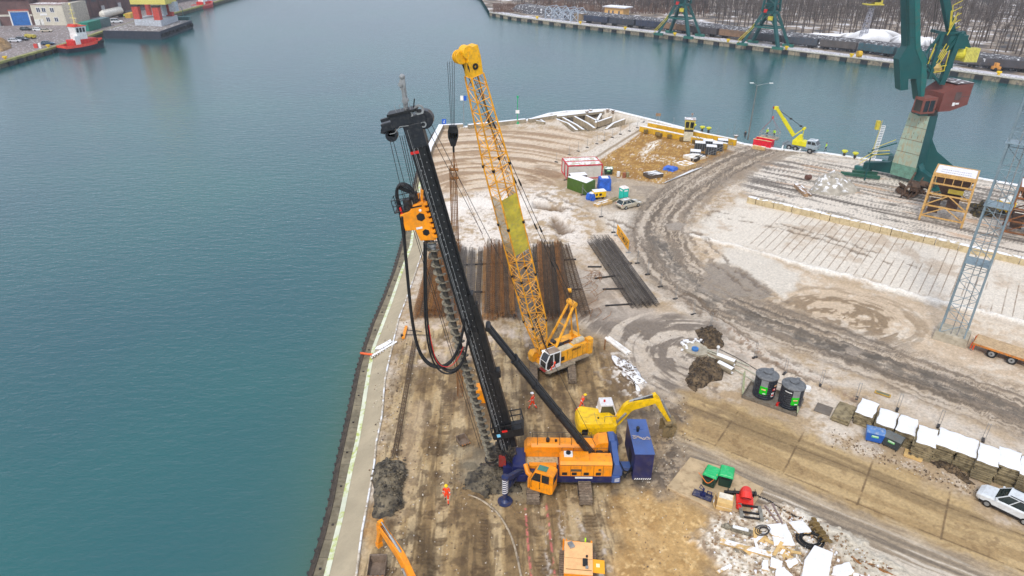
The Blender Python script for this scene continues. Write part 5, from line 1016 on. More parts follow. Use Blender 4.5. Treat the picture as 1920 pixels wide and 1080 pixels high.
# fence posts
fp = thing('fence_post', 'thin grey fence post on a dark foot', 'fence post', (0, 0, 0)); b = B(); b.cyl((0, -.12, .05), (0, -.12, 2.0), .022, n=5); b.cyl((0, .12, .05), (0, .12, 2.0), .022, n=5); b.cyl((0, -.12, 1.9), (0, .12, 1.9), .02, n=5); obj('post', b, GRY, fp); b = B(); b.box((0, 0, .07), (.7, .24, .14)); obj('foot', b, DARK, fp, bev=.02)
PIPN = ['upper', 'middle', 'dark lower']; FPS = {'in the row behind the slab stacks': [(1606, 748), (1682, 769), (1759, 800), (1843, 826)], 'in the row behind the fuel tanks': [(1332, 613), (1415, 671), (1471, 701), (1538, 723)],
       'in the curved row beside the haul road': [(1127, 407), (1150, 436), (1195, 494), (1214, 515), (1238, 538), (1266, 561), (1300, 590)], 'in the row along the dead grass lot': [(1163, 252), (1148, 258), (1133, 264), (1119, 270), (1101, 277), (1084, 284), (1067, 291), (1043, 304), (1180, 246), (1195, 240)], 'in the row around the containers': [(1060, 338), (1080, 352), (1092, 366), (1126, 386), (1096, 345)],
       'on the quay edge behind the yellow girders': [(1262, 236), (1284, 240), (1345, 254), (1362, 258), (1383, 256), (1207, 229)]}
first = True
for lab, pl in FPS.items():
    for i, (x, y) in enumerate(pl):
        r_ = ANG(pl[max(0, i-1)], pl[min(len(pl)-1, i+1)])+math.pi/2
        if first: fp.location = G(x, y); fp.rotation_euler = (0, 0, r_); fp['label'] = 'fence post, first '+lab; fp['group'] = 'fence posts '+lab; first = False
        else: dup(fp, G(x, y), r_, 'fence post, '+nth(i)+' '+lab, 'fence posts '+lab)
# fuel tanks and tray
ta, tang, tl = FR((1390, 746), (1493, 782)); t = thing('spill_tray', 'steel spill tray with folded side flaps under the two fuel tanks', 'tray', ta, tang); b = B(); W = 2.9; b.bx(0, tl, 0, W, .02, .12); 
for q in ((0, tl, 0, .08), (0, tl, W-.08, W), (0, .08, 0, W), (tl-.08, tl, 0, W)): b.bx(*q, .1, .4)
obj('basin', b, M('tray_steel', (120, 112, 100), dirt=.4), t); b = B()
for x0 in (0, tl):
    for i in range(3): b.beam((x0, .1+.25*i, .4), (x0-.7, W*.75+.25*i, 1.5), .08)
obj('flap_bars', b, M('pale_green_bars', (150, 156, 120), dirt=.3), t)
def tank(label, c, fa, first=None):
    t = thing('fuel_tank', label, 'tank', c, 0, 'fuel tanks'); b = B(); n = 28; prof = [(1.0, .0)]
    for i in range(9): z = .1+i*.25; prof += [(1.08, z), (1.08, z+.17), (1.03, z+.21)]
    prof += [(1.12, 2.38), (1.12, 2.46), (.95, 2.62), (.45, 2.74), (.42, 2.84), (0.01, 2.86)]
    secs = [[(math.cos(2*math.pi*j/n)*r, math.sin(2*math.pi*j/n)*r, z) for j in range(n)] for r, z in prof]; b.loft(secs); sh = obj('shell', b, M('tank_black', (34, 38, 46), .45, 0, .2, dirt=.15, dcol=(80, 84, 88)), t, smooth=False)
    b = B()
    b.cyl((0, 0, 2.4), (0, 0, 2.5), 1.14, n=n)
    for i in range(6): a = i*math.pi/3; b.beam((math.cos(a)*.45, math.sin(a)*.45, 2.74), (math.cos(a)*1.0, math.sin(a)*1.0, 2.58), .06, .08)
    b.cyl((.55, .5, 2.6), (.55, .5, 2.82), .2, n=12); b.cyl((-.6, .5, 2.6), (-.6, .5, 2.75), .16, n=12); b.cyl((0, 0, 2.8), (0, 0, 2.9), .44, n=16)
    secs = [[(math.cos(2*math.pi*j/n)*r, math.sin(2*math.pi*j/n)*r, z) for j in range(n)] for r, z in [(1.13, 2.5), (.96, 2.64), (.46, 2.76)]]; b.loft(secs); obj('lid', b, M('tank_lid', (96, 98, 100), .5, 0, .15, dirt=.2, dcol=(150, 150, 150)), t)
    def patch(z0, z1, a0, a1, mat, nm, r=1.1):
        b = B(); k = 6; vs = []
        for i in range(k+1): a = a0+(a1-a0)*i/k; vs += [(math.cos(a)*r, math.sin(a)*r, z0), (math.cos(a)*r, math.sin(a)*r, z1)]
        b.add(vs, [(2*i, 2*i+2, 2*i+3, 2*i+1) for i in range(k)]); return obj(nm, b, mat, sh)
    GR = M('sticker_green', (10, 190, 20), .4, var=.04); patch(.75, 1.65, fa-.32, fa+.32, GR, 'green_sticker', 1.125); patch(1.65, 2.37, fa-.3, fa+.3, M('cabinet_grey', (130, 134, 134), .4), 'cabinet_door', 1.13)
    patch(1.25, 1.4, fa-.18, fa+.18, M('salmon_print', (240, 190, 140)), 'sticker_print', 1.14); patch(.82, .92, fa-.02, fa+.22, WHT, 'sticker_print', 1.14); patch(1.15, 1.22, fa-.1, fa+.1, M('dark_print', (20, 110, 20)), 'sticker_print', 1.14)
    return t, patch
def around(px, r): g = G(*px); d = Vector((g.x, g.y, 0)).normalized(); return g+d*r
c1, c2 = around((1428, 753), 1.1), around((1476, 772), 1.1); c1.z = c2.z = .13
t, pt = tank('black fuel tank with green sticker and red warning signs, left one in the tray', c1, rad(-118)); pt(.5, 1.0, rad(-75), rad(-58), M('white_sign', (236, 232, 228)), 'warning_sign', 1.125); pt(.6, .8, rad(-73), rad(-60), RED, 'warning_sign', 1.135); pt(1.2, 1.5, rad(-72), rad(-52), RED, 'warning_sign', 1.125); pt(1.3, 1.45, rad(-66), rad(-58), WHT, 'warning_sign', 1.135); pt(1.7, 1.85, rad(-66), rad(-46), M('salmon_print'), 'warning_sign', 1.125)
t, pt = tank('black fuel tank with grey hatch above a green sticker, right one in the tray', c2, rad(-92)); pt(2.05, 2.15, rad(-150), rad(-115), WHT, 'lettering_strip', 1.125)
b = B(); p = G(1456, 764, .13); b.cyl(p, p+Vector((0, 0, .5)), .13, n=10); b.cyl(p+Vector((0, 0, .5)), p+Vector((0, 0, .65)), .06); b.beam(p+Vector((0, 0, .65)), p+Vector((.2, 0, .6)), .05); tag(obj('fire_extinguisher', b, RED), 'red fire extinguisher standing between the two fuel tanks', 'fire extinguisher')
b = B(); p = G(1512, 731, 0); b.cyl(p, p+Vector((0, 0, .35)), .42, n=14); tag(obj('tub', b, WHT), 'round white tub beside the right fuel tank', 'tub')
# pipes, well and manhole
for k, (x0, y0, x1, y1) in enumerate(((1345, 668, 1378, 681), (1347, 682, 1374, 696))):
    b = B(); a, c = G(x0, y0, .45), G(x1, y1, .45); b.cyl(a, c, .42, n=16, inner=.33); tag(obj('concrete_pipe', b, CONCS), ['snow topped concrete pipe, the farther of the pair by the spoil heaps', 'snow topped concrete pipe, the nearer of the pair by the spoil heaps'][k], 'pipe', 'concrete pipes')
for k, l_ in enumerate((((1318, 655), (1400, 692), (1432, 712)), ((1325, 664), (1395, 702), (1425, 722)), ((1318, 652), (1405, 686)))):
    b = B(); b.tube([G(x, y, .12+.06*k) for x, y in l_], .07, 6); tag(obj('thin_pipe', b, M('pale_pipe', (186, 184, 164), dirt=.2)), 'long thin pale pipe from the well to the tanks, %s one of three' % ['middle', 'nearest', 'farthest'][k], 'pipe', 'thin pipes between well and tanks')
b = B(); b.tube(smooth_poly([G(x, y, .06) for x, y in ((1350, 655), (1385, 672), (1425, 697), (1462, 722), (1520, 727))], 1), .035, 5); tag(obj('black_cable', b, RUB), 'black cable running from the well towards the tanks', 'cable')
t = thing('well_slab', 'irregular concrete slab with blue cover between two spoil heaps', 'slab', G(1305, 658)); b = B(Matrix.Translation(-t.location)); P = [G(x, y) for x, y in ((1279, 654), (1290, 646), (1308, 645), (1325, 655), (1326, 668), (1310, 671), (1290, 664))]; b.prism([(q.x, q.y) for q in P], 0, .3, 'z'); obj('slab', b, CONC, t); b = B(Matrix.Translation(-t.location)); p = G(1303, 656, .3); b.cyl(p, p+Vector((0, 0, .25)), .38, n=14); obj('cover', b, M('blue_cover', (50, 120, 190), dirt=.2), t)
b = B(Matrix.Translation(-t.location)); rr = random.Random(2)
for i in range(28): q = G(*random.Random(i).choice([(1282, 650), (1290, 645), (1308, 643), (1318, 647), (1280, 657)])); b.ball(q+Vector((rr.uniform(-.5, .5), rr.uniform(-.4, .4), .25)), rr.uniform(.1, .22), 6)
obj('snow_lumps', b, SNOW, t)
b = B(); p = G(1344, 668, 0); b.cyl(p, p+Vector((0, 0, 1.1)), .06); b.ball(p+Vector((0, 0, 1.2)), .2, 8); tag(obj('vent_post', b, WHT), 'short white post with round cap by the concrete pipes', 'post')
# slab stacks
rdA = ANG((1601.7, 880.6), (1801.7, 958)); rr = random.Random(12)
slm = B(); slm.bx(-.78, .78, -1.45, 1.45, 0, .145); slab_me = mesh_of('concrete_slab', slm, M('old_road_slab', (140, 126, 96), .9, 0, .3, .9, dirt=.5, dcol=(88, 76, 54), bump=.6))
SST = [(1583, 771, 3, 0), (1625, 764, 6, 1), (1664, 783, 6, 1), (1703, 797, 7, 1), (1739, 816, 9, 1), (1778, 821, 9, 1), (1817, 837, 9, 1), (1853, 852, 10, 1), (1897, 860, 10, 1), (1936, 878, 10, 1)]
WHO = ['the bare brown leftmost stack', 'the stack left of the blue bin', 'the stack behind the blue bin', 'the stack behind the grey bin', 'the stack behind the wooden pallet', 'the sixth stack from the left', 'the seventh stack from the left', 'the eighth stack from the left', 'the ninth stack from the left', 'the stack at the right photo edge']
for k, (x, y, n, sn) in enumerate(SST):
    base = G(x, y, n*.2)
    for i in range(n):
        a_ = rdA+rr.uniform(-.05, .05); o = bpy.data.objects.new('concrete_slab', slab_me); COL.objects.link(o); o.location = (base.x+rr.uniform(-.1, .1), base.y+rr.uniform(-.12, .12)-(.25 if i < n//2 and sn and n < 8 else 0), i*.2); o.rotation_euler = (0, 0, a_)
        top = i == n-1 and sn; tag(o, ('snow covered top slab of ' if top else 'flat slab, %s from below, in ' % nth(i))+WHO[k], 'concrete block', 'slabs in '+WHO[k])
        if top:
            b = B(); NX, NY = 12, 20; vs = []
            for iy in range(NY+1):
                for ix in range(NX+1):
                    u, v = ix/NX*2-1, iy/NY*2-1; e_ = min(1, (1-max(abs(u), abs(v)))*6); jx = 1+.05*math.sin(v*5+k*2)+rr.uniform(-.02, .02); vs.append((u*.78*jx, v*1.42*(1+.03*math.sin(u*4+k)), .148+.075*e_+rr.uniform(0, .012)))
            b.add(vs, [(iy*(NX+1)+ix, iy*(NX+1)+ix+1, (iy+1)*(NX+1)+ix+1, (iy+1)*(NX+1)+ix) for ix in range(NX) for iy in range(NY)]); obj('snow_cap', b, SNOW, o, smooth=True)
def bin_(label, px, ang, body, lid, s=1.0, group='waste bins'):
    t = thing('waste_bin', label, 'bin', G(*px), ang, group); t.scale = (s, s, s); b = B(); b.loft([[(x*.62, y*.42, .18) for x, y in ((-1, -1), (1, -1), (1, 1), (-1, 1))], [(x*.68, y*.5, .7) for x, y in ((-1, -1), (1, -1), (1, 1), (-1, 1))], [(x*.72, y*.56, 1.12) for x, y in ((-1, -1), (1, -1), (1, 1), (-1, 1))]]); bo = obj('body', b, body, t, bev=.03)
    b = B(); P = [(-.58, 1.13)]+[(-.58+1.16*i/8, 1.13+.26*math.sin(math.pi*i/8)) for i in range(9)]+[(.58, 1.13)]
    b.prism(P, -.74, .74, 'x')
    for i in range(5): x = -.6+i*.3; b.prism([(u*1.02, v+.02) for u, v in P], x-.05, x+.05, 'x')
    obj('lid', b, lid, t); b = B()
    for x in (-.5, .5):
        for y in (-.32, .32): b.cyl((x-.03, y, .1), (x+.03, y, .1), .1, n=10)
    obj('wheel', b, BLK, t); b = B(); b.bx(-.28, .28, -.545, -.53, .72, .95); b.m = 1; b.bx(-.24, .24, -.55, -.53, .85, .92); o = obj('sticker', b, [M('sticker_leaf', (120, 200, 120)), WHT], bo); o.rotation_euler = (0, 0, 0); return t
bin_('blue four wheeled bin with ribbed lid in front of the slab stacks', (1636, 826), rdA+rad(12), M('bin_blue', (24, 92, 180), .45, dirt=.12), M('bin_lid_blue', (80, 122, 176), .5, var=.1, dirt=.35, dcol=(170, 175, 180)), 1.05)
bin_('dark grey four wheeled bin with ribbed lid in front of the slab stacks', (1671, 838), rdA+rad(-12), M('bin_grey', (50, 62, 66), .45, dirt=.12), M('bin_lid_grey', (96, 100, 98), .5, var=.1, dirt=.3), 1.05)
bin_('dark green bin with light green lid beside the red framed containers', (1140, 327), rad(0), M('bin_green', (30, 62, 50), .5, dirt=.2), M('bin_lid_green', (90, 140, 96), .5, snow=.4), 1.1)
a, ang, L = FR((1693, 855), (1728, 868)); t = thing('pallet', 'pale wooden pallet with two square openings before the slab stacks', 'pallet', a, ang); b = B()
for x0, x1, y0, y1 in ((0, L, 0, .22), (0, L, .78, 1.0), (0, .3, .22, .78), (L/2-.15, L/2+.15, .22, .78), (L-.35, L, .22, .78)): b.bx(x0, x1, y0, y1, .12, .2)
b.bx(.05, L-.05, .02, .12, 0, .12); b.bx(.05, L-.05, .88, .98, 0, .12); obj('boards', b, WOODC, t)
t = thing('road_plate', 'flat grey steel plate on the ground beside the brown slab stack', 'plate', G(1544, 768), rdA); b = B(); b.bx(-.75, .75, -.8, .8, .02, .07); obj('plate', b, M('plate_grey', (110, 100, 88), .5, dirt=.3), t)
t = thing('drain_grate', 'yellow framed drain grate in the snowy ground', 'grate', G(1655, 739), rdA); b = B(); b.bx(-.75, .75, -.28, .28, .03, .08); obj('frame', b, M('mustard', (190, 150, 60)), t); b = B(); b.bx(-.62, .62, -.18, .18, .082, .1); obj('grid', b, M('grate_green', (110, 110, 84)), t)
# ---------------------------------------------------------------- corner pad with loose gear
t = thing('concrete_pad', 'thick concrete pad carrying the two green boxes', 'pad', G(1300, 905)); P = [G(x, y, .22)-t.location for x, y in ((1250, 913), (1294, 857), (1360, 877), (1432, 915), (1405, 962), (1352, 968), (1330, 952))]
b = B(); b.prism([(q.x, q.y) for q in P], -.1, .24, 'z'); obj('slab', b, M('pad_concrete', (190, 166, 130), .85, 0, .15, .7, dirt=.4, dcol=(150, 124, 92)), t, bev=.04)
def gbox(label, px, ang):
    t = thing('plastic_box', label, 'box', G(*px, .24), ang, 'green lidded boxes'); b = B(); b.loft([[(x*.5, y*.58, 0) for x, y in ((-1, -1), (1, -1), (1, 1), (-1, 1))], [(x*.58, y*.68, 1.15) for x, y in ((-1, -1), (1, -1), (1, 1), (-1, 1))]]); bo = obj('body', b, M('box_dark_green', (22, 58, 48), .45, dirt=.2, dcol=(60, 80, 60)), t, bev=.08)
    b = B(); b.loft([[(x*.62, y*.72, 1.16) for x, y in ((-1, -1), (1, -1), (1, 1), (-1, 1))], [(x*.5, y*.62, 1.36) for x, y in ((-1, -1), (1, -1), (1, 1), (-1, 1))]]); obj('lid', b, M('box_green', (14, 178, 98), .4, var=.1, dirt=.2, dcol=(120, 200, 150)), t, bev=.05)
    b = B(); b.bx(-.35, .35, -.76, -.70, 1.0, 1.12); b.bx(-.64, -.58, -.3, -.15, .8, 1.1); b.bx(-.64, -.58, .15, .3, .8, 1.1); obj('handle', b, BLK, t); return t
gbox('dark box with bright green lid and orange strap, left one on the concrete pad', (1331, 905), rad(-32)); gbox('dark box with bright green lid, right one on the concrete pad', (1359, 905), rad(-22))
b = B(); b.tube(smooth_poly([G(x, y, z) for x, y, z in ((1310, 886, 1.5), (1318, 896, 1.7), (1326, 908, 1.2), (1338, 900, 1.3), (1345, 890, 1.6))], 2), .03, 5); tag(obj('strap', b, M('orange_strap', (240, 120, 30))), 'orange strap draped over the left green lidded box', 'strap')
t = thing('pump_cart', 'small navy pump on a tray in front of the left green box', 'pump', G(1317, 931, .24), rad(-30)); b = B(); b.bx(-.8, .8, -.35, .35, .05, .1)
for q in ((-.8, .8, -.35, -.3), (-.8, .8, .3, .35), (-.8, -.75, -.35, .35), (.75, .8, -.35, .35)): b.bx(*q, .05, .22)
obj('tray', b, M('tray_navy', (56, 60, 90), dirt=.3, dcol=(150, 140, 130)), t); b = B(); b.cyl((0, 0, .1), (0, 0, .9), .08); b.bx(-.2, .2, -.15, .15, .1, .45); b.tube([(0, 0, .9), (-.3, .1, 1.1), (-.3, -.3, 1.1), (0, -.3, 1.0)], .04); b.tube([(.3, .2, .1), (.3, .2, .6), (.65, .2, .6), (.65, .2, .1)], .04); obj('pump', b, NAVY, t)
t, L = crate('wooden_crate', 'open plywood crate with white papers beside the red elbow', 'crate', (1341, 958), (1370, 966), 1.2, .85, WOODC); t.location.z = .2; b = B(); b.bx(.08, L-.08, .5, 1.12, .855, .9); b.bx(-.02, L+.02, -.012, -.002, .4, .43); obj('papers', b, M('papers', (236, 226, 206), dirt=.2), t)
b = B(); b.box((-.15, .5, .4), (.06, 1.3, .5), (0, -.4, 0)); obj('lid_board', b, WOOD, t)
t = thing('pipe_elbow', 'big red pipe elbow with flange standing on the pad', 'pipe elbow', G(1395, 944, .2), rad(-15)); b = B(); P = [(0, -.1+.05*i, .3+.5*math.sin(i*.3)) for i in range(2)]
b.tube([(0, .55, .25), (0, .5, .75), (0, .25, 1.1), (0, -.15, 1.15), (0, -.42, .95)], .45, 16); b.box((0, .1, .3), (1.35, .9, .18)); b.bx(-.65, -.5, -.5, .5, 0, .3); b.bx(.5, .65, -.5, .5, 0, .3); obj('elbow', b, M('elbow_red', (226, 50, 40), .45, var=.1, dirt=.1), t, bev=.02)
b = B(); b.cyl((0, -.43, .93), (0, -.46, .90), .36, n=16); obj('opening', b, M('dark_red', (150, 30, 26)), t); b = B(); b.ball((-.45, -.75, .22), .25, 10); obj('red_ball', b, RED, t)
t = thing('short_auger', 'short black auger lying behind the red elbow', 'auger', G(1358, 922, .5)); b = B(); b.cyl((0, 0, 0), (2.6, -.2, 0), .13, .2, n=10); helix(b, (.1, 0, 0), (2.5, -.2, 0), .12, .38, .55, 14, .04); obj('auger_body', b, BLK, t)
a, ang, L = FR((1386, 978), (1430, 984)); t = thing('steel_frame', 'grey steel frame with two dark cross beams on the snowy rubble', 'frame', a, ang); b = B(); b.bx(0, .28, 0, 1.5, .3, .55); b.bx(L-.28, L, 0, 1.5, .3, .55); obj('side_beam', b, M('frame_grey', (130, 128, 118), dirt=.3), t); b = B()  # steel frame lying on the rubble
for y in (0.02, .55, 1.3): b.bx(.26, L-.26, y, y+.12, .42, .56)
obj('cross_beam', b, BLK, t)
for k, (x0, y0, x1, y1) in enumerate(((1434, 948, 1461, 983), (1448, 944, 1467, 981))):
    b = B(); b.beam(G(x0, y0, .4), G(x1, y1, .4), .12, .1); tag(obj('steel_bar', b, M('bar_steel', (140, 120, 116), dirt=.3)), 'long thin steel bar lying on the rubble, the '+('left' if k == 0 else 'right')+' of the pair', 'bar', 'pair of steel bars')
b = B(); P = [(1415, 927), (1440, 938), (1462, 952), (1485, 966), (1505, 972)]; rr = random.Random(4)
for a_, c_ in zip(P[:-1], P[1:]):
    for i in range(14): q = G(*a_, .3).lerp(G(*c_, .3), i/14); b.box(q+Vector((rr.uniform(-.06, .06), rr.uniform(-.06, .06), 0)), (.16, .06, .06), (0, 0, i*1.3))
tag(obj('chain', b, DARK), 'dark chain lying along the edge of the slab road', 'chain')
t = thing('gearbox', 'long greasy gear unit lying left of the brown sheet', 'machine part', G(1380, 996, .35)); b = B(); b.beam((-.4, .1, .25), (1.1, -.45, .25), .35, .35); b.ball((-.7, .25, .25), .28); b.cyl((-1.1, .3, .25), (-.4, .1, .25), .13); b.m = 1; b.beam((-.3, .07, .45), (.8, -.33, .45), .28, .08); obj('unit', b, [MUDST, WHT], t)
b = B(); b.beam(G(1350, 1014, .5), G(1447, 1041, .5), .5, .14); tag(obj('plank', b, WOOD), 'long plank lying across the rubble', 'plank')
def sheet(label, pts, z, mat, th=.12, name='snowy_board', cat='board', grp='snow covered boards on the rubble'):
    b = B(); P = [G(x, y, z+th) for x, y in pts]; c = sum(P, Vector())/len(P); rj = random.Random(int(pts[0][0])); P = [a_.lerp(c_, i/4)+Vector((rj.uniform(-.05, .05), rj.uniform(-.05, .05), 0)) for a_, c_ in zip(P, P[1:]+P[:1]) for i in range(4)]; b.prism([(q.x-c.x, q.y-c.y) for q in P], -th, -.04, 'z'); o = obj(name, b, WOOD if mat is SNOW else mat); o.location = (c.x, c.y, z+th); tag(o, label, cat, grp)
    if mat is SNOW: b = B(); b.prism([((q.x-c.x)*.97, (q.y-c.y)*.97) for q in P], -.037, .03, 'z'); obj('snow_cap', b, SNOW, o, bev=.02)
    o.rotation_euler = (rj.uniform(-.07, .07), rj.uniform(-.07, .07), 0); return o
sheet('snow covered board right of the cable coil', ((1437, 985), (1465, 980), (1470, 1008), (1446, 1002)), .5, SNOW); sheet('large snow covered board in the middle of the rubble', ((1447, 990), (1474, 980), (1492, 1022), (1450, 1024)), .35, SNOW)
sheet('bare brown board under the cable coil', ((1413, 988), (1428, 996), (1443, 1010), (1440, 1020), (1412, 1008)), .35, WOODC); sheet('snow covered board behind the hose coil', ((1479, 978), (1505, 975), (1523, 998), (1498, 1000)), .5, SNOW)
sheet('small snow covered slab at the lower left of the rubble', ((1447, 1044), (1468, 1052), (1465, 1068), (1443, 1062)), .5, SNOW); sheet('small snow covered slab between the rubble and the large stack', ((1472, 1052), (1492, 1046), (1497, 1055), (1480, 1066)), .5, SNOW)
sheet('snow covered board at the bottom edge of the photo', ((1455, 1066), (1470, 1063), (1490, 1082), (1450, 1095)), .5, SNOW); sheet('ragged snow covered piece beside the lower left slab', ((1430, 1050), (1440, 1050), (1442, 1070), (1428, 1066)), .4, SNOW)
sheet('snow covered board right of the large stack', ((1562, 1062), (1592, 1052), (1602, 1070), (1590, 1082), (1558, 1078)), .4, SNOW); sheet('snow covered board low at the right of the rubble', ((1600, 1072), (1630, 1082), (1640, 1110), (1596, 1100)), .3, SNOW); sheet('brown slab below the large snowy board', ((1458, 1028), (1490, 1026), (1497, 1042), (1470, 1048)), .3, WOODC)
rj2 = random.Random(55)
for k in range(18):
    x, y = rj2.uniform(1350, 1440)+k*6, rj2.uniform(1000, 1070)+k*1.5; a_ = G(x, y, .42+.03*(k % 3)); an_ = rj2.uniform(0, 3.1); l_ = rj2.uniform(.5, 1.6); d_ = Vector((math.cos(an_), math.sin(an_), rj2.uniform(-.05, .1)))*l_; b = B(); b.beam(-d_/2, d_/2, rj2.uniform(.12, .3), .05); o = obj('broken_board', b, [WOOD, M('grey_board', (150, 138, 118), dirt=.4), WOODC][k % 3]); o.location = a_; tag(o, 'broken board lying loose in the snowy rubble, %s from the left' % nth(k), 'board', 'loose broken boards')
t = thing('board_stack', 'large snow covered stack of boards at the bottom edge beside the hose coil', 'stack', G(1530, 1070)); P = [G(x, y, 1.0)-t.location for x, y in ((1527, 1022), (1562, 1036), (1550, 1100), (1500, 1095), (1508, 1050))]; b = B()
for i in range(5): b.prism([(q.x*(1+.02*(i % 2)), q.y*(1-.015*(i % 2))) for q in P], i*.2, i*.2+.16, 'z')
obj('boards', b, WOOD, t); b = B(); b.prism([(q.x*.98, q.y*.98) for q in P], .965, 1.06, 'z'); obj('snow_cap', b, SNOW, t, bev=.04)
def coil(label, px, r, n, th, mat, z=.3, tilt=0):
    b = B(); P = []
    rr = random.Random(int(px[0]))
    for i in range(n*24): a = 2*math.pi*i/24; q = r+.09*math.sin(i*.21)+rr.uniform(-.01, .01)-(i//24)*.07; P.append((math.cos(a)*q, math.sin(a)*q*.9, (i//24 % 3)*th*1.6+.05+tilt*math.cos(a)*q))
    b.tube(P, th, 6); o = obj('hose_coil', b, mat, smooth=True); o.location = G(*px, z); return tag(o, label, 'hose coil')
coil('big coil of black hoses between the snowy boards', (1520, 1014), 1.02, 7, .055, RUB, .35); coil('small coil of thin dark cable on the brown board', (1430, 996), .55, 5, .03, DARK, .55, .3)
t = thing('muddy_auger', 'muddy auger section standing up beside the hose coil', 'auger', G(1545, 1018, .3)); b = B(); b.cyl((.1, 0, .2), (-.3, 1.9, .3), .16); helix(b, (.1, -.3, .25), (-.3, 1.9, .3), .14, .42, .42, 14, .05); obj('auger_body', b, M('mud_auger', (126, 104, 62), .8, dirt=.5), t)
rr = random.Random(8)
for k in range(7):
    b = B(); x, y = 1585+k*13, 1040+k*5.5; a = G(x, y, .25+.05*(k % 3)); c = G(x+rr.uniform(25, 50), y+rr.uniform(6, 30), .25); b.cyl(a, c, .07+.03*(k % 2), n=8); b.ball(a, .14, 6); tag(obj('scrap_pipe', b, RUST if k % 2 else M('scrap_brown', (110, 84, 58), dirt=.4)), 'scrap pipe, %s from the left beside the slab road' % nth(k), 'pipe', 'scrap pipes beside the slab road')
for k, (x, y) in enumerate(((1479, 972), (1499, 972))):
    b = B(); b.tube([G(x, y, .3), G(x+1, y-1, .9), G(x+3, y-2, 1.1)], .07, 6); tag(obj('rusty_hook', b, RUST), 'rusty bent hook standing behind the snowy board, '+('left one' if k == 0 else 'right one'), 'hook', 'bent hooks')
b = B(); rr = random.Random(21)
pl = w2([(1310, 1015), (1346, 968), (1470, 950), (1560, 990), (1680, 1075), (1640, 1110), (1380, 1100)]); x0, x1, y0, y1 = min(p[0] for p in pl), max(p[0] for p in pl), min(p[1] for p in pl), max(p[1] for p in pl)
for i in range(1300):
    x, y = rr.uniform(x0, x1), rr.uniform(y0, y1)
    if sdpoly(np.array([x]), np.array([y]), pl)[0] > .2: s_ = rr.uniform(.02, .11)**1; b.m = rr.choice((0, 0, 1, 2)); b.box((x, y, .36+s_*.3), (s_*rr.uniform(1, 2.4), s_*rr.uniform(.8, 1.6), s_), (rr.uniform(-.4, .4), rr.uniform(-.4, .4), rr.uniform(0, 3)))
q = obj('rubble', b, [M('rubble_brown', (150, 120, 88), dirt=.4), SNOW, CONC]); tag(q, 'small rubble and splinters strewn over the snowy corner', 'rubble', kind='stuff')
# loose stones and clods of the whole site
b = B(); rr = random.Random(22)
for i in range(1500):
    x, y = rr.uniform(700, 1300), rr.uniform(600, 1090)
    p = G(x, y); s_ = rr.uniform(.015, .07)
    if y > 740 and x > 1000 and rr.random() < .3: continue
    b.m = rr.choice((0, 0, 1, 2)); b.box((p.x, p.y, .05), (s_*1.6, s_*1.2, s_), (rr.uniform(-.4, .4), rr.uniform(-.4, .4), rr.uniform(0, 3)))
for i in range(1300):
    x, y = rr.choice([(rr.uniform(1200, 1290), rr.uniform(745, 930)), (rr.gauss(900, 70), rr.gauss(905, 35)), (rr.gauss(740, 18), rr.uniform(600, 1080)), (rr.uniform(1560, 1860), 0)])
    if y == 0: y = 845+(x-1640)*.38+rr.gauss(6, 7)
    p = G(x, y); s_ = rr.uniform(.02, .09); b.m = rr.choice((0, 0, 1, 2)); b.box((p.x, p.y, .05), (s_*1.6, s_*1.2, s_), (rr.uniform(-.4, .4), rr.uniform(-.4, .4), rr.uniform(0, 3)))
q = obj('loose_stones', b, [M('clod', (138, 116, 90)), M('dark_clod', (100, 84, 66)), M('pale_stone', (206, 194, 176))]); tag(q, 'small stones and clods strewn over the site', 'stones', kind='stuff')
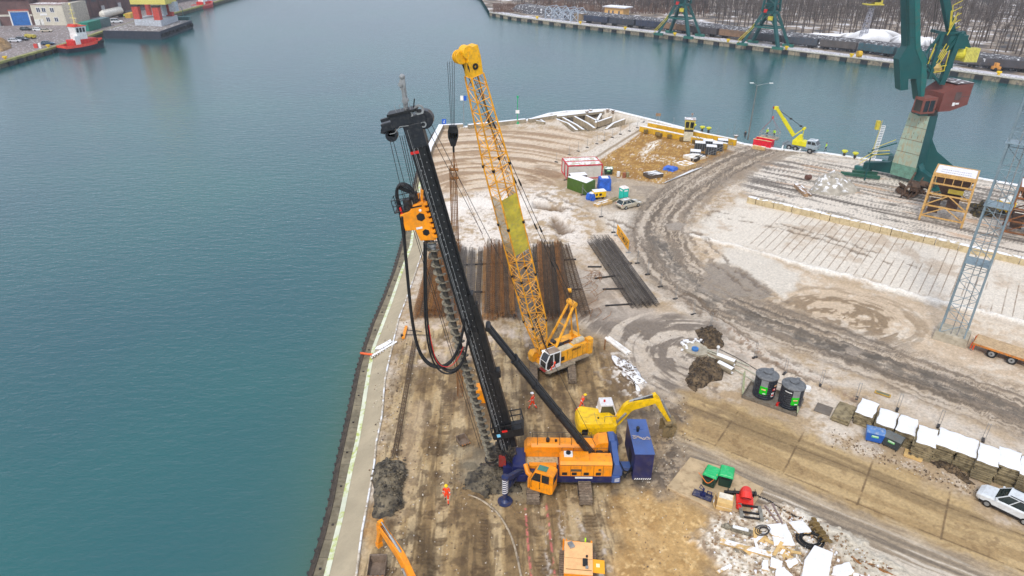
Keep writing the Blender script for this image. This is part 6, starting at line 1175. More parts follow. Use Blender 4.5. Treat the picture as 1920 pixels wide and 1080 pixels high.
# ---------------------------------------------------------------- cars
def car_mesh(name, label, loc, ang, col, L=4.5, W=1.78, H=1.48, kind='estate', cladding=False, simple=False, group=None, rack=True):
    t = thing(name, label, 'car', loc, ang, group); h = L/2; hb = .95 if kind != 'van' else 1.12; w = W/2
    def sec(x, zb, zt, ww): return [(x, -ww*.92, zb), (x, -ww, zb+.2), (x, -ww, zt-.12), (x, -ww*.88, zt), (x, ww*.88, zt), (x, ww, zt-.12), (x, ww, zb+.2), (x, ww*.92, zb)]
    b = B(); b.loft([sec(-h, .42, hb-.1, w*.86), sec(-h+.12, .28, hb, w*.97), sec(-h*.5, .22, hb+.02, w), sec(h*.15, .22, hb, w), sec(h*.5, .22, hb-.06, w), sec(h-.35, .25, hb-.18, w*.96), sec(h, .38, hb-.36, w*.74)]); body = obj('body', b, col, t, smooth=False, bev=.03)
    if kind == 'van': x = (-h+.04, -h+.2, h*.12, h*.46)
    elif kind == 'estate': x = (-h+.08, -h+.55, h*.02, h*.42)
    else: x = (-h+.65, -h+1.25, h*.02, h*.42)
    def gs(y, z): return [(x[0], y[0], hb-.04), (x[1], y[1], H), (x[2], y[1], H), (x[3], y[0], hb-.04)]
    b = B(); wl, wt = w*.9, w*.72; V = []
    for s in (-1, 1): V += [(x[0], s*wl, hb-.03), (x[1], s*wt, H-.03), (x[2], s*wt, H-.03), (x[3], s*wl, hb-.03)]
    b.add(V, [(0, 1, 2, 3), (4, 5, 6, 7), (0, 4, 5, 1), (1, 5, 6, 2), (2, 6, 7, 3)]); obj('window', b, M_glass('car_glass', (20, 40, 42)), t)
    b = B(); b.bx(x[1]-.05, x[2]+.06, -wt-.01, wt+.01, H-.045, H+.0)
    for s in (-1, 1):
        b.beam((x[0]-.0, s*wl, hb-.03), (x[1], s*wt, H-.02), .09); b.beam((x[2], s*wt, H-.02), (x[3], s*wl, hb-.03), .07)
        for f_ in ((.33, .36), (.68, .66)): b.beam((x[0]+(x[3]-x[0])*f_[0], s*wl*1.0, hb-.03), (x[1]+(x[2]-x[1])*f_[1], s*wt, H-.02), .07)
    roof = obj('roof', b, col, t, bev=.01)
    if simple: wb = L*.29
    else: wb = L*.295
    for sx in (-1, 1):
        for s in (-1, 1):
            b = B(); b.cyl((sx*wb, s*(w-.2), .32), (sx*wb, s*(w+.015), .32), .32, n=14); wh = obj('wheel', b, BLK, t)
            if not simple: b = B(); b.cyl((sx*wb, s*(w+.016), .32), (sx*wb, s*(w+.03), .32), .19, n=10); obj('rim', b, GRY, wh)
    if not simple:
        for s in (-1, 1):
            b = B(); b.box((h-.22, s*w*.66, .66), (.3, .32, .14), (0, .4, -s*.5)); obj('headlight', b, M('lamp_glass', (220, 224, 226), .15), t)
            b = B(); b.box((-h+.1, s*w*.84, .82), (.12, .2, .2)); obj('taillight', b, RED, t)
            b = B(); b.box((x[3]-.2, s*(w+.08), hb+.08), (.14, .2, .14)); obj('mirror', b, col, t)
            if rack: b = B(); b.beam((x[1], s*wt*.9, H+.05), (x[2]-.1, s*wt*.9, H+.05), .05); obj('roof_rail', b, BLK, roof)
        b = B(); b.bx(h-.05, h+.02, -.55, .55, .36, .52); b.bx(-h-.02, -h+.05, -.7, .7, .42, .52)
        if cladding:
            for s in (-1, 1): b.bx(-h+.3, h-.3, s*w-.02, s*w+.012, .24, .46)
        obj('bumper', b, BLK, t)
    return t
a, c = G(1173.3, 393.3), G(1196.7, 387.8); an = math.atan2(c.y-a.y, c.x-a.x); m_ = a.lerp(c, .5)+Vector((-math.sin(an), math.cos(an), 0))*.88
car_mesh('car', 'silver beige estate car parked beside the turquoise toilet cabin', m_, an, M('silver_beige', (200, 192, 172), .3, .3, .05, dirt=.1, snow=.25))
a, c = G(1918, 984), G(1848, 949.5); an = math.atan2(c.y-a.y, c.x-a.x); m_ = a.lerp(c, .5)+Vector((math.sin(an), -math.cos(an), 0))*.88
car_mesh('car', 'white high roofed car with dark cladding beside the last slab stacks', m_, an, M('car_white', (216, 220, 222), .25, .1, .05, dirt=.15, dcol=(160, 150, 136)), L=4.5, W=1.82, H=1.8, kind='van', cladding=True)
# ---------------------------------------------------------------- containers and toilet
CRM = M('cream_panel', (204, 200, 188), .6, 0, .06, .5, dirt=.2, dcol=(170, 160, 140)); ROOF = M('cream_roof', (206, 198, 178), .7, 0, .1, 1.5, dirt=.3, dcol=(150, 140, 116), snow=.35)
a, ang, L = FR((1063, 337), (1128.5, 334.2)); sd_ = Vector((-math.sin(ang), math.cos(ang), 0))
for k in range(2):
    t = thing('site_container', ['cream container with red frame, the front one of the pair', 'cream container with red frame standing behind its twin'][k], 'container', a+sd_*2.46*k, ang, 'red framed containers'); b = B(); b.bx(.1, L-.1, .1, 2.33, .1, 2.6); obj('wall_panel', b, CRM, t)
    b = B(); b.bx(.08, L-.08, .08, 2.35, 2.6, 2.68)
    for i in range(12): x = .3+i*(L-.6)/11; b.bx(x-.04, x+.04, .1, 2.3, 2.68, 2.72)
    obj('roof', b, ROOF, t); b = B()
    for x in (.09, L-.09):
        for y in (.09, 2.34): b.box((x, y, 1.36), (.18, .18, 2.72))
    for z in (.1, 2.64):
        for y in (.08, 2.35): b.bx(.18, L-.18, y-.08, y+.08, z-.1, z+.1)
        for x in (.08, L-.08): b.bx(x-.08, x+.08, .18, 2.26, z-.1, z+.1)
    obj('frame', b, M('frame_red', (196, 20, 40), .45), t)
t, L = crate('tool_shed', 'small brown shed with snowy roof before the red framed container', 'shed', (1071, 349), (1100, 347), 1.6, 1.9, M('shed_brown', (96, 70, 56), dirt=.3), SNOW)
a = G(1098, 366); c = G(1121, 362.5); e = G(1081, 350); ang = math.atan2(c.y-a.y, c.x-a.x); L = (c-a).length; D = (e-a).length; t = thing('green_container', 'olive green steel container with snow on its roof', 'container', a, ang); sk = math.atan2(e.y-a.y, e.x-a.x)-ang; dx, dy = math.cos(sk)*D, math.sin(sk)*D; HG = 2.2
dx = dx*.15
b = B(); b.loft([[(0, 0, 0), (L, 0, 0), (L+dx, dy, 0), (dx, dy, 0)], [(0, 0, HG), (L, 0, HG), (L+dx, dy, HG), (dx, dy, HG)]])
for i in range(12): u = i/12; b.box((dx*u-.03, dy*u+.2, HG/2), (.05, .14, HG-.2))
t.rotation_euler = (0, 0, ang+rad(20)); obj('wall', b, M('olive_green', (72, 104, 30), .5, 0, .1, dirt=.12), t); b = B(); b.loft([[(0, 0, HG+.003), (L, .4, HG+.003), (L+dx, dy, HG+.003), (dx, dy, HG+.003)], [(0.05, .1, HG+.1), (L-.1, .7, HG+.1), (L+dx-.1, dy-.1, HG+.1), (dx+.1, dy-.1, HG+.1)]]); obj('snow_cap', b, SNOW, t, bev=.03)
BLU = M('blue_tarp', (44, 98, 196), .45, 0, .3, 1.6, bump=.5)
def tarp(label, px0, px1, D, H, amp=.15, snow=True, seed=0):
    a, ang, L = FR(px0, px1); t = thing('tarp_cover', label, 'tarp', a, ang); rr = random.Random(seed); b = B(); n = 28; secs = []
    for z, k in ((0, 1.08), (H*.35, 1.03), (H*.75, 1.0), (H*.97, .96), (H, .85)):
        s_ = []
        for i in range(n):
            u = i/n*4; q = int(u); f = u-q; x, y = ((f, 0), (1, f), (1-f, 1), (0, 1-f))[q]; j = 1+amp*(math.sin(i*2.4+seed)*.5+rr.uniform(-.3, .3))*(1-z/H*.7); s_.append((L/2+(x-.5)*L*k*j, D/2+(y-.5)*D*k*j, z+rr.uniform(-.05, .05)*(z > 0)))
        secs.append(s_)
    b.loft(secs); obj('sheet', b, BLU, t)
    if snow: b = B(); b.bx(L*.2, L*.8, D*.2, D*.85, H, H+.07); obj('snow_cap', b, SNOW, t, bev=.03)
    return t
tarp('tall load wrapped in blue tarp beside the green container', (1123, 358), (1145, 358), 2.0, 2.2, .1); tarp('low heap under blue tarp beside the yellow generator', (1099, 374), (1112, 377), 1.4, 1.1, .3, True, 3); tarp('crumpled blue tarp on the dead grass beside the timber', (1243, 318), (1262, 322), 2.0, .5, .4, False, 5)
t, L = crate('generator', 'yellow generator on a small trailer with snowy top', 'generator', (1114, 375), (1136, 373), 1.3, 1.0, YELX, SNOW, z=.4); b = B(); b.bx(.3, .6, -.02, 0, .3, .7); b.bx(.9, 1.4, -.02, 0, .3, .7); b.cyl((.5, .1, -.15), (.5, .3, -.15), .25); b.cyl((1.6, .1, -.15), (1.6, .3, -.15), .25); b.beam((0, .6, 0), (-.8, .6, -.2), .08); obj('grille_and_wheels', b, BLK, t)
def timber(label, p0, p1, D, n, z=0, mat=WOOD, h=.35):
    a, ang, L = FR(p0, p1); t = thing('timber_stack', label, 'timber', a, ang, None); b = B(); w = D/n
    for i in range(n): b.bx(random.uniform(-.08, .1), L+random.uniform(-.1, .1), i*w+.02, (i+1)*w-.02, z, z+h-(i % 2)*.06)
    obj('beams', b, mat, t, bev=.01); return t
timber('stack of pale timber beams beside the silver estate car', (1121, 389), (1149, 381), 1.1, 4, 0, WOOD, .5); timber('weathered boards lying between the timber and the toilet', (1144, 381), (1160, 374), .7, 3, 0, M('old_board', (150, 136, 96), dirt=.3))
timber('pale timber beam stack on the dead grass behind the blue tarp', (1262, 313), (1282, 320), 3.6, 6, 0, WOOD, .9); timber('flat white topped stack beside the black crates', (1280, 296), (1300, 303), 3.6, 3, 0, M('white_stack', (226, 214, 192), dirt=.1, snow=.5), .6); timber('dark bundles of poles beside the white topped stack', (1305, 304), (1325, 294), 1.2, 4, 0, DARK, .6)
timber('untidy dark pile of beams at the corner of the grass lot', (1218, 336), (1244, 332), 2.4, 6, 0, M('dark_beams', (84, 74, 64), dirt=.3, snow=.4), .7)
for k in range(3):
    b = B(); b.beam(G(1246+k*5, 343-k*2, .15), G(1300+k*8, 318-k*2, .15), .16); tag(obj('long_pole', b, M('snowy_pole', (130, 120, 104), snow=.8)), 'long snow dusted pole beside the haul road, %s of three from the left' % nth(k), 'pole', 'long poles beside the haul road')
a = G(1167, 376.5); t = thing('toilet_cabin', 'turquoise portable toilet with white roof', 'toilet cabin', a, rad(28)); TQ = M('turquoise', (20, 196, 176), .45, 0, .06, dirt=.05); b = B(); b.bx(0, 1.2, 0, 1.2, .08, 2.1); w_ = obj('wall', b, TQ, t, bev=.04); b = B(); b.loft([[(x*.64+.6, y*.64+.6, 2.1) for x, y in ((-1, -1), (1, -1), (1, 1), (-1, 1))], [(x*.5+.6, y*.5+.6, 2.32) for x, y in ((-1, -1), (1, -1), (1, 1), (-1, 1))]]); b.cyl((.9, .9, 2.2), (.9, .9, 2.45), .05); obj('roof', b, M('toilet_roof', (236, 226, 220)), t)
b = B(); b.bx(.25, .95, -.012, -.002, 1.6, 1.85); b.bx(-.012, -.002, .25, .95, 1.6, 1.85); obj('vent_panel', b, WHT, w_); b = B(); b.bx(.12, .15, -.02, -.0, .15, 2.0); b.bx(1.05, 1.08, -.02, 0, .15, 2.0); obj('door_edge', b, M('dark_turquoise', (10, 130, 118)), w_)
for k, (x, y, m) in enumerate(((1159, 331, WHT), (1170, 333, M('rust_drum', (150, 90, 60))), (1176, 332, M('ochre_drum', (150, 140, 100))))):
    b = B(); p = G(x, y); b.cyl(p, p+Vector((0, 0, .95)), .32, n=14); b.cyl(p+Vector((0, 0, .5)), p+Vector((0, 0, .55)), .35, n=14); tag(obj('drum', b, m), ['white drum', 'reddish drum', 'ochre drum'][k]+' standing at the edge of the dead grass', 'drum', 'drums by the dead grass')
t = thing('scaffold_rail', 'light metal barrier leaning before the green container', 'barrier', G(1080, 350)); b = B(); l0 = t.location; P = [G(1070, 338, 1.2), G(1092, 352, 1.2), G(1108, 370, .6)]
b.tube([p-l0 for p in P], .04, 5)
for p in P: b.tube([p-l0, Vector((p.x, p.y, .03))-l0], .035, 5)
obj('tubes', b, GRY, t)
# ---------------------------------------------------------------- grass lot: yellow beams, cabin, crates
YM = M('mustard_yellow', (214, 168, 30), .55, 0, .15, .6, dirt=.3, dcol=(150, 112, 50)); t = thing('gantry_beams', 'two long mustard yellow box girders lying across the grass lot', 'gantry', G(1288, 262)); l0 = t.location
for (x0, y0, x1, y1), hgt in (((1215, 240, 1379, 273), 1.3), ((1200, 246, 1362, 280), 1.2)):
    b = B(Matrix.Translation(-l0)); a, c = G(x0, y0), G(x1, y1); b.beam(a+Vector((0, 0, hgt/2)), c+Vector((0, 0, hgt/2)), .8, hgt); g_ = obj('girder', b, YM, t, bev=.03); b = B(Matrix.Translation(-l0)); b.beam(a+Vector((0, 0, hgt+.06)), c+Vector((0, 0, hgt+.06)), .74, .1); obj('snow_cap', b, M('patchy_snow', (238, 236, 232), dirt=.25, dcol=(190, 150, 60)), g_)
b = B(Matrix.Translation(-l0)); a, c = G(1200, 246), G(1362, 280)
for i in range(7):
    q = a.lerp(c, (i+.5)/7); b.box(q+Vector((-.2, -1.0, .5)), (.9, .7, .7))
b.cyl(G(1232, 252, .8), G(1240, 254, .8), .5, n=10); obj('bracket', b, M('dark_mustard', (120, 96, 44), dirt=.5), t)
cbp = G(1289, 264.5); t = thing('operator_cabin', 'tall mustard yellow operator cabin with windows between the girders', 'cabin', cbp, rad(-12)); b = B(); b.bx(-.95, .95, -.9, .9, .2, 2.3); obj('lower_housing', b, M('cabin_cream', (206, 198, 172), dirt=.2), t); b = B(); b.bx(-.95, .95, -.9, .9, 2.3, 2.75); obj('dark_band', b, DARK, t)
b = B(); b.loft([[(x*.95, y*.9, 2.75) for x, y in ((-1, -1), (1, -1), (1, 1), (-1, 1))], [(x*1.15, y*1.1, 4.9) for x, y in ((-1, -1), (1, -1), (1, 1), (-1, 1))]]); up_ = obj('cab', b, M('cabin_mustard', (190, 176, 80), dirt=.2), t, bev=.03); b = B()
for x in (-.5, .5): b.add([(x-.35, -.99, 3.2), (x+.35, -.99, 3.2), (x+.38, -1.09, 4.5), (x-.38, -1.09, 4.5)], [(0, 1, 2, 3)])
b.add([(-1.04, -.5, 3.2), (-1.04, .5, 3.2), (-1.14, .5, 4.5), (-1.14, -.5, 4.5)], [(0, 1, 2, 3)]); obj('window', b, GLS, up_); b = B(); b.bx(-1.2, 1.2, -1.15, 1.15, 4.9, 5.0); b.cyl((.3, 0, 5), (.3, 0, 6.0), .06); b.bx(.1, .5, -.1, .1, 5.8, 6.2); obj('roof', b, M('cabin_roof', (150, 130, 120), snow=.4), up_)
t = thing('access_stair', 'thin steel stair leaning against the right of the cabin', 'stair', G(1315, 266)); l0 = t.location; b = B()
for d in (-.3, .3): b.beam(G(1306, 255, 2.2)-l0+Vector((d, 0, 0)), G(1319, 268, .1)-l0+Vector((d, 0, 0)), .08)
obj('stringer', b, GRY, t)
bol = thing('bollard', 'x', 'bollard', (0, 0, 0)); b = B(); b.cyl((0, 0, 0), (0, 0, .8), .3, .22, n=12); obj('post', b, DARK, bol); b = B(); b.cyl((0, 0, .78), (0, 0, 1.15), .35, .62, n=14); b.cyl((0, 0, 1.15), (0, 0, 1.3), .62, .5, n=14); obj('cap', b, M('bollard_yellow', (206, 204, 30), .5, var=.1), bol)
BL = [((1316, 247), 'yellow capped bollard on the quay edge, nearest to the operator cabin'), ((1328, 249), 'yellow capped bollard on the quay edge, second to the right of the cabin'), ((1300, 243), 'yellow capped bollard half hidden behind the operator cabin'), ((1582, 293), 'yellow capped bollard on the quay edge left of the portal crane'), ((1602, 297), 'yellow capped bollard closest to the left foot of the portal crane')]
for k, (p, l_) in enumerate(BL):
    if k == 0: bol.location = G(*p); bol['label'] = l_; bol['group'] = 'yellow bollards on the near quay'
    else: dup(bol, G(*p), 0, l_, 'yellow bollards on the near quay')
for k, (x, y) in enumerate(((1107, 211), (1139, 210), (1149, 212), (1379, 260), (1100, 214))):
    b = B(); b.cyl((0, 0, 0), (0, 0, .6), .35, .3, n=10); b.cyl((0, 0, .6), (0, 0, .8), .5, n=10); o = obj('stone_bollard', b, M('stone_bollard', (150, 130, 110), snow=.5)); o.location = G(x, y); tag(o, ['snow capped stone bollard left of the middle of the pit edge', 'stone bollard, left of the close pair behind the pit', 'stone bollard, right of the close pair behind the pit', 'stone bollard at the right end of the yellow girders', 'small stone bollard furthest left behind the pit'][k], 'bollard', 'stone bollards')
CRB = [(1293, 292, .9), (1301, 283, 1.7), (1322, 290, 1.7), (1316, 278, 1.6), (1334, 283, 1.6), (1344, 276, 1.5)]
for k, (x, y, h_) in enumerate(CRB):
    a = G(x, y); t = thing('steel_crate', ['low black crate with snowy top at the left front of the crate group', 'black barred crate behind the low one', 'black barred crate at the front of the crate group', 'black barred crate at the back left of the crate group', 'black barred crate right of the front one', 'grey black crate at the right end of the crate group'][k], 'crate', a, rad(-14), 'black crates'); b = B(); b.bx(0, 2.2, 0, 1.9, .05, h_); obj('body', b, M('crate_black', (40, 46, 52), dirt=.2), t); b = B(); b.bx(.05, 2.15, .05, 1.85, h_+.002, h_+.07); obj('snow_cap', b, SNOW, t); b = B()
    for i in range(5): b.bx(.1+i*.5-.03, .1+i*.5+.03, -.02, 0, .1, h_)
    obj('bars', b, GRY, t)
t = thing('lot_fence', 'low metal railing in front of the black crates', 'fence', G(1335, 293)); l0 = t.location; b = B(); P = [G(1327, 297, 0), G(1342, 291, 0), G(1356, 284, 0), G(1372, 278, 0)]
for p in P: b.cyl(p-l0, p-l0+Vector((0, 0, 1.3)), .05, n=5)
b.tube([p-l0+Vector((0, 0, 1.25)) for p in P], .04, 5); b.tube([p-l0+Vector((0, 0, .7)) for p in P], .03, 5); obj('rail', b, GRY, t)
t = thing('notice_board', 'small brown notice board on two posts behind the grass lot', 'sign', G(1233, 227)); b = B(); b.bx(-.6, .6, -.05, .05, 1.2, 1.9); obj('board', b, M('board_brown', (150, 120, 90)), t); b = B(); b.cyl((-.3, 0, 0), (-.3, 0, 1.2), .05); b.cyl((.3, 0, 0), (.3, 0, 1.2), .05); obj('post', b, GRY, t)
b = B(); q = G(1375, 254); b.cyl(q, q+Vector((0, 0, 3)), .04, n=5); tag(obj('thin_post', b, GRY), 'thin bare post at the quay edge near the lamp post', 'post')
# pit ribs
RIB = [[(1038, 221), (1065, 231), (1082, 244)], [(1054, 219.5), (1081, 234), (1094, 243)], [(1077, 218), (1102, 231), (1115, 240)], [(1099, 216), (1120, 226.5)], [(1127, 213), (1117, 230)], [(1147, 219), (1121, 228)], [(1171, 223), (1150, 231), (1136, 242)]]
for k, l_ in enumerate(RIB):
    b = B(); P = [G(x, y, 0) for x, y in l_]
    for a, c in zip(P[:-1], P[1:]): b.beam(a+Vector((0, 0, -.65)), c+Vector((0, 0, -.65)), .55, 1.4)
    tag(obj('concrete_rib', b, RIBM), ['bent snow topped rib at the left end of the pit', 'second bent rib from the left in the pit', 'third bent rib from the left in the pit', 'short straight rib pointing to the middle of the pit', 'short thick rib running down from the back wall of the pit', 'short rib reaching the back wall right of the middle of the pit', 'bent rib at the right end of the pit'][k], 'concrete rib', 'ribs in the pit')
t = thing('broken_concrete', 'white broken concrete ring piece on the peninsula edge', 'concrete', G(1012, 232)); b = B(); b.beam((-.9, 0, .4), (1.0, -.7, .3), .4, .8); b.beam((.2, 1, .5), (1.2, -.6, .3), .4, .6); obj('fragment', b, CONCS, t)
t = thing('beacon', 'slim green navigation beacon on the peninsula edge', 'beacon', G(970, 232)); b = B(); b.cyl((0, 0, 0), (0, 0, 1.0), .5, .2, n=12); b.cyl((0, 0, 1), (0, 0, 6.0), .09, n=8); b.cyl((0, 0, 6), (0, 0, 6.6), .22, n=10); obj('post', b, M('beacon_green', (20, 160, 100)), t); b = B(); b.box((0, -.15, 2.9), (.9, .04, .8)); obj('board', b, WHT, t)
t = thing('water_sign', 'small blue square sign on a short post at the peninsula corner', 'sign', G(833, 239)); b = B(); b.cyl((0, 0, 0), (0, 0, .9), .04); obj('post', b, GRY, t); b = B(); b.box((0, -.05, 1.4), (1.0, .04, 1.2)); s_ = obj('board', b, M('sign_blue', (20, 90, 190), .4, var=.05), t); b = B(); b.beam((-.15, -.08, 1.1), (.15, -.08, 1.75), .03, .12); b.beam((.15, -.08, 1.1), (-.05, -.08, 1.35), .03, .1); obj('symbol', b, WHT, s_)
t = thing('water_sign', 'two blue and white squares high on a tall post behind the hoist rope', 'sign', G(870, 237)); b = B(); b.cyl((0, 0, 0), (0, 0, 7.0), .07, n=8); obj('post', b, GRY, t)
for k, (x, m) in enumerate(((-.35, WHT), (.4, M('sign_blue')))): b = B(); b.box((x, -.08, 6.6), (.7, .04, 1.1)); obj('board', b, m, t)
# ---------------------------------------------------------------- waterside: skip, basket, truck crane, lamp
b = B(); t = thing('lamp_post', 'tall lamp post with two arms at the quay corner', 'lamp post', G(1402, 262)); b.cyl((0, 0, 0), (0, 0, 3), .17, .14, n=10); b.cyl((0, 0, 3), (0, 0, 12.0), .12, .08, n=10); obj('pole', b, M('lamp_pole', (120, 116, 112), .5), t)
for s, l_ in ((-1, .9), (1, 2.6)): b = B(); b.tube([(0, 0, 11.9), (s*l_*.5, 0, 12.2), (s*l_, 0, 12.4)], .05, 6); ar_ = obj('arm', b, GRY, t); b = B(); b.box((s*(l_+.35), 0, 12.43), (.8, .3, .14)); obj('lamp_head', b, WHT, ar_)
a, ang, L = FR((1411, 273), (1444, 279)); t = thing('skip', 'open bright red skip on the quay', 'skip', a, ang); b = B(); D = 2.2; hh = 1.5
b.bx(0, L, 0, .1, 0, hh); b.bx(0, L, D-.1, D, 0, hh); b.bx(0, .1, .1, D-.1, 0, hh); b.bx(L-.1, L, .1, D-.1, 0, hh); b.bx(.1, L-.1, .1, D-.1, 0, .1); sk_ = obj('tub', b, M('skip_red', (214, 20, 44), .45), t); b = B(); b.bx(-.04, L+.04, -.06, .02, hh, hh+.1); b.bx(-.04, L+.04, D-.02, D+.06, hh, hh+.1); obj('rim', b, M('cream_rim', (230, 214, 160)), sk_)
t, L = crate('timber_block', 'low pile of boards in front of the red skip', 'timber', (1410, 279), (1433, 283), .9, .7, WOOD)
a, ang, L = FR((1423, 263), (1455, 268)); t = thing('work_basket', 'grey crane basket with railings and two workers inside', 'basket', a+Vector((0, .3, .5)), ang); b = B(); L = 4.0; b.bx(0, L, 0, 2.0, 0, .25); obj('floor', b, M('basket_beige', (170, 158, 140), dirt=.3), t); b = B()
for x in (0, L*.25, L*.5, L*.75, L):
    for y in (0, 2): b.cyl((x, y, .25), (x, y, 1.4), .035, n=5)
for z in (.8, 1.4):
    for y in (0, 2): b.cyl((0, y, z), (L, y, z), .03, n=5)
    for x in (0, L): b.cyl((x, 0, z), (x, 2, z), .03, n=5)
obj('railing', b, M('basket_rail', (176, 168, 158)), t); b = B()
for x in (0, L):
    for y in (0, 2): b.tube([(x, y, 1.4), (L/2, 1, 4.4)], .02, 4)
b.box((L/2, 1, 4.6), (.3, .2, .6)); obj('sling', b, M('hook_red', (190, 60, 60)), t)
wa, wc = G(1478, 281), G(1517, 288.5); ang = math.atan2(wc.y-wa.y, wc.x-wa.x); t0 = wa+Vector((-math.sin(ang), math.cos(ang), 0))*1.25; t = thing('truck_crane', 'grey three axle truck crane with bright yellow telescopic boom', 'truck crane', t0, ang); TG = M('truck_grey', (112, 124, 132), .5, dirt=.2); LEN = (wc-wa).length
b = B(); b.bx(-1.4, LEN+.6, -1.1, 1.1, .75, 1.15); b.bx(-1.5, -1.0, -1.2, 1.2, .6, 1.3); obj('chassis', b, TG, t)
for x in (0, 1.35, LEN):
    for s in (-1, 1): b = B(); b.cyl((x, s*.85, .55), (x, s*1.2, .55), .55, n=14); wh = obj('wheel', b, BLK, t); b = B(); b.cyl((x, s*1.205, .55), (x, s*1.22, .55), .28, n=10); obj('rim', b, GRY, wh)
b = B(); b.prism([(LEN-1.0, 1.0), (LEN-1.0, 2.7), (LEN+.7, 2.7), (LEN+1.15, 1.9), (LEN+1.3, 1.7), (LEN+1.3, 1.0)], -1.15, 1.15, 'y'); cb2 = obj('cab', b, M('truck_cab', (150, 164, 172), .4, dirt=.15, snow=.3), t, bev=.05); b = B()
for s in (-1, 1): b.prism([(LEN-.8, 1.9), (LEN-.8, 2.5), (LEN-.1, 2.5), (LEN-.1, 1.9)], s*1.155, s*1.165, 'y'); b.prism([(LEN+.05, 1.9), (LEN+.05, 2.5), (LEN+.65, 2.5), (LEN+.95, 1.9)], s*1.155, s*1.165, 'y')
b.add([(LEN+.78, -1, 2.6), (LEN+.78, 1, 2.6), (LEN+1.19, 1, 1.9), (LEN+1.19, -1, 1.9)], [(0, 1, 2, 3)]); obj('cab_window', b, GLS, cb2)
YT = M('crane_lemon', (222, 212, 26), .45, 0, .08, dirt=.08); b = B(); b.bx(.4, 3.4, -1.0, 1.0, 1.2, 2.2); b.prism([(.3, 1.2), (.3, 2.0), (1.4, 3.4), (1.9, 3.4), (2.2, 2.2), (2.2, 1.2)], -.45, .45, 'y'); obj('turntable', b, YT, t, bev=.04)
LI = Matrix.Rotation(-ang, 4, 'Z') @ Matrix.Translation(-t0)
def loc_(px, py): return LI @ AY(px, py, t0.y)
q0, q1, q2, q3 = loc_(1488, 254), loc_(1456, 202.5), loc_(1508, 241), loc_(1503, 264); b = B(); b.beam(q0, q0.lerp(q1, .6), .6, .75); b.beam(q0.lerp(q1, .55), q1, .45, .6); b.box(q1, (.7, .7, .7)); bm_ = obj('boom', b, YT, t, bev=.03); b = B(); b.ball(q1+Vector((-.5, 0, 0)), .3, 8); obj('boom_tip', b, M('dark_red'), bm_)
b = B(); b.beam(q0, q2, .15); b.beam(q3, q2, .14); b.cyl(q2+Vector((0, -.4, 0)), q2+Vector((0, .4, 0)), .3); obj('strut', b, YT, t); b = B(); b.tube([q2, q1], .05, 4); b.box(q2.lerp(q1, .12), (.5, .3, .3)); b.box(q2.lerp(q1, .48), (.5, .3, .3)); b.tube([q1+Vector((-.6, 0, 0)), q1+Vector((-.7, 0, -3.2))], .03, 4); obj('rope', b, WIRE, t)
for x in (2.5, -1.2):
    for s in (-1, 1): b = B(); b.bx(x-.1, x+.1, s*1.1, s*1.6, .6, .8); b.bx(x-.12, x+.12, s*1.45, s*1.7, 0, .7); obj('outrigger', b, WHT, t)
# ================================================================ RIGHT SIDE
# block wall between the two yards: every block is a thing, one row
wa_, wb_ = G(1400, 380), G(2080, 536); wd_ = (wb_-wa_).normalized(); WL = (wb_-wa_).length; wang = math.atan2(wd_.y, wd_.x); b = B(); b.bx(0, 1.46, 0, .9, -.1, 1.05); blk = mesh_of('wall_block', b, M('cast_block', (196, 178, 140), .85, 0, .15, .7, dirt=.35, dcol=(150, 130, 96), snow=.5, bump=.4)); nB = int(WL/1.52)
rr = random.Random(3)
for i in range(nB):
    o = bpy.data.objects.new('wall_block', blk); COL.objects.link(o); q = wa_+wd_*(i*1.52); o.location = (q.x+rr.uniform(-.04, .04), q.y+rr.uniform(-.06, .06), rr.uniform(-.08, .03)); o.rotation_euler = (0, 0, wang+rr.uniform(-.02, .02)); tag(o, 'beige cast block, %s from the left in the long low wall across the yard' % nth(i), 'concrete block', 'blocks of the long low wall')
# lattice tower on its concrete base
bt = G(1783, 634); TW = M('tower_grey_green', (132, 150, 158), .5, .1, .15, .5, dirt=.15, dcol=(90, 90, 84)); t = thing('lattice_mast', 'tall grey green lattice mast on a concrete base at the right', 'lattice mast', bt, ANG((1755, 618), (1808, 634)))
RM = Matrix.Rotation(-t.rotation_euler[2], 4, 'Z'); b = B(); b.loft([[(x*1.75, y*1.5, -.2) for x, y in ((-1, -1), (1, -1), (1, 1), (-1, 1))], [(x*1.65, y*1.4, 1.0) for x, y in ((-1, -1), (1, -1), (1, 1), (-1, 1))]]); obj('base', b, CONC, t, bev=.05)
tt = AY(1912, 262, bt.y-2.0); z1 = 38; b = B(); lean_ = Vector(((AY(1896, 320, bt.y).x-bt.x)/(AY(1896, 320, bt.y).z)*z1, 0, z1)); lean_ = RM @ lean_
b.lattice((0, 0, .9), lean_, 2.5, 1.7, 19, .085, .036, 2.3, 1.6); obj('lattice', b, TW, t)
b = B()
for f_ in (.24, .42, .60): c = Vector((0, 0, .9)).lerp(lean_, f_); b.box(c, (2.5, 2.3, .05)); b.box(c+Vector((0, -1.15, .5)), (2.4, .04, .04)); b.box(c+Vector((0, -1.15, -.5)), (2.4, .04, .04))
obj('platform', b, TW, t); b = B(); b.cyl((.5, -.9, .9), lean_+Vector((.4, -.6, 0)), .06, n=5); b.cyl((-.1, -1, .9), lean_+Vector((-.1, -.7, 0)), .05, n=5); obj('cable_duct', b, GRY, t)
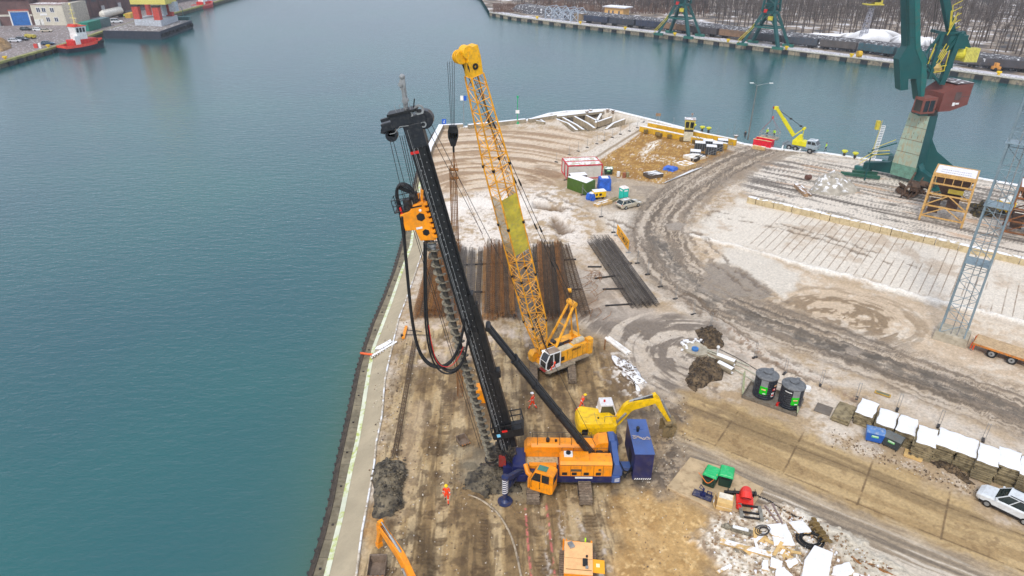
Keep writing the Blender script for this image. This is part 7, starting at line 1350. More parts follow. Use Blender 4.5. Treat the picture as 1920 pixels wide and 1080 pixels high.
# steel hopper frames
def hopper(label, off, paint, brace):
    o0 = G(1723, 412)+off; e = G(1802, 428)-G(1723, 412); ang = math.atan2(e.y, e.x); W = e.length; D = 5.6; H = 7.6; t = thing('hopper_frame', label, 'steel frame', o0, ang, 'steel hopper frames'); t0 = Vector((.25, .2)); b = B()
    C0 = [(0, 0), (W, 0), (W, D), (0, D)]; C1 = [(.15, .1), (W-.15, .1), (W-.15, D-.1), (.15, D-.1)]
    for (x, y), (u, v) in zip(C0, C1): b.beam((x, y, 0), (u, v, H), .3)
    obj('leg', b, paint, t); b = B()
    def P(i, z): f = z/H; return Vector((C0[i][0]*(1-f)+C1[i][0]*f, C0[i][1]*(1-f)+C1[i][1]*f, z))
    for i in range(4):
        j = (i+1) % 4
        for z in (.9, 2.7, 4.7, 6.4): b.beam(P(i, z), P(j, z), .2, .22)
        m = (P(i, 2.7)+P(j, 2.7))/2; b.beam(P(i, .9), m, .14); b.beam(P(j, .9), m, .14); m = (P(i, 4.7)+P(j, 4.7))/2; b.beam(P(i, 2.7), m, .15); b.beam(P(j, 2.7), m, .15)
    for i in range(5): b.beam((W*(i+.5)/5, 0, 6.4), (W*(i+.5)/5, 0, 7.5), .1)
    obj('brace', b, brace, t); b = B(); b.bx(0, W, 0, .25, H-.1, H+.5); b.bx(0, W, D-.25, D, H-.1, H+.5); b.bx(0, .25, .25, D-.25, H-.1, H+.5); b.bx(W-.25, W, .25, D-.25, H-.1, H+.5); obj('top_rim', b, paint, t, bev=.02)
    b = B(); b.bx(.26, W-.26, .26, D-.26, H-.05, H+.42); pl_ = obj('snowy_grid', b, M('grid_snow', (232, 230, 234), .8, 0, .05, dirt=.12, dcol=(110, 84, 78)), t); b = B()
    for k in range(2):
        for i in range(14): b.bx(.9+i*(W-1.8)/14, .9+(i+.75)*(W-1.8)/14, 1.5+k*1.3, 1.62+k*1.3, H+.42, H+.44)
    obj('grid_slot', b, M('slot_brown', (70, 46, 44)), pl_); b = B(); b.loft([[(.3, .3, H-.2), (W-.3, .3, H-.2), (W-.3, D-.3, H-.2), (.3, D-.3, H-.2)], [(W*.4, D*.4, 3.4), (W*.6, D*.4, 3.4), (W*.6, D*.6, 3.4), (W*.4, D*.6, 3.4)]]); obj('funnel', b, M('funnel_rust', (78, 56, 46), .8, .1, .3, dirt=.4), t)
    b = B(); b.bx(W*.45, W*.8, -.05, 0.0, 5.2, 5.9); obj('yellow_panel', b, M('olive_panel', (160, 140, 40), dirt=.2), t)
    b = B(); b.bx(.6, 2.1, .8, 3.6, 1.4, 3.0); b.bx(3.0, 4.6, .8, 3.6, 2.2, 4.4); obj('chute', b, M('funnel_rust'), t); return t
hopper('tan steel hopper frame with snowy top left of the lattice mast', Vector((0, 0, 0)), M('frame_tan', (200, 158, 92), .6, 0, .12, dirt=.3, dcol=(130, 90, 50)), M('frame_tan')); ev = (G(1802, 428)-G(1723, 412)); hopper('rust brown hopper frame with snowy top cut by the right edge of the photo', ev*1.90, M('frame_rust', (134, 84, 44), .7, 0, .25, dirt=.4, dcol=(70, 44, 30)), M('frame_rust'))
t = thing('yellow_machine', 'small yellow machine with driver seat behind the lattice mast', 'machine', G(1886, 396)+Vector((0, 0, 0)), 0); b = B(); b.bx(-1.1, 1.1, -.9, .9, .5, 2.2); obj('body', b, YELX, t, bev=.08); b = B(); b.bx(-.9, .3, -.95, -.85, 1.0, 1.9); obj('window', b, BLK, t); b = B(); b.bx(-1, 1, -.8, .8, 2.2, 2.3); b.ball((.3, 0, 2.6), .5, 8); obj('cover', b, M('cover_snow', (226, 226, 220)), t); b = B()
for x in (-.8, .8):
    for y in (-.95, .8): b.cyl((x, y, .45), (x, y+.15, .45), .45, n=12)
obj('wheel', b, BLK, t); t.location = (G(1886, 396).x, G(1886, 396).y, 3.2); t.location = G(1880, 400)
t = thing('rusty_machine', 'rusty conveyor part lying left of the tan hopper frame', 'machine part', G(1720, 372)); b = B(); rr = random.Random(77); [b.box((rr.uniform(-2, 1.6), rr.uniform(0, 3), rr.uniform(.4, 2.4)), (rr.uniform(.3, 1.6), rr.uniform(.3, 1.4), rr.uniform(.2, 1.2)), (rr.uniform(-.5, .5), rr.uniform(-.5, .5), rr.uniform(0, 3))) for _ in range(20)]; b.beam((-3, 0, .2), (.5, 3.5, 3.6), .25); b.beam((-2, -.6, .1), (1.5, 2.5, 3.0), .18); b.cyl((-1.5, 0, 1.2), (-1.2, .6, 1.2), 1.1, n=14, inner=.8); obj('conveyor', b, M('old_rust', (92, 70, 54), .85, .1, .4, 1, dirt=.5, dcol=(50, 44, 38)), t)
t = thing('black_machinery', 'dark machinery heap right of the tan hopper frame', 'machine part', G(1842, 402)); b = B(); rr = random.Random(31)
for i in range(16): b.box((rr.uniform(-1.6, 1.6), rr.uniform(-1.2, 1.2), rr.uniform(.3, 1.6)), (rr.uniform(.3, 1.3), rr.uniform(.3, 1.3), rr.uniform(.3, 1.1)), (rr.uniform(-.4, .4), rr.uniform(-.4, .4), rr.uniform(0, 3)))
b.tube([(-1.5, 0, 1), (-.5, .4, 2.4), (1, 0, 2.0)], .12); obj('machinery', b, M('dark_machine', (58, 56, 50), .7, .1, .5, 1, dirt=.3, dcol=(130, 110, 50)), t)
b = B(); b.beam(G(1492, 347, .35), G(1512, 366, .35), .7, .6); b.beam(G(1500, 347, .3), G(1520, 366, .3), .3, .3); tag(obj('girder_piece', b, M('girder_brown', (168, 136, 104), dirt=.4, snow=.3)), 'brown girder piece lying in the snow left of the sand heap', 'girder')
b = B(); b.cyl(G(1512, 333, .4), G(1519, 332, .4), .5, n=12); tag(obj('rusty_drum', b, M('rust_dark', (104, 70, 58))), 'rusty drum lying behind the brown girder piece', 'drum')
# flatbed trailer
a, c = G(1856, 671), G(1895, 684); ang = math.atan2(c.y-a.y, c.x-a.x); t = thing('flatbed_trailer', 'orange framed flatbed trailer with wooden deck at the right edge', 'trailer', a+Vector((-math.sin(ang), math.cos(ang), 0))*1.2, ang); b = B(); b.bx(-1.9, 8, -1.25, 1.25, 1.12, 1.2); obj('deck', b, M('deck_wood', (188, 160, 122), .8, 0, .15, dirt=.35, dcol=(140, 110, 84)), t)
b = B(); b.bx(-1.92, 8, -1.3, -1.22, .95, 1.16); b.bx(-1.92, 8, 1.22, 1.3, .95, 1.16); b.bx(-1.98, -1.9, -1.3, 1.3, .85, 1.16); b.bx(-1.5, 8, -.5, .5, .7, 1.1); fr_ = obj('frame', b, M('trailer_orange', (196, 120, 44), .6, dirt=.4), t); b = B(); b.bx(-2.1, -1.99, -1.1, -.8, .3, 1.0); b.bx(-2.1, -1.99, .8, 1.1, .3, 1.0); b.bx(-1.85, -1.7, -1.28, -1.2, .3, .95); obj('rear_lamp', b, M('lamp_orange', (200, 70, 20)), fr_)
for x in (0, 1.9, 3.8):
    for s in (-1, 1): b = B(); b.cyl((x, s*.75, .5), (x, s*1.2, .5), .5, n=18); wh = obj('wheel', b, RUB, t); b = B(); b.cyl((x, s*1.205, .5), (x, s*1.22, .5), .3, n=12, inner=.1); obj('rim', b, GRY, wh)
# ---------------------------------------------------------------- green portal crane
PGc = Vector((75.5, 126.0, 0)); PY = 125.0; PI_ = Matrix.Translation(-PGc); GRN = M('crane_green', (6, 76, 76), .5, 0, .12, .5, dirt=.12, dcol=(60, 84, 74)); GRNL = M('crane_green_light', (16, 96, 92), .5, 0, .12, .5, dirt=.15); PALE = M('faded_green', (156, 176, 158), .6, 0, .12, .3, dirt=.3, dcol=(170, 146, 110), streak=.6); RBR = M('house_red', (116, 64, 56), .6, 0, .12, .6, dirt=.2, dcol=(110, 84, 76))
pc = thing('portal_crane', 'green harbour portal crane with pale column and red brown machine house', 'portal crane', PGc)
def PB(): return B(PI_)
def Q(px, py, Y=PY): return AY(px, py, Y)
pa, pb_ = G(1668, 322, 1.3), G(1712, 334, 1.3); ax_ = (pb_-pa).normalized(); ay_ = Vector((-ax_.y, ax_.x, 0)); pm = (pa+pb_)/2; cw = (pb_-pa).length
def colsec(z, w, d, sh=0): c = pm+ay_*(1.9)+ax_*sh; return [(c+ax_*x*w/2+ay_*y*d/2)*1+Vector((0, 0, z-c.z)) for x, y in ((-1, -1), (1, -1), (1, 1), (-1, 1))]
b = PB(); b.loft([colsec(.9, cw*.95, 3.8), colsec(3.2, cw, 3.8)]); obj('column_foot', b, M('column_low', (104, 146, 128), .6, dirt=.2), pc); b = PB(); b.loft([colsec(3.2, cw, 3.8), colsec(12.6, cw*.8, 3.0)]); col_ = obj('column', b, PALE, pc)
b = PB(); c1_ = colsec(3.2, cw, 3.8); c2_ = colsec(12.6, cw*.8, 3.0); b.add([c1_[1]+ax_*.03, c1_[2]+ax_*.03, c2_[2]+ax_*.03, c2_[1]+ax_*.03], [(0, 1, 2, 3)]); obj('column_side', b, GRN, col_)
def arm(ux, uy, L, z0, name='portal_leg', th=1.3):
    d = (ax_*ux+ay_*uy).normalized(); c = pm+ay_*1.9; s = c+d*1.5; e = c+d*L; n = Vector((-d.y, d.x, 0))*th/2; b = PB(); secs = []
    for t_, zt, zb in ((0, z0, .8), (.3, z0*.62, .8), (1, 1.9, .75)): p = s.lerp(e, t_); secs.append([p+n+Vector((0, 0, zb-p.z)), p-n+Vector((0, 0, zb-p.z)), p-n+Vector((0, 0, zt-p.z)), p+n+Vector((0, 0, zt-p.z))])
    b.loft(secs); lg = obj(name, b, GRN, pc, bev=.03); b = PB(); b.beam(e+Vector((0, 0, .45-e.z))-ax_*1.6, e+Vector((0, 0, .45-e.z))+ax_*1.6, .8, .7)
    for i in range(4): q = e-ax_*(1.2-i*.8); b.cyl((q.x-ay_.x*.3, q.y-ay_.y*.3, .3), (q.x+ay_.x*.3, q.y+ay_.y*.3, .3), .3, n=10)
    obj('bogie', b, GRNL, lg)
arm(-1, -.25, 7.6, 4.6); arm(1, -.25, 7.0, 4.6); arm(1, 1.0, 9.5, 9.5); arm(-1, 1.0, 9.0, 5.5)
b = PB(); e = pm-ax_*8.4; f_ = pm+ax_*5
b.beam(G(1576, 324, .5), G(1650, 333, .5), .7, .5); b.beam(G(1598, 322, .6), G(1645, 326, .6), .5, .7); obj('rail_bogie', b, M('deep_green', (18, 84, 66), dirt=.2), pc)
b = PB()
P_ = [Q(1657, 236, 124), Q(1636, 300, 124)]
for d_ in (-.35, .35): b.beam(P_[0]+Vector((d_, 0, 0)), P_[1]+Vector((d_, 0, 0)), .08)
for i in range(22): q = P_[0].lerp(P_[1], i/21); b.box(q, (.7, .35, .06))
st_ = obj('stair', b, WHT, pc); b0 = b; b = PB(); RS = M('rust_streak', (110, 74, 52), .8, 0, .3, 1.5)
for k_ in range(14):
    q = c1_[0].lerp(c1_[1], (k_*.37+.13) % 1).lerp(c2_[0].lerp(c2_[1], (k_*.37+.13) % 1), .35+(k_*.29 % .6)); b.box(q+Vector((-.02, -.01, 0)), (.05, .02, .2+(k_*.17 % .4)))
for f_ in (.25, .5, .75): b.beam(c1_[0].lerp(c2_[0], f_)+Vector((0, -.02, 0)), c1_[1].lerp(c2_[1], f_)+Vector((0, -.02, 0)), .05)
obj('rust_marks', b, RS, col_); b = PB()
for k_ in range(16): q = AY(1702, 84-k_*9, 122.4); b.box(q, (.5, .05, .06))
for k_ in range(5): b.beam(AY(1701, 70-k_*26, 122.47), AY(1724, 70-k_*26, 122.47), .05)
b.tube([AY(1701, 84, 122.3), AY(1699, -60, 122.3)], .05, 4); b.tube([AY(1705, 84, 122.3), AY(1703, -60, 122.3)], .05, 4); obj('jib_ladder', b, M('ladder_dark', (16, 60, 56)), pc); b = PB()
for x0, y0, x1, y1 in ((1712, 150, 1716, -60), (1735, 150, 1764, -60), (1740, 148, 1768, -60), (1760, 160, 1801, 62), (1752, 156, 1784, 20)): b.tube([AY(x0, y0, 125.6), AY(x1, y1, 125.6)], .05, 4)
obj('cable', b, WIRE, pc); b = PB(); yy = M('rail_yellow', (196, 180, 60)); b.tube([P_[0]+Vector((-.45, 0, 1)), P_[1]+Vector((-.45, 0, 1))], .05, 4); b.tube([Q(1612, 306, 122), Q(1640, 290, 122), Q(1668, 288, 122)], .07, 4); b.tube([Q(1612, 300, 122), Q(1640, 284, 122), Q(1668, 282, 122)], .07, 4); b.tube([Q(1636, 279, 124), Q(1680, 262, 124)], .06, 4); b.box(Q(1689, 235, 124)+Vector((-4.2, 0, 0)), (.6, .6, 1.6)); obj('handrail', b, yy, st_)
b = PB(); b.beam(Q(1634, 282, 124), Q(1682, 268, 124), .18); b.bx(66.4, 70.6, 123.8, 125.2, 4.9, 5.1); b.cyl((66.5, 124, 0), (66.5, 124, 5), .12); obj('landing', b, GRN, pc)
# slewing upper part
ztt = 12.6; ct = pm+ay_*1.9; ct = Vector((ct.x, ct.y, 0)); b = PB(); b.cyl((ct.x, ct.y, ztt), (ct.x, ct.y, ztt+.9), 2.1, n=24); obj('slewing_ring', b, DARK, pc)
ux = Vector((.94, .30, 0)).normalized(); uy = Vector((-ux.y, ux.x, 0))
def U(x, y, z): return ct+ux*x+uy*y+Vector((0, 0, ztt+z))
def ubox(b, x0, x1, y0, y1, z0, z1): b.add([U(x, y, z) for x in (x0, x1) for y in (y0, y1) for z in (z0, z1)], [(0, 1, 3, 2), (4, 6, 7, 5), (0, 4, 5, 1), (2, 3, 7, 6), (0, 2, 6, 4), (1, 5, 7, 3)])
b = PB(); secs = [[U(.8, y, z) for y, z in ((-2.2, .7), (2.2, .7), (2.2, 3.9), (-2.2, 3.9))], [U(3.2, y, z) for y, z in ((-2.3, .7), (2.3, .7), (2.3, 5.2), (-2.3, 5.2))], [U(6.9, y, z) for y, z in ((-2.3, 1.6), (2.3, 1.6), (2.3, 5.4), (-2.3, 5.4))]]; b.loft(secs); hm = obj('machine_house', b, RBR, pc)
b = PB(); ubox(b, 3.4, 4.8, -2.34, -2.31, 2.6, 4.0); ubox(b, 4.8, 6.8, -2.33, -2.305, 3.1, 3.2); obj('grille', b, M('grille_dark', (90, 74, 70)), hm); b = PB(); ubox(b, 3.3, 3.9, -2.34, -2.31, 1.6, 2.2); ubox(b, 4.0, 4.8, -2.34, -2.31, 1.8, 2.1); obj('house_sign', b, WHT, hm); b = PB(); ubox(b, 3.1, 7.0, -2.35, 2.35, 5.42, 5.5); obj('roof', b, M('roof_grey', (96, 84, 84), snow=.2), hm)
b = PB(); ubox(b, -3.6, -.6, -2.6, -.5, .6, 3.4); cbn = obj('cab', b, M('cab_red', (124, 70, 60), .6, dirt=.25), pc, bev=.05); b = PB(); ubox(b, -3.3, -2.3, -2.63, -2.61, 1.0, 2.9); ubox(b, -2.1, -1.1, -2.63, -2.61, 1.0, 2.9); ubox(b, -3.63, -3.61, -2.3, -.8, 1.0, 2.9); obj('cab_window', b, GLS, cbn)
b = PB(); q0 = Q(1696, 190); pts = [(1727, 190, 125.3, 1.0), (1723, 150, 125.2, 1.4), (1712, 118, 125.1, 1.9)]
def plate(b, P, Y0, Y1): b.add([AY(x, y, Y0) for x, y in P]+[Vector((AY(x, y, Y0).x, Y1, AY(x, y, Y0).z)) for x, y in P], [tuple(range(len(P)))[::-1], tuple(range(len(P), 2*len(P)))]+[(i, (i+1) % len(P), len(P)+(i+1) % len(P), len(P)+i) for i in range(len(P))])
b = PB(); plate(b, [(1699, -60), (1724, -60), (1726, 88), (1701, 88)], 122.5, 124.6); plate(b, [(1701, 88), (1726, 88), (1737, 112), (1718, 148), (1703, 148), (1686, 112)], 122.5, 124.6); plate(b, [(1686, 112), (1703, 148), (1703, 168), (1689, 170)], 122.5, 124.6); plate(b, [(1718, 148), (1737, 112), (1737, 150), (1731, 190), (1723, 190)], 122.5, 124.6); jb_ = obj('jib', b, GRN, pc)
b = PB(); plate(b, [(1714, -60), (1724.5, -60), (1726.5, 88), (1737.5, 112), (1737.5, 150), (1731.5, 190), (1726, 190), (1728, 120), (1717, 90)], 122.44, 122.49); obj('jib_edge', b, GRNL, jb_)
b = PB(); b.box(Q(1731, 203, 123), (1.6, 1.2, 2.4)); b.cyl(Q(1730, 195, 122), Q(1730, 195, 124.5), .8, n=12); obj('jib_pivot', b, GRNL, pc)
b = PB()
for Y0 in (124.2, 127.6):
    for a, c, w_ in (((1764, 158), (1801, 62), .9), ((1764, 158), (1738, 128), .35), ((1742, 148), (1767, 62), .6), ((1736, 100), (1748, 82), .3), ((1748, 86), (1770, 90), .4), ((1767, 62), (1801, 62), .35), ((1778, 92), (1801, 62), .5), ((1728, 96), (1745, 128), .35), ((1745, 128), (1790, 78), .4), ((1748, 86), (1766, 60), .35)): b.beam(AY(*a, Y0), AY(*c, Y0), w_)
for p in ((1801, 62), (1767, 62), (1764, 150), (1745, 128), (1778, 92)): b.beam(AY(*p, 124.2), AY(*p, 124.2)+Vector((0, 3.4, 0)), .45)
b.beam(AY(1738, 130, 125), AY(1785, 122, 125), .6, .9); fr2 = obj('gantry_frame', b, GRN, pc); b = PB(); b.beam(AY(1764, -40, 126), AY(1786, 74, 126), 1.1, 1.1); b.box(AY(1785, 76, 126), (3.2, 3.6, 2.2)); b.beam(AY(1801, 62, 126), AY(1812, 95, 126), 1.0, 1.2); obj('rear_lever', b, GRN, pc)
b = PB(); b.cyl(AY(1787, 98, 126), AY(1806, 100, 126), 1.25, n=20); cwt = obj('counterweight', b, M('cw_yellow', (214, 204, 60), .5, dirt=.1), pc); b = PB()
for i in range(9): q = AY(1803, 100, 126); b.box((q.x+i*.26, 125.2, q.z-.1), (.14, 1.4, 2.3))
obj('weight_plates', b, M('cw_pale', (222, 214, 110), dirt=.1), cwt)
b = PB()
for a, c in (((1756, 118), (1772, 92)), ((1760, 122), (1776, 96)), ((1776, 66), (1794, 34)), ((1784, 20), (1780, 60)), ((1770, 132), (1778, 104)), ((1740, 120), (1752, 92)), ((1750, 136), (1776, 132))): b.tube([AY(*a, 123.9), AY(*c, 123.9)], .09, 4); b.tube([AY(*a, 123.9)+Vector((0, 0, .9)), AY(*c, 123.9)+Vector((0, 0, .9))], .09, 4)
for i in range(6): q = AY(1787-i*1.2, 10+i*12, 125.5); b.beam(q, q+Vector((1.4, 0, .8)), .1)
obj('walkway_rail', b, yy, fr2); b = PB(); b.ball(AY(1754, 126, 124.5), .9, 8); b.ball(AY(1760, 130, 124.5), .6, 8); obj('winch', b, M('winch_ochre', (190, 160, 96)), pc)
# ================================================================ FAR QUAY AND WOOD
def gmat(name, c1, c2, c3, s=.05):
    m = M(name, c1, .9, 0, .15, s*4, dirt=.6, dcol=c2); return m
FE = [(900, -6), (912, 12), (918, 22.5), (965, 31), (1059, 42.5), (1150, 53), (1240, 63), (1410, 84.5), (1696, 119), (1920, 149), (2400, 214)]
FP = [G(x, y) for x, y in FE]; b = B(); P = [FP[0]+Vector((-60, 260, 0))]+FP+[FP[-1]+Vector((900, 0, 0)), Vector((1500, 2600, 0)), Vector((-90, 2600, 0))]
fm = bpy.data.materials.new('far_ground'); fm.use_nodes = True; t = fm.node_tree; n = t.nodes; L = t.links.new; p = n['Principled BSDF']; p.inputs['Roughness'].default_value = .95; geo = n.new('ShaderNodeNewGeometry')
q = n.new('ShaderNodeTexNoise'); q.inputs['Scale'].default_value = .09; q.inputs['Detail'].default_value = 8; q.inputs['Roughness'].default_value = .65; L(geo.outputs[0], q.inputs['Vector']); cr_ = n.new('ShaderNodeValToRGB'); L(q.outputs['Fac'], cr_.inputs[0]); e = cr_.color_ramp.elements
e[0].position = .40; e[0].color = (*lin((78, 76, 76)), 1); e[1].position = .47; e[1].color = (*lin((118, 104, 90)), 1); x = e.new(.53); x.color = (*lin((150, 134, 116)), 1); x = e.new(.645); x.color = (*lin((222, 222, 226)), 1); L(cr_.outputs[0], p.inputs['Base Color'])
b.add([(v.x, v.y, 0) for v in P], [tuple(range(len(P)))]); struct('far_ground', b, fm)
def pathmesh(name, PP, offs, mat, kind='structure'):
    """ribbon along PP; offs = list of (sideways to the land, z)"""
    b = B(); k = len(offs); vs = []
    for i, p in enumerate(PP):
        d = (PP[min(i+1, len(PP)-1)]-PP[max(i-1, 0)]).normalized(); nn = Vector((-d.y, d.x, 0)); vs += [(p.x+nn.x*o, p.y+nn.y*o, z) for o, z in offs]
    b.add(vs, [(i*k+j, i*k+j+1, (i+1)*k+j+1, (i+1)*k+j) for i in range(len(PP)-1) for j in range(k-1)]); return struct(name, b, mat)
FQ = FP[2:]; pathmesh('far_quay_wall', FQ, [(0, -6), (0, -.25), (-.25, -.25), (-.25, .12), (.9, .12), (.9, 0)], M('far_wall', (150, 138, 116), .9, 0, .25, .25, dirt=.55, dcol=(86, 82, 80), streak=.5)); pathmesh('far_quay_edge', FQ, [(-.3, -.25), (-.3, .16), (.35, .16)], M('edge_pale', (196, 192, 180), snow=.2)); pathmesh('far_quay_apron', FQ, [(.9, .03), (6.5, .03)], M('apron_snow', (206, 204, 208), .8, 0, .1, .2, dirt=.6, dcol=(120, 112, 112)))
pathmesh('coal_bank', FQ, [(13, .02), (14, .05), (18, 2.8), (26, 3.2), (34, .1)], M('coal_bank', (74, 72, 74), .95, 0, .3, .15, snow=.12))
# dark fenders of the far wall
fd = []
def along(PP, s):
    for a, c in zip(PP[:-1], PP[1:]):
        l = (c-a).length
        if s <= l: return a.lerp(c, s/l), (c-a).normalized()
        s -= l
    return PP[-1], (PP[-1]-PP[-2]).normalized()
b = B(); b.box((0, 0, 0), (2.4, .7, 1.4)); fme = mesh_of('fender', b, M('tyre_black', (36, 38, 42))); FLEN = sum((c-a).length for a, c in zip(FQ[:-1], FQ[1:]))
for i in range(int(FLEN/7.5)):
    p, d = along(FQ, 5+i*7.5)
    if p.x > 260: break
    o = bpy.data.objects.new('fender', fme); COL.objects.link(o); o.location = (p.x+d.y*.5, p.y-d.x*.5, -1.25); o.rotation_euler = (0, 0, math.atan2(d.y, d.x)); tag(o, 'dark fender on the far quay wall, %s from the left' % nth(i), 'fender', 'fenders of the far quay')
BC = B(); BC.cyl((0, 0, 0), (0, 0, .7), .45, n=10); BC.cyl((0, 0, .6), (0, 0, 1.1), .8, n=10); bme = mesh_of('bollard', BC, M('bollard_amber', (236, 196, 20)))
for k, (x, y) in enumerate(((1007, 37), (1088, 46.5), (1172, 57), (1265, 68), (1365, 80.5), (1474, 94), (1596, 108.5), (1872, 142))):
    o = bpy.data.objects.new('bollard', bme); COL.objects.link(o); o.location = G(x, y-1.5); o.scale = (.95, .95, 1.1); W_ = ['first', 'second', 'third', 'fourth', 'fifth', 'sixth', 'seventh', 'eighth']; tag(o, 'yellow bollard on the far quay, %s from the left' % W_[k], 'bollard', 'yellow bollards on the far quay')
b = B(); q = G(1609, 108); b.cyl(q+Vector((-.6, 0, 1.3)), q+Vector((.9, 0, 1.3)), 1.1, n=12); b.cyl(q, q+Vector((0, 0, 1.3)), .3); tag(obj('cable_reel', b, M('reel_amber', (212, 168, 20), dirt=.3)), 'amber cable reel standing on the far quay beside a bollard', 'reel')
t = thing('small_tractor', 'small orange tractor on the far quay at the right edge', 'vehicle', G(1868, 133)); b = B(); b.bx(-1.6, .8, -.8, .8, .6, 1.5); b.bx(-1, 0, -.7, .7, 1.5, 2.6); obj('body', b, M('tractor_orange', (216, 150, 70)), t); b = B(); b.cyl((-1, -.9, .6), (-1, .9, .6), .6); b.cyl((1.2, -.9, .5), (1.2, .9, .5), .45); b.bx(.8, 3, -.6, .6, .5, .9); obj('wheel', b, BLK, t)
# freight wagons
def wagon_mesh(col):
    b = B(); b.bx(-6.6, 6.6, -1.45, 1.45, 1.2, 3.6)
    for i in range(10):
        for s in (-1, 1): b.box((-6.2+i*1.38, s*1.5, 2.4), (.2, .12, 2.4))
    return b
W0 = [G(x, y) for x, y in ((1095, 42.5), (1243, 57), (1317, 66.5), (1481, 86), (1614, 99), (1790, 123), (1925, 136), (2100, 160))]; WC = [((44, 54, 74), 'dark blue'), ((50, 56, 66), 'slate'), ((44, 54, 74), 'dark blue'), ((140, 110, 84), 'tan brown'), ((70, 66, 68), 'dark grey'), ((128, 100, 76), 'tan brown'), ((70, 74, 78), 'grey'), ((62, 70, 80), 'slate'), ((84, 80, 78), 'grey brown'), ((52, 88, 98), 'teal'), ((46, 92, 96), 'teal with yellow panels'), ((80, 78, 80), 'grey'), ((70, 68, 72), 'dark grey'), ((90, 82, 78), 'grey brown'), ((64, 62, 66), 'dark grey'), ((96, 86, 80), 'grey brown'), ((72, 70, 74), 'dark grey')]
s = 7; ORD = ['leftmost', 'second', 'third', 'fourth', 'fifth', 'sixth', 'seventh', 'eighth', 'ninth', 'tenth', 'eleventh', 'twelfth', 'thirteenth', 'fourteenth', 'fifteenth', 'sixteenth', 'seventeenth']
for k, (c_, nm) in enumerate(WC):
    p, d = along(W0, s); s += 14.3; t = thing('freight_wagon', '%s open coal wagon, %s from the left in the far train' % (nm, ORD[k]), 'wagon', p, math.atan2(d.y, d.x), 'wagons of the far train'); obj('body', wagon_mesh(c_), M('wagon_%d' % k, c_, .7, 0, .2, .5, dirt=.35, dcol=(90, 76, 66)), t)
    b = B(); b.bx(-6.4, 6.4, -1.35, 1.35, 3.4, 3.5)
    for i in range(5): b.ball((-5+i*2.5, 0, 3.1), 1.3, 8, (1.1, .8, .6))
    obj('load', b, M('coal', (56, 54, 56), .9, 0, .4, .8, snow=.15), t); b = B()
    for x in (-4.9, -3.6, 3.6, 4.9): b.cyl((x, -.9, .5), (x, .9, .5), .48, n=8)
    b.bx(-6.4, 6.4, -.9, .9, .9, 1.2); obj('bogie', b, BLK, t)
    if k == 10: b = B(); [b.bx(-3+i*2.2, -1.4+i*2.2, -1.6, -1.56, 1.8, 3.0) for i in range(3)]; obj('panel', b, M('amber_panel', (170, 130, 60)), t)
# snow dusted heaps behind the train
HM = M('coal_snow', (96, 92, 92), .95, 0, .3, .12, snow=1)
for k, (x, y, rx, ry, h) in enumerate(((1545, 74, 14, 6, 2.5), (1640, 84, 13, 9, 6), (1690, 92, 7, 7, 5), (1725, 98, 9, 8, 5.5), (1765, 100, 8, 7, 5), (1590, 78, 8, 5, 3.5))):
    b = B(); n_ = 24; vs = []; R_ = 8; rr = random.Random(k)
    for i in range(R_+1):
        for j in range(n_): a = 2*math.pi*j/n_; r_ = i/R_; w_ = 1+.12*math.sin(3*a+k)+.08*math.sin(5*a+k*2); vs.append((math.cos(a)*r_*rx*w_, math.sin(a)*r_*ry*w_, h*(1-r_**2)*(1+.2*math.sin(3*a+k)*r_+.12*math.sin(7*a+k*3)*r_)-.05))
    b.add(vs, [(i*n_+j, i*n_+(j+1) % n_, (i+1)*n_+(j+1) % n_, (i+1)*n_+j) for i in range(R_) for j in range(n_)]); o = obj('bulk_heap', b, HM, smooth=True); o.location = G(x, y); tag(o, ['long low snowy heap behind the eighth wagon', 'biggest cone shaped snowy heap behind the train', 'narrow snowy heap left of the big crane jib', 'snowy heap directly behind the green crane jib', 'snowy heap right of the green crane jib', 'snowy heap behind the tenth wagon'][k], 'heap', 'snowy heaps behind the train')
# two far cranes
def far_crane(label, c, ang):
    t = thing('harbour_crane', label, 'crane', c, ang, 'green cranes on the far quay'); b = B()
    for x in (-1, 1):
        for y in (-1, 1): b.beam((x*7.4, y*5, .9), (x*2.2, y*2, 12.5), 1.2, 1.0)
    leg = obj('portal_leg', b, GRN, t); b = B()
    for y in (-1, 1): b.beam((-4.6, y*3.3, 7.4), (4.6, y*3.3, 7.4), .6); b.beam((-4.6, y*3.3, 7.4), (0, y*2.5, 12), .35); b.beam((4.6, y*3.3, 7.4), (0, y*2.5, 12), .35)
    for x in (-1, 1): b.beam((x*4.6, -3.3, 7.4), (x*4.6, 3.3, 7.4), .6)
    obj('brace', b, GRNL, t); b = B()
    for y in (-1, 1):
        for x in (-1, 1): b.beam((x*9.5, y*5, .6), (x*5.2, y*5, .6), 1.1, 1.0)
    obj('bogie', b, M('bogie_green', (40, 104, 92)), t); b = B(); b.cyl((0, 0, 12.3), (0, 0, 13.3), 3.2, n=16); b.lattice((0, 0, 13.2), (0, 0, 24), 5, 3.6, 4, .5, .22); b.bx(-1.6, 1.6, -1.4, 1.4, 13.2, 22); obj('tower', b, GRN, t)
    b = B(); b.bx(.8, 2.6, -3.6, -2.2, 10.2, 11.6); b.tube([(-9, -6, 1), (-5, -4.4, 6), (-4, -4, 7.6)], .14, 4); b.tube([(-9, -6, 2), (-5, -4.4, 7), (-4, -4, 8.6)], .14, 4); obj('yellow_box', b, M('rail_yellow'), t); b = B(); b.bx(-1.5, -.3, -3.2, -2.4, 12.8, 14); obj('red_box', b, RED, t); return t
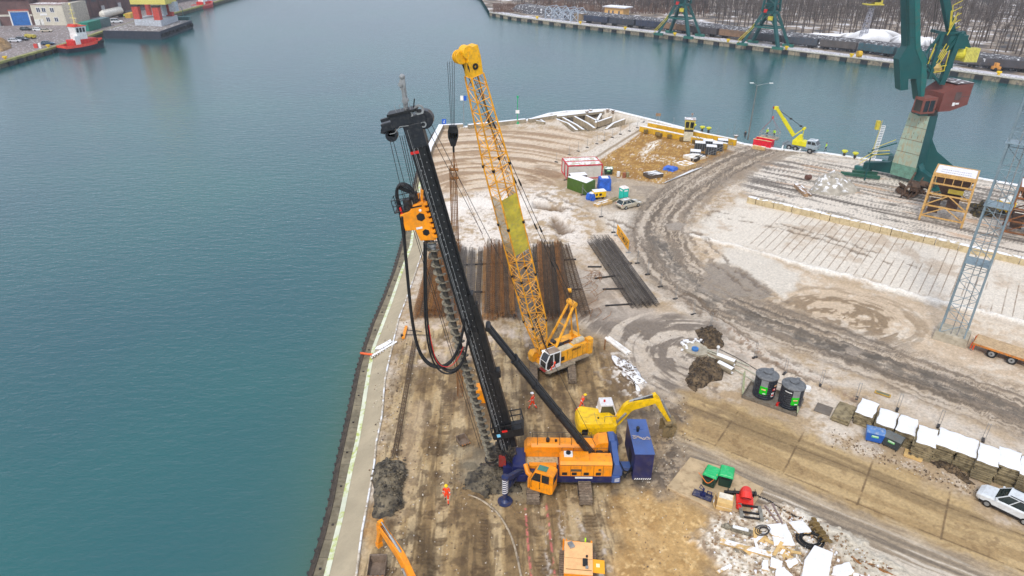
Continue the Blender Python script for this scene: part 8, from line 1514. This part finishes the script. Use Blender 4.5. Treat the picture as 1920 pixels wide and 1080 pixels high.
fa_ = ANG((1232, 68), (1400, 88)); far_crane('green far harbour crane standing behind the yellow girders, left of the two', (G(1227, 66)+G(1318, 76))/2+Vector((1.5, 5.5, 0)), fa_); far_crane('green far harbour crane left of the big jib, right of the two', (G(1392, 86)+G(1480, 96))/2+Vector((1.5, 5.5, 0)), fa_)
# flood light mast with yellow platform, lattice frames, house, boards
t = thing('floodlight_mast', 'thin grey lattice mast with yellow platform behind the far train', 'mast', G(1613, 84)); b = B(); tp_ = AY(1637, 8, G(1613, 84).y)-G(1613, 84); b.lattice((0, 0, 0), tp_, 2.4, 1.2, 10, .11, .07); obj('lattice', b, M('mast_pale', (150, 150, 160)), t); b = B(); b.box(tp_, (7, 4, .4)); b.box(tp_+Vector((1.5, 0, .8)), (3, 3, 1.6)); obj('platform', b, M('rail_yellow'), t); b = B(); b.box(tp_+Vector((0, 0, 2.2)), (4.5, 3, 2.6)); obj('cabin', b, M('cabin_brown', (70, 56, 40)), t)
for k, x in enumerate((1022, 1039, 1056, 1070)):
    t = thing('lattice_frame', 'grey gabled lattice frame on the far quay, %s of four' % ['leftmost', 'second', 'third', 'rightmost'][k], 'frame', G(x, 35+k*1.8), fa_+rad(8), 'grey lattice frames'); b = B()
    for y in (0, 8):
        P = [(0, y, 0), (0, y, 4.2), (2, y, 6), (4, y, 4.2), (4, y, 0)]
        for a, c in zip(P[:-1], P[1:]): b.beam(a, c, .28)
        b.beam((0, y, .4), (4, y, 3.8), .2); b.beam((4, y, .4), (0, y, 3.8), .2)
    for x_, z in ((0, 4.2), (4, 4.2), (2, 6), (0, .2), (4, .2)): b.beam((x_, 0, z), (x_, 8, z), .26)
    obj('truss', b, M('truss_grey', (168, 178, 190), .5), t)
t = thing('tan_shed', 'low tan shed beside the lattice frames on the far quay', 'shed', G(1076, 38), fa_); b = B(); b.bx(0, 5, 0, 4, 0, 3.2); obj('wall', b, M('shed_tan', (150, 128, 98), dirt=.2), t); b = B(); b.bx(-.2, 5.2, -.2, 4.2, 3.2, 3.4); obj('roof', b, M('shed_roof', (120, 106, 90), snow=.3), t)
t = thing('yellow_house', 'small yellow house with snowy flat roof at the edge of the far wood', 'house', G(1133, 29), fa_+rad(6)); b = B(); b.bx(0, 11, 0, 7, 0, 4.2); h_ = obj('wall', b, M('house_yellow', (222, 176, 110), .8, var=.05, dirt=.1), t); b = B(); b.bx(-.8, 12.5, -1, 8, 4.2, 4.7); obj('roof', b, M('house_roof', (200, 200, 204), snow=1), t)
for x in (2.2, 4.6, 8.2): b = B(); b.bx(x, x+.9, -.06, .0, 1.2, 2.8); obj('window', b, M('house_window', (70, 84, 100), .3), h_)
b = B(); q = G(998, 22.5); b.box(q+Vector((0, 0, 1.6)), (3.6, .3, 3.0)); tag(obj('white_board', b, WHT), 'white rectangular board standing on the far quay left of the frames', 'board')
# embankment of snow, bushes and the bare wood
TRM = M('bark', (92, 82, 76), .9, 0, .3, .6); TWM = M('twigs', (104, 94, 88), .9, 0, .3, .3)
def tree_mesh(seed, H):
    rr = random.Random(seed); tr, tw = B(), B(); tr.tube([(0, 0, 0), (rr.uniform(-.2, .2), rr.uniform(-.2, .2), H*.5), (rr.uniform(-.4, .4), rr.uniform(-.4, .4), H)], .2, 5, rs=[.26, .17, .04])
    for i in range(15):
        z = H*rr.uniform(.28, .95); a = rr.uniform(0, 6.28); l = (H-z)*.35+1.2; p = Vector((0, 0, z)); q = p+Vector((math.cos(a)*l*.6, math.sin(a)*l*.6, l*.8)); tr.tube([p, p.lerp(q, .5)+Vector((0, 0, -.1)), q], .05, 4, rs=[.08, .05, .02])
        for j in range(9): c = p.lerp(q, rr.uniform(.3, 1)); e = c+Vector((rr.uniform(-1, 1), rr.uniform(-1, 1), rr.uniform(.2, 1.5)))*1.0; tw.cyl(c, e, .03, .012, n=3, cap=False)
    return mesh_of('trunk', tr, TRM), mesh_of('crown', tw, TWM)
TMS = [tree_mesh(i, 12+2*i) for i in range(4)]
def tree(p, k, sc, label, grp):
    o = bpy.data.objects.new('bare_tree', TMS[k][0]); COL.objects.link(o); o.location = p; o.rotation_euler = (0, 0, random.uniform(0, 6)); o.scale = (sc, sc, sc); tag(o, label, 'tree', grp); c = bpy.data.objects.new('crown', TMS[k][1]); COL.objects.link(c); c.parent = o
rr = random.Random(40)
for i in range(150):
    x = 1335+i*4.7+rr.uniform(-2, 2); y = 47+(x-1335)*.085+rr.choice((0, 3, 7, -12, -20))+rr.uniform(-2, 2)
    if x > 1900: y += 5
    tree(G(x, y), rr.randrange(4), rr.uniform(.8, 1.25), 'tall bare tree, %s from the left in the wood edge behind the far train' % nth(i), 'bare trees behind the train')
for i in range(70):
    x = 940+i*5.8+rr.uniform(-3, 3); y = rr.uniform(-14, 20)+(x-940)*.025; tree(G(x, y), rr.randrange(4), rr.uniform(.6, 1.0), 'bare tree, %s from the left behind the yellow house and lattice frames' % nth(i), 'bare trees around the yellow house')
me0 = []
b = B()
for i in range(12000):
    x, y = rr.uniform(960, 2150), rr.uniform(-75, 42)
    if y > 6+(x-960)*.075: y -= 60
    p = G(x, y); s_ = (p.y/400); h = rr.uniform(5, 15)*(1 if rr.random() < .6 else .4); q = p+Vector((rr.uniform(-.6, .6), rr.uniform(-.6, .6), h)); b.cyl(p, q, .13*s_, .03, n=3, cap=False)
    for j in range(4): c = p.lerp(q, rr.uniform(.3, .95)); b.cyl(c, c+Vector((rr.uniform(-1.8, 1.8), rr.uniform(-1, 1), rr.uniform(.5, 2.6))), .07*s_, .02, n=3, cap=False)
tag(obj('bare_wood', b, M('wood_mass', (70, 64, 62), .9, 0, .35, .05, col2=(88, 80, 76))), 'grey brown leafless wood covering the land beyond the far quay', 'wood', kind='stuff')
b = B()
for i in range(2200):
    x, y = rr.uniform(1000, 1330), rr.uniform(2, 27); y = min(y, 24+(x-1000)*.05); p = G(x, y)
    for j in range(4): b.cyl(p, p+Vector((rr.uniform(-1, 1), rr.uniform(-1, 1), rr.uniform(.8, 2.8))), .08, .02, n=3, cap=False)
for i in range(900):
    x, y = rr.choice([(rr.uniform(925, 1000), rr.uniform(8, 24))]); p = G(x, y)
    for j in range(3): b.cyl(p, p+Vector((rr.uniform(-1, 1), rr.uniform(-1, 1), rr.uniform(.5, 1.6))), .07, .02, n=3, cap=False)
tag(obj('scrub', b, M('scrub', (110, 84, 70), .9, 0, .3, .1)), 'brown leafless scrub along the far shore', 'scrub', kind='stuff')
# ================================================================ LEFT QUAY
LE = [(-260, 190), (0, 116.5), (110, 86), (190, 60), (250, 42), (340, 21), (395, 6), (470, -16), (600, -60)]; LP = [G(x, y) for x, y in LE]; b = B(); P = LP+[Vector((-300, 2600, 0)), Vector((-1600, 2600, 0)), Vector((-1600, 120, 0))]; b.add([(v.x, v.y, 0) for v in P], [tuple(range(len(P)))])
struct('left_quay_ground', b, M('left_ground', (134, 122, 118), .9, 0, .2, .06, dirt=.5, dcol=(104, 96, 94), snow=.06)); pathmesh('left_quay_wall', LP, [(0, -6), (0, -.5), (-.35, -.5), (-.35, .15), (.8, .15), (.8, 0)], M('left_wall', (96, 92, 78), .9, 0, .3, .3, dirt=.5, dcol=(54, 54, 52))); pathmesh('left_quay_edge', LP, [(-.4, -.5), (-.4, .2), (1.1, .2)], M('mossy_edge', (150, 148, 84), .9, 0, .2, .3, dirt=.4, dcol=(110, 104, 84)))
for i in range(11):
    p, d = along(LP, 62+i*5.2); o = bpy.data.objects.new('fender', fme); COL.objects.link(o); o.location = (p.x+d.y*.6, p.y-d.x*.6, -1.1); o.rotation_euler = (0, 0, math.atan2(d.y, d.x)); tag(o, 'dark fender on the mossy left quay wall, %s from the left' % nth(i), 'fender', 'fenders of the left quay')
def pr(name, label, cat, p0, p1, D, H, mat, **k):
    a, ang, L = FR(p0, p1); t = thing(name, label, cat, a, ang); b = B(); b.bx(0, L, 0, D, 0, H); w = obj('wall', b, mat, t); return t, w, L
BRK = M('brown_brick', (112, 86, 82), .9, 0, .2, .25, dirt=.35, dcol=(84, 66, 66), streak=.4)
t, w, L = pr('warehouse', 'brown warehouse with big blue gate left of the pale office building', 'warehouse', (-30, 49), (66, 47), 40, 11, BRK); b = B(); gx0 = (G(28, 47)-t.location).length; b.bx(gx0, gx0+7, -.15, .0, 0, 5.6); gt = obj('gate', b, M('gate_blue', (30, 104, 176), .5, dirt=.1), t); b = B(); b.bx(gx0-.5, gx0, -.25, 0.02, 0, 6.2); b.bx(gx0+7, gx0+7.5, -.25, .02, 0, 6.2); b.bx(gx0, gx0+7, -.25, .02, 5.6, 6.2); b.m = 1; b.bx(gx0-.6, gx0+7.6, -.6, .02, 6.2, 6.6); obj('gate_frame', b, [WHT, M('gate_lintel', (190, 90, 70))], gt)
b = B(); b.bx(0, L, -.05, 0, 3.8, 4.6); obj('pale_band', b, CRM, w); b = B(); b.bx(-.5, L+.2, -.8, 40.5, 11, 11.5); obj('roof', b, M('roof_brown', (96, 70, 68), dirt=.2), t); b = B(); b.bx(.5, 4, -1.2, -.1, 0, 3.5); b.bx(4.6, 7, -1.0, -.1, 0, 2.6); obj('lean_to', b, M('lean_to', (150, 156, 152), dirt=.2), t)
OF = M('office_wall', (206, 200, 182), .8, 0, .06, .4, dirt=.15, dcol=(170, 160, 140)); a, c = G(67, 47), G(126, 47.5); ang = math.atan2(c.y-a.y, c.x-a.x); L = (c-a).length; t = thing('office_building', 'pale two storey office building with white framed windows', 'building', a, ang); b = B(); b.bx(0, L, 0, 14, 0, 8.6); w = obj('wall', b, OF, t); b = B(); b.prism([(L, 0), (L+3.2, 2.6), (L+3.2, 14), (L, 14)], 0, 9.2, 'z'); obj('side_wing', b, M('office_side', (186, 180, 166), .8, dirt=.2), t); b = B(); b.bx(-.2, L+.1, -.2, 14.2, 8.6, 8.9); obj('roof', b, M('office_roof', (150, 120, 112), snow=.4), t)
for x, z in ((.17, 5.6), (.34, 5.6), (.60, 5.6), (.40, 1.6), (.66, 1.6)):
    fx = x*L; b = B(); b.bx(fx-.2, fx+1.7, -.1, .0, z-.2, z+1.9); f_ = obj('window', b, WHT, w); b = B(); b.bx(fx, fx+.65, -.13, -.1, z, z+1.7); b.bx(fx+.85, fx+1.5, -.13, -.1, z, z+1.7); obj('pane', b, M('pane_dark', (60, 70, 92), .25), f_)
b = B(); b.bx(L*.24, L*.24+3.2, -.14, -.02, 4.1, 5.0); obj('name_board', b, WHT, w); b = B(); b.bx(L*.2, L*.2+1.2, -.12, 0, 0, 2.6); b.bx(.4, 2.6, -.6, 0, 0, 2.4); obj('door', b, M('door_pale', (222, 222, 216)), w)
a, c = G(140, 44), G(262, 19); ang = math.atan2(c.y-a.y, c.x-a.x); L = (c-a).length+70; t = thing('brick_warehouse', 'long dark red brick warehouse with white doors behind the tanker', 'warehouse', a+Vector((-1, 1, 0)), ang); b = B(); b.bx(0, L, 0, 40, 0, 13); w = obj('wall', b, BRK, t); b = B(); b.bx(-.5, L+.5, -.8, 40.6, 13, 13.6); obj('roof', b, M('roof_brown'), t)
for x in (9.5, 24, 38.5, 54, 72): b = B(); b.bx(x, x+2.6, -.15, 0, 0.6, 5.2); d_ = obj('door', b, M('door_white', (190, 190, 190), dirt=.2), w)
b = B()
for i in range(12): x = 1+i*7.2; b.bx(x, x+.5, -.12, 0, 0, 13)
obj('pilaster', b, M('pilaster', (84, 66, 66)), w); b = B()
for i in range(10): x = 2.6+i*7.2; b.bx(x, x+4, -.08, 0, 7.4, 10.4)
obj('window', b, M('dirty_glass', (64, 64, 72), .4), w); b = B(); b.bx(.5, L, -3, -.1, 0, .9); obj('loading_ramp', b, M('ramp_grey', (112, 108, 108), dirt=.3), t)
CARS = [((50, 57), 10, (44, 54, 58), 'dark green grey car parked before the blue gate'), ((74, 58), 5, (226, 228, 230), 'white car parked before the pale office building'), ((88, 60), 12, (190, 180, 160), 'beige car parked right beside the white car'), ((29, 79), 8, (214, 216, 222), 'white car at the left of the small car row near the brown heap'), ((43, 76), 8, (36, 40, 58), 'dark blue car at the right of the small car row near the brown heap'), ((91, 84), 18, (52, 78, 104), 'blue grey car parked near the mossy quay edge')]
for p, a_, c_, l_ in CARS: car_mesh('car', l_, G(*p), rad(a_), M('car_%d' % (c_[0]*7+c_[2]), c_, .35, 0, .05, snow=.15), L=4.6, simple=True, group='cars on the left quay')
heap('mulch_heap', 'golden brown heap at the left edge of the photo', 'heap', [(-20, 95), (-14, 80), (6, 76), (20, 82), (22, 90), (4, 97)], 2.6, M('mulch', (150, 122, 84), .95, 0, .3, .8, bump=1), 9, 60)
t = thing('road_barrier', 'small red and white barrier on the left quay', 'barrier', G(68, 90)); b = B(); b.bx(-.6, .6, -.3, .3, 0, 1.5); obj('board', b, M('barrier_red', (206, 70, 60)), t); b = B(); b.bx(1.2, 2.0, -.2, .2, 0, 1.8); obj('white_board', b, WHT, t)
t = thing('yellow_machine', 'flat yellow machine beside the small row of cars', 'machine', G(58, 72), rad(-20)); b = B(); b.bx(-2.5, 2.5, -.6, .6, .4, 1.5); b.beam((-2, 0, 1.4), (3, 0, .8), .8, .5); obj('body', b, M('dull_yellow', (190, 176, 70), dirt=.3), t); b = B(); b.cyl((-1.5, -.9, .4), (-1.5, .9, .4), .4); b.cyl((1.5, -.9, .4), (1.5, .9, .4), .4); obj('wheel', b, BLK, t)
for x, y, l_ in ((10, 111, 'yellow bollard on the mossy left quay, farther from the tug'), (91, 89, 'yellow bollard on the mossy left quay, nearer to the tug')): o = bpy.data.objects.new('bollard', bme); COL.objects.link(o); o.location = G(x, y); o.scale = (.9,)*3; tag(o, l_, 'bollard', 'yellow bollards on the left quay')
# containers, tanker and small vehicles
t, L = crate('green_container', 'bright green container on the quay behind the tug', 'container', (168, 59), (191, 53), 4, 3.6, M('cont_green', (10, 124, 104), .5, dirt=.1)); t, L = crate('grey_container', 'grey teal container beside the green container', 'container', (192, 52), (209, 48), 4, 3.6, M('cont_teal', (92, 120, 124), .5, dirt=.2))
car_mesh('van', 'white van parked behind the black pontoon', G(220, 43), rad(20), M('van_white', (222, 226, 230), .4), L=5, H=2.0, kind='van', simple=True)
a, c = G(194, 40), G(229, 31); ang = math.atan2(c.y-a.y, c.x-a.x); t = thing('tanker_truck', 'white cylindrical tank trailer parked along the brick warehouse', 'tanker', a, ang); b = B(); L = (c-a).length; b.tube([(0, 0, 2.9), (.5, 0, 2.9), (L-.5, 0, 2.9), (L, 0, 2.9)], 1.7, 14, rs=[1.1, 1.6, 1.6, 1.1]); b.bx(1, L-1, -.4, .4, 4.4, 4.7); obj('tank', b, M('tank_cream', (222, 218, 206), .4, dirt=.1), t, smooth=True); b = B(); b.bx(0, L, -.8, .8, .9, 1.3); b.bx(L, L+2, -1.2, 1.2, .8, 2.4)
for x in (1.2, 2.6, L-1, L+1.4): b.cyl((x, -1.2, .55), (x, 1.2, .55), .55)
obj('chassis', b, BLK, t)
person('worker in a lime jacket standing beside the tanker truck', G(234, 35), 0, 'l', None, .1, scale=1.3)
t, L = crate('yellow_skip', 'small yellow skip on the quay behind the pontoon', 'skip', (246, 34), (258, 30), 3, 2, M('skip_yellow', (206, 166, 60), dirt=.2))
# tug
def hull(b, L, W, z0, z1, sheer=.8, n=14, flare=.85):
    st = []
    for i in range(n+1):
        u = i/n; x = (u-.5)*L; w = W/2*(math.sin(min(1, (1-u)*2.6)*math.pi/2)**.7)*(.86+.14*math.sin(min(1, u*5)*math.pi/2)); w = max(w, .05); zt = z1+sheer*max(0, u-.35)**1.5*2; st.append([(x, -w*flare, z0), (x, -w, zt), (x, w, zt), (x, w*flare, z0)])
    b.loft(st); return st
def tug(label, px0, px1, L, W, hc, dc, up=True):
    a, c = G(*px0, WZ), G(*px1, WZ); ang = math.atan2(c.y-a.y, c.x-a.x); t = thing('tugboat', label, 'tugboat', a.lerp(c, .5), ang); b = B(); hull(b, L, W, -.5, 1.45); obj('hull', b, hc, t); b = B()
    b2 = B(); st = hull(b2, L*.992, W*1.0, 1.2, 2.1)
    b = B(); m = len(st)
    for s in (1, 2):
        vs = []
        for i, q in enumerate(st): x, y, z = q[s]; vs += [(x, y*1.02, z-.8), (x, y*1.02, z), (x, y*.9, z), (x, y*.9, z-.8)]
        b.add(vs, [(4*i+j, 4*i+(j+1) % 4, 4*i+4+(j+1) % 4, 4*i+4+j) for i in range(m-1) for j in range(4)])
    x, y, z = st[0][1]; b.bx(x, x+.4, y, -y, z-.9, z); obj('bulwark', b, dc, t); b = B(); b.add([(q[1][0], q[1][1]*.9, q[1][2]-.8) for q in st]+[(q[2][0], q[2][1]*.9, q[2][2]-.8) for q in st], [(i, i+1, m+i+1, m+i) for i in range(m-1)]); obj('deck', b, M('deck_red', (170, 60, 46), dirt=.3), t)
    if not up: return t
    b = B(); b.bx(-4.2, 4.2, -2, 2, 1.2, 3.4); obj('deckhouse', b, M('house_red_tug', (206, 44, 36), .5), t, bev=.08); b = B(); b.bx(-2.4, 1.2, -1.9, 1.9, 3.4, 5.0); b.bx(-3.6, -1.8, -2.1, -1.0, 1.4, 4.6); lowh = obj('superstructure', b, WHT, t, bev=.08)
    b = B(); b.loft([[(x*1.7-.5, y*1.7, 5.0) for x, y in ((-1, -1), (1, -1), (1, 1), (-1, 1))], [(x*2.0-.5, y*1.9, 7.2) for x, y in ((-1, -1), (1, -1), (1, 1), (-1, 1))]]); wh_ = obj('wheelhouse', b, WHT, t); b = B()
    for x in (-1.7, -.6, .5): b.add([(x-.4, -1.80, 5.5), (x+.4, -1.80, 5.5), (x+.4, -1.88, 6.8), (x-.4, -1.88, 6.8)], [(0, 1, 2, 3)])
    for y in (-1, 0, 1): b.add([(1.35, y-.35, 5.5), (1.35, y+.35, 5.5), (1.5, y+.35, 6.8), (1.5, y-.35, 6.8)], [(0, 1, 2, 3)])
    obj('window', b, GLS, wh_); b = B(); b.bx(-2.7, 1.7, -2.1, 2.1, 7.2, 7.35); b.bx(-2.4, -1.2, -1.6, 1.6, 7.35, 7.9); obj('roof', b, M('tug_orange_roof', (214, 70, 50)), t)
    b = B(); b.cyl((-.8, 0, 7.4), (-.8, 0, 13.5), .35, .12, n=8); b.beam((-.8, -1.6, 9.6), (-.8, 1.6, 9.6), .18); b.beam((-1.9, 0, 11), (.4, 0, 11), .18); b.beam((-.8, -1.1, 12), (-.8, 1.1, 12), .15); b.ball((-.8, 0, 13.6), .4, 8); b.tube([(-.6, 0, 8), (1.2, 0, 7.4)], .2, 6); obj('mast', b, M('tug_mast', (220, 208, 140), .5), t)
    b = B()
    for i in range(7): q = st[m-2-i//2][1 if i % 2 else 2]; b.cyl((q[0], q[1]*1.05-.2, q[2]-.8), (q[0], q[1]*1.05+.2, q[2]-.8), .6, n=10)
    obj('tyre_fender', b, RUB, t); return t
HB_ = M('hull_black', (34, 40, 54), .5, dirt=.1); DR = M('bulwark_orange', (232, 76, 54), .5, dirt=.08)
tg_ = tug('red and black tugboat with white wheelhouse moored at the left quay', (114, 100), (199, 87), 15.5, 5.6, HB_, DR); tg_.scale = (1.12, 1.12, 1.2); tug('red hulled vessel moored beyond the pontoon at the top edge', (354, 20), (411, 9), 17, 7, M('hull_red', (196, 62, 60), .5, dirt=.1), M('bulwark_pale', (220, 100, 96), .5))
# floating crane on its black pontoon
a, c, e = G(196, 72.5, WZ), G(303, 74.5, WZ), G(362, 52, WZ); ang = math.atan2(c.y-a.y, c.x-a.x); pr_ = Matrix.Translation(-a); t = thing('floating_crane', 'yellow crane house on red legs standing on a black pontoon', 'floating crane', a); P = [a, c, e, a+(e-c)]; b = B(pr_); hp_ = 3.2
b.prism([(q.x, q.y) for q in P], WZ-.5, WZ+hp_, 'z'); pn = obj('pontoon', b, M('pontoon_black', (38, 44, 58), .6, 0, .2, .3, dirt=.2, dcol=(80, 76, 80)), t); b = B(pr_); cc_ = sum(P, Vector())/4; b.prism([(cc_.x+(q.x-cc_.x)*.96, cc_.y+(q.y-cc_.y)*.96) for q in P], WZ+hp_+.01, WZ+hp_+.06, 'z'); obj('deck', b, M('pontoon_deck', (132, 126, 124), .8, 0, .2, .3, dirt=.5, snow=.1), pn)
b = B(pr_)
for i in range(9): q = c.lerp(e, (i+.5)/9); b.cyl(q+Vector((.3, -.3, 1.6)), q+Vector((.9, -.6, 1.6)), .8, n=10)
obj('tyre_fender', b, RUB, pn); dz = WZ+hp_; K = lambda x, y: G(x, y, dz)
k0, k1, k2 = K(262, 47), K(300, 49), K(322, 41); vx = (k1-k0); vy = (k2-k1); b = B(pr_); Pb = [k0-vx*.15-vy*.1, k1+vx*.15-vy*.1, k2+vx*.2+vy*.25, k0+vy*1.25-vx*.1]; b.prism([(q.x, q.y) for q in Pb], dz, dz+2.6, 'z'); obj('base', b, M('base_pale', (186, 192, 200), .6, dirt=.25), t)
for q in (k0, k1, k2, k0+vy): b = B(pr_); q2 = Vector((q.x, q.y, 0)); b.box(q2+Vector((0, 0, dz+5.2)), (2.7, 2.4, 5.2)); lg = obj('leg', b, M('leg_red', (190, 70, 58), .6, dirt=.1), t); b = B(pr_); b.box(q2+Vector((0, 0, dz+8.1)), (3, 2.7, .7)); obj('leg_cap', b, DARK, lg)
b = B(pr_); ce = (k0+k2)/2; b.box((ce.x+1, ce.y, dz+13), (15.5, 11, 9)); hs2 = obj('crane_house', b, M('house_lemon', (214, 202, 104), .6, 0, .05, dirt=.08), t); b = B(pr_)
for x in (3.5, 4.6, 6.6): b.box((ce.x+x, ce.y-5.52, dz+12.6), (.6, .1, 1.6))
obj('window', b, GLS, hs2); b = B(pr_); b.box((ce.x+2.5, ce.y+.5, dz+6), (5, 4, 5)); b.box((ce.x+8.6, ce.y+2, dz+7), (3, 3, 4)); obj('machinery_box', b, M('base_pale'), t); q = K(345, 36); b = B(pr_); b.cyl(q, q+Vector((0, 0, 5)), .15); b.beam(q+Vector((0, 0, 5)), q+Vector((-1, 0, 5.6)), .2); b.box(K(338, 37)+Vector((0, 0, .7)), (9, 2, 1.4)); obj('deck_gear', b, M('deck_teal', (60, 110, 112), dirt=.3), t)
# haze over the harbour
b = B(); b.bx(-1700, 1900, -80, 2700, -8, 52); hz = obj('haze', b, []); hz['kind'] = 'stuff'; hz['label'] = 'thin winter haze over the harbour'; hm_ = bpy.data.materials.new('haze'); hm_.use_nodes = True; nn_ = hm_.node_tree; nn_.nodes.clear(); oo = nn_.nodes.new('ShaderNodeOutputMaterial'); vv = nn_.nodes.new('ShaderNodeVolumePrincipled'); vv.inputs['Density'].default_value = .00022; vv.inputs['Color'].default_value = (.86, .91, .98, 1); vv.inputs['Anisotropy'].default_value = .2; nn_.links.new(vv.outputs[0], oo.inputs['Volume']); hz.data.materials.clear(); hz.data.materials.append(hm_)
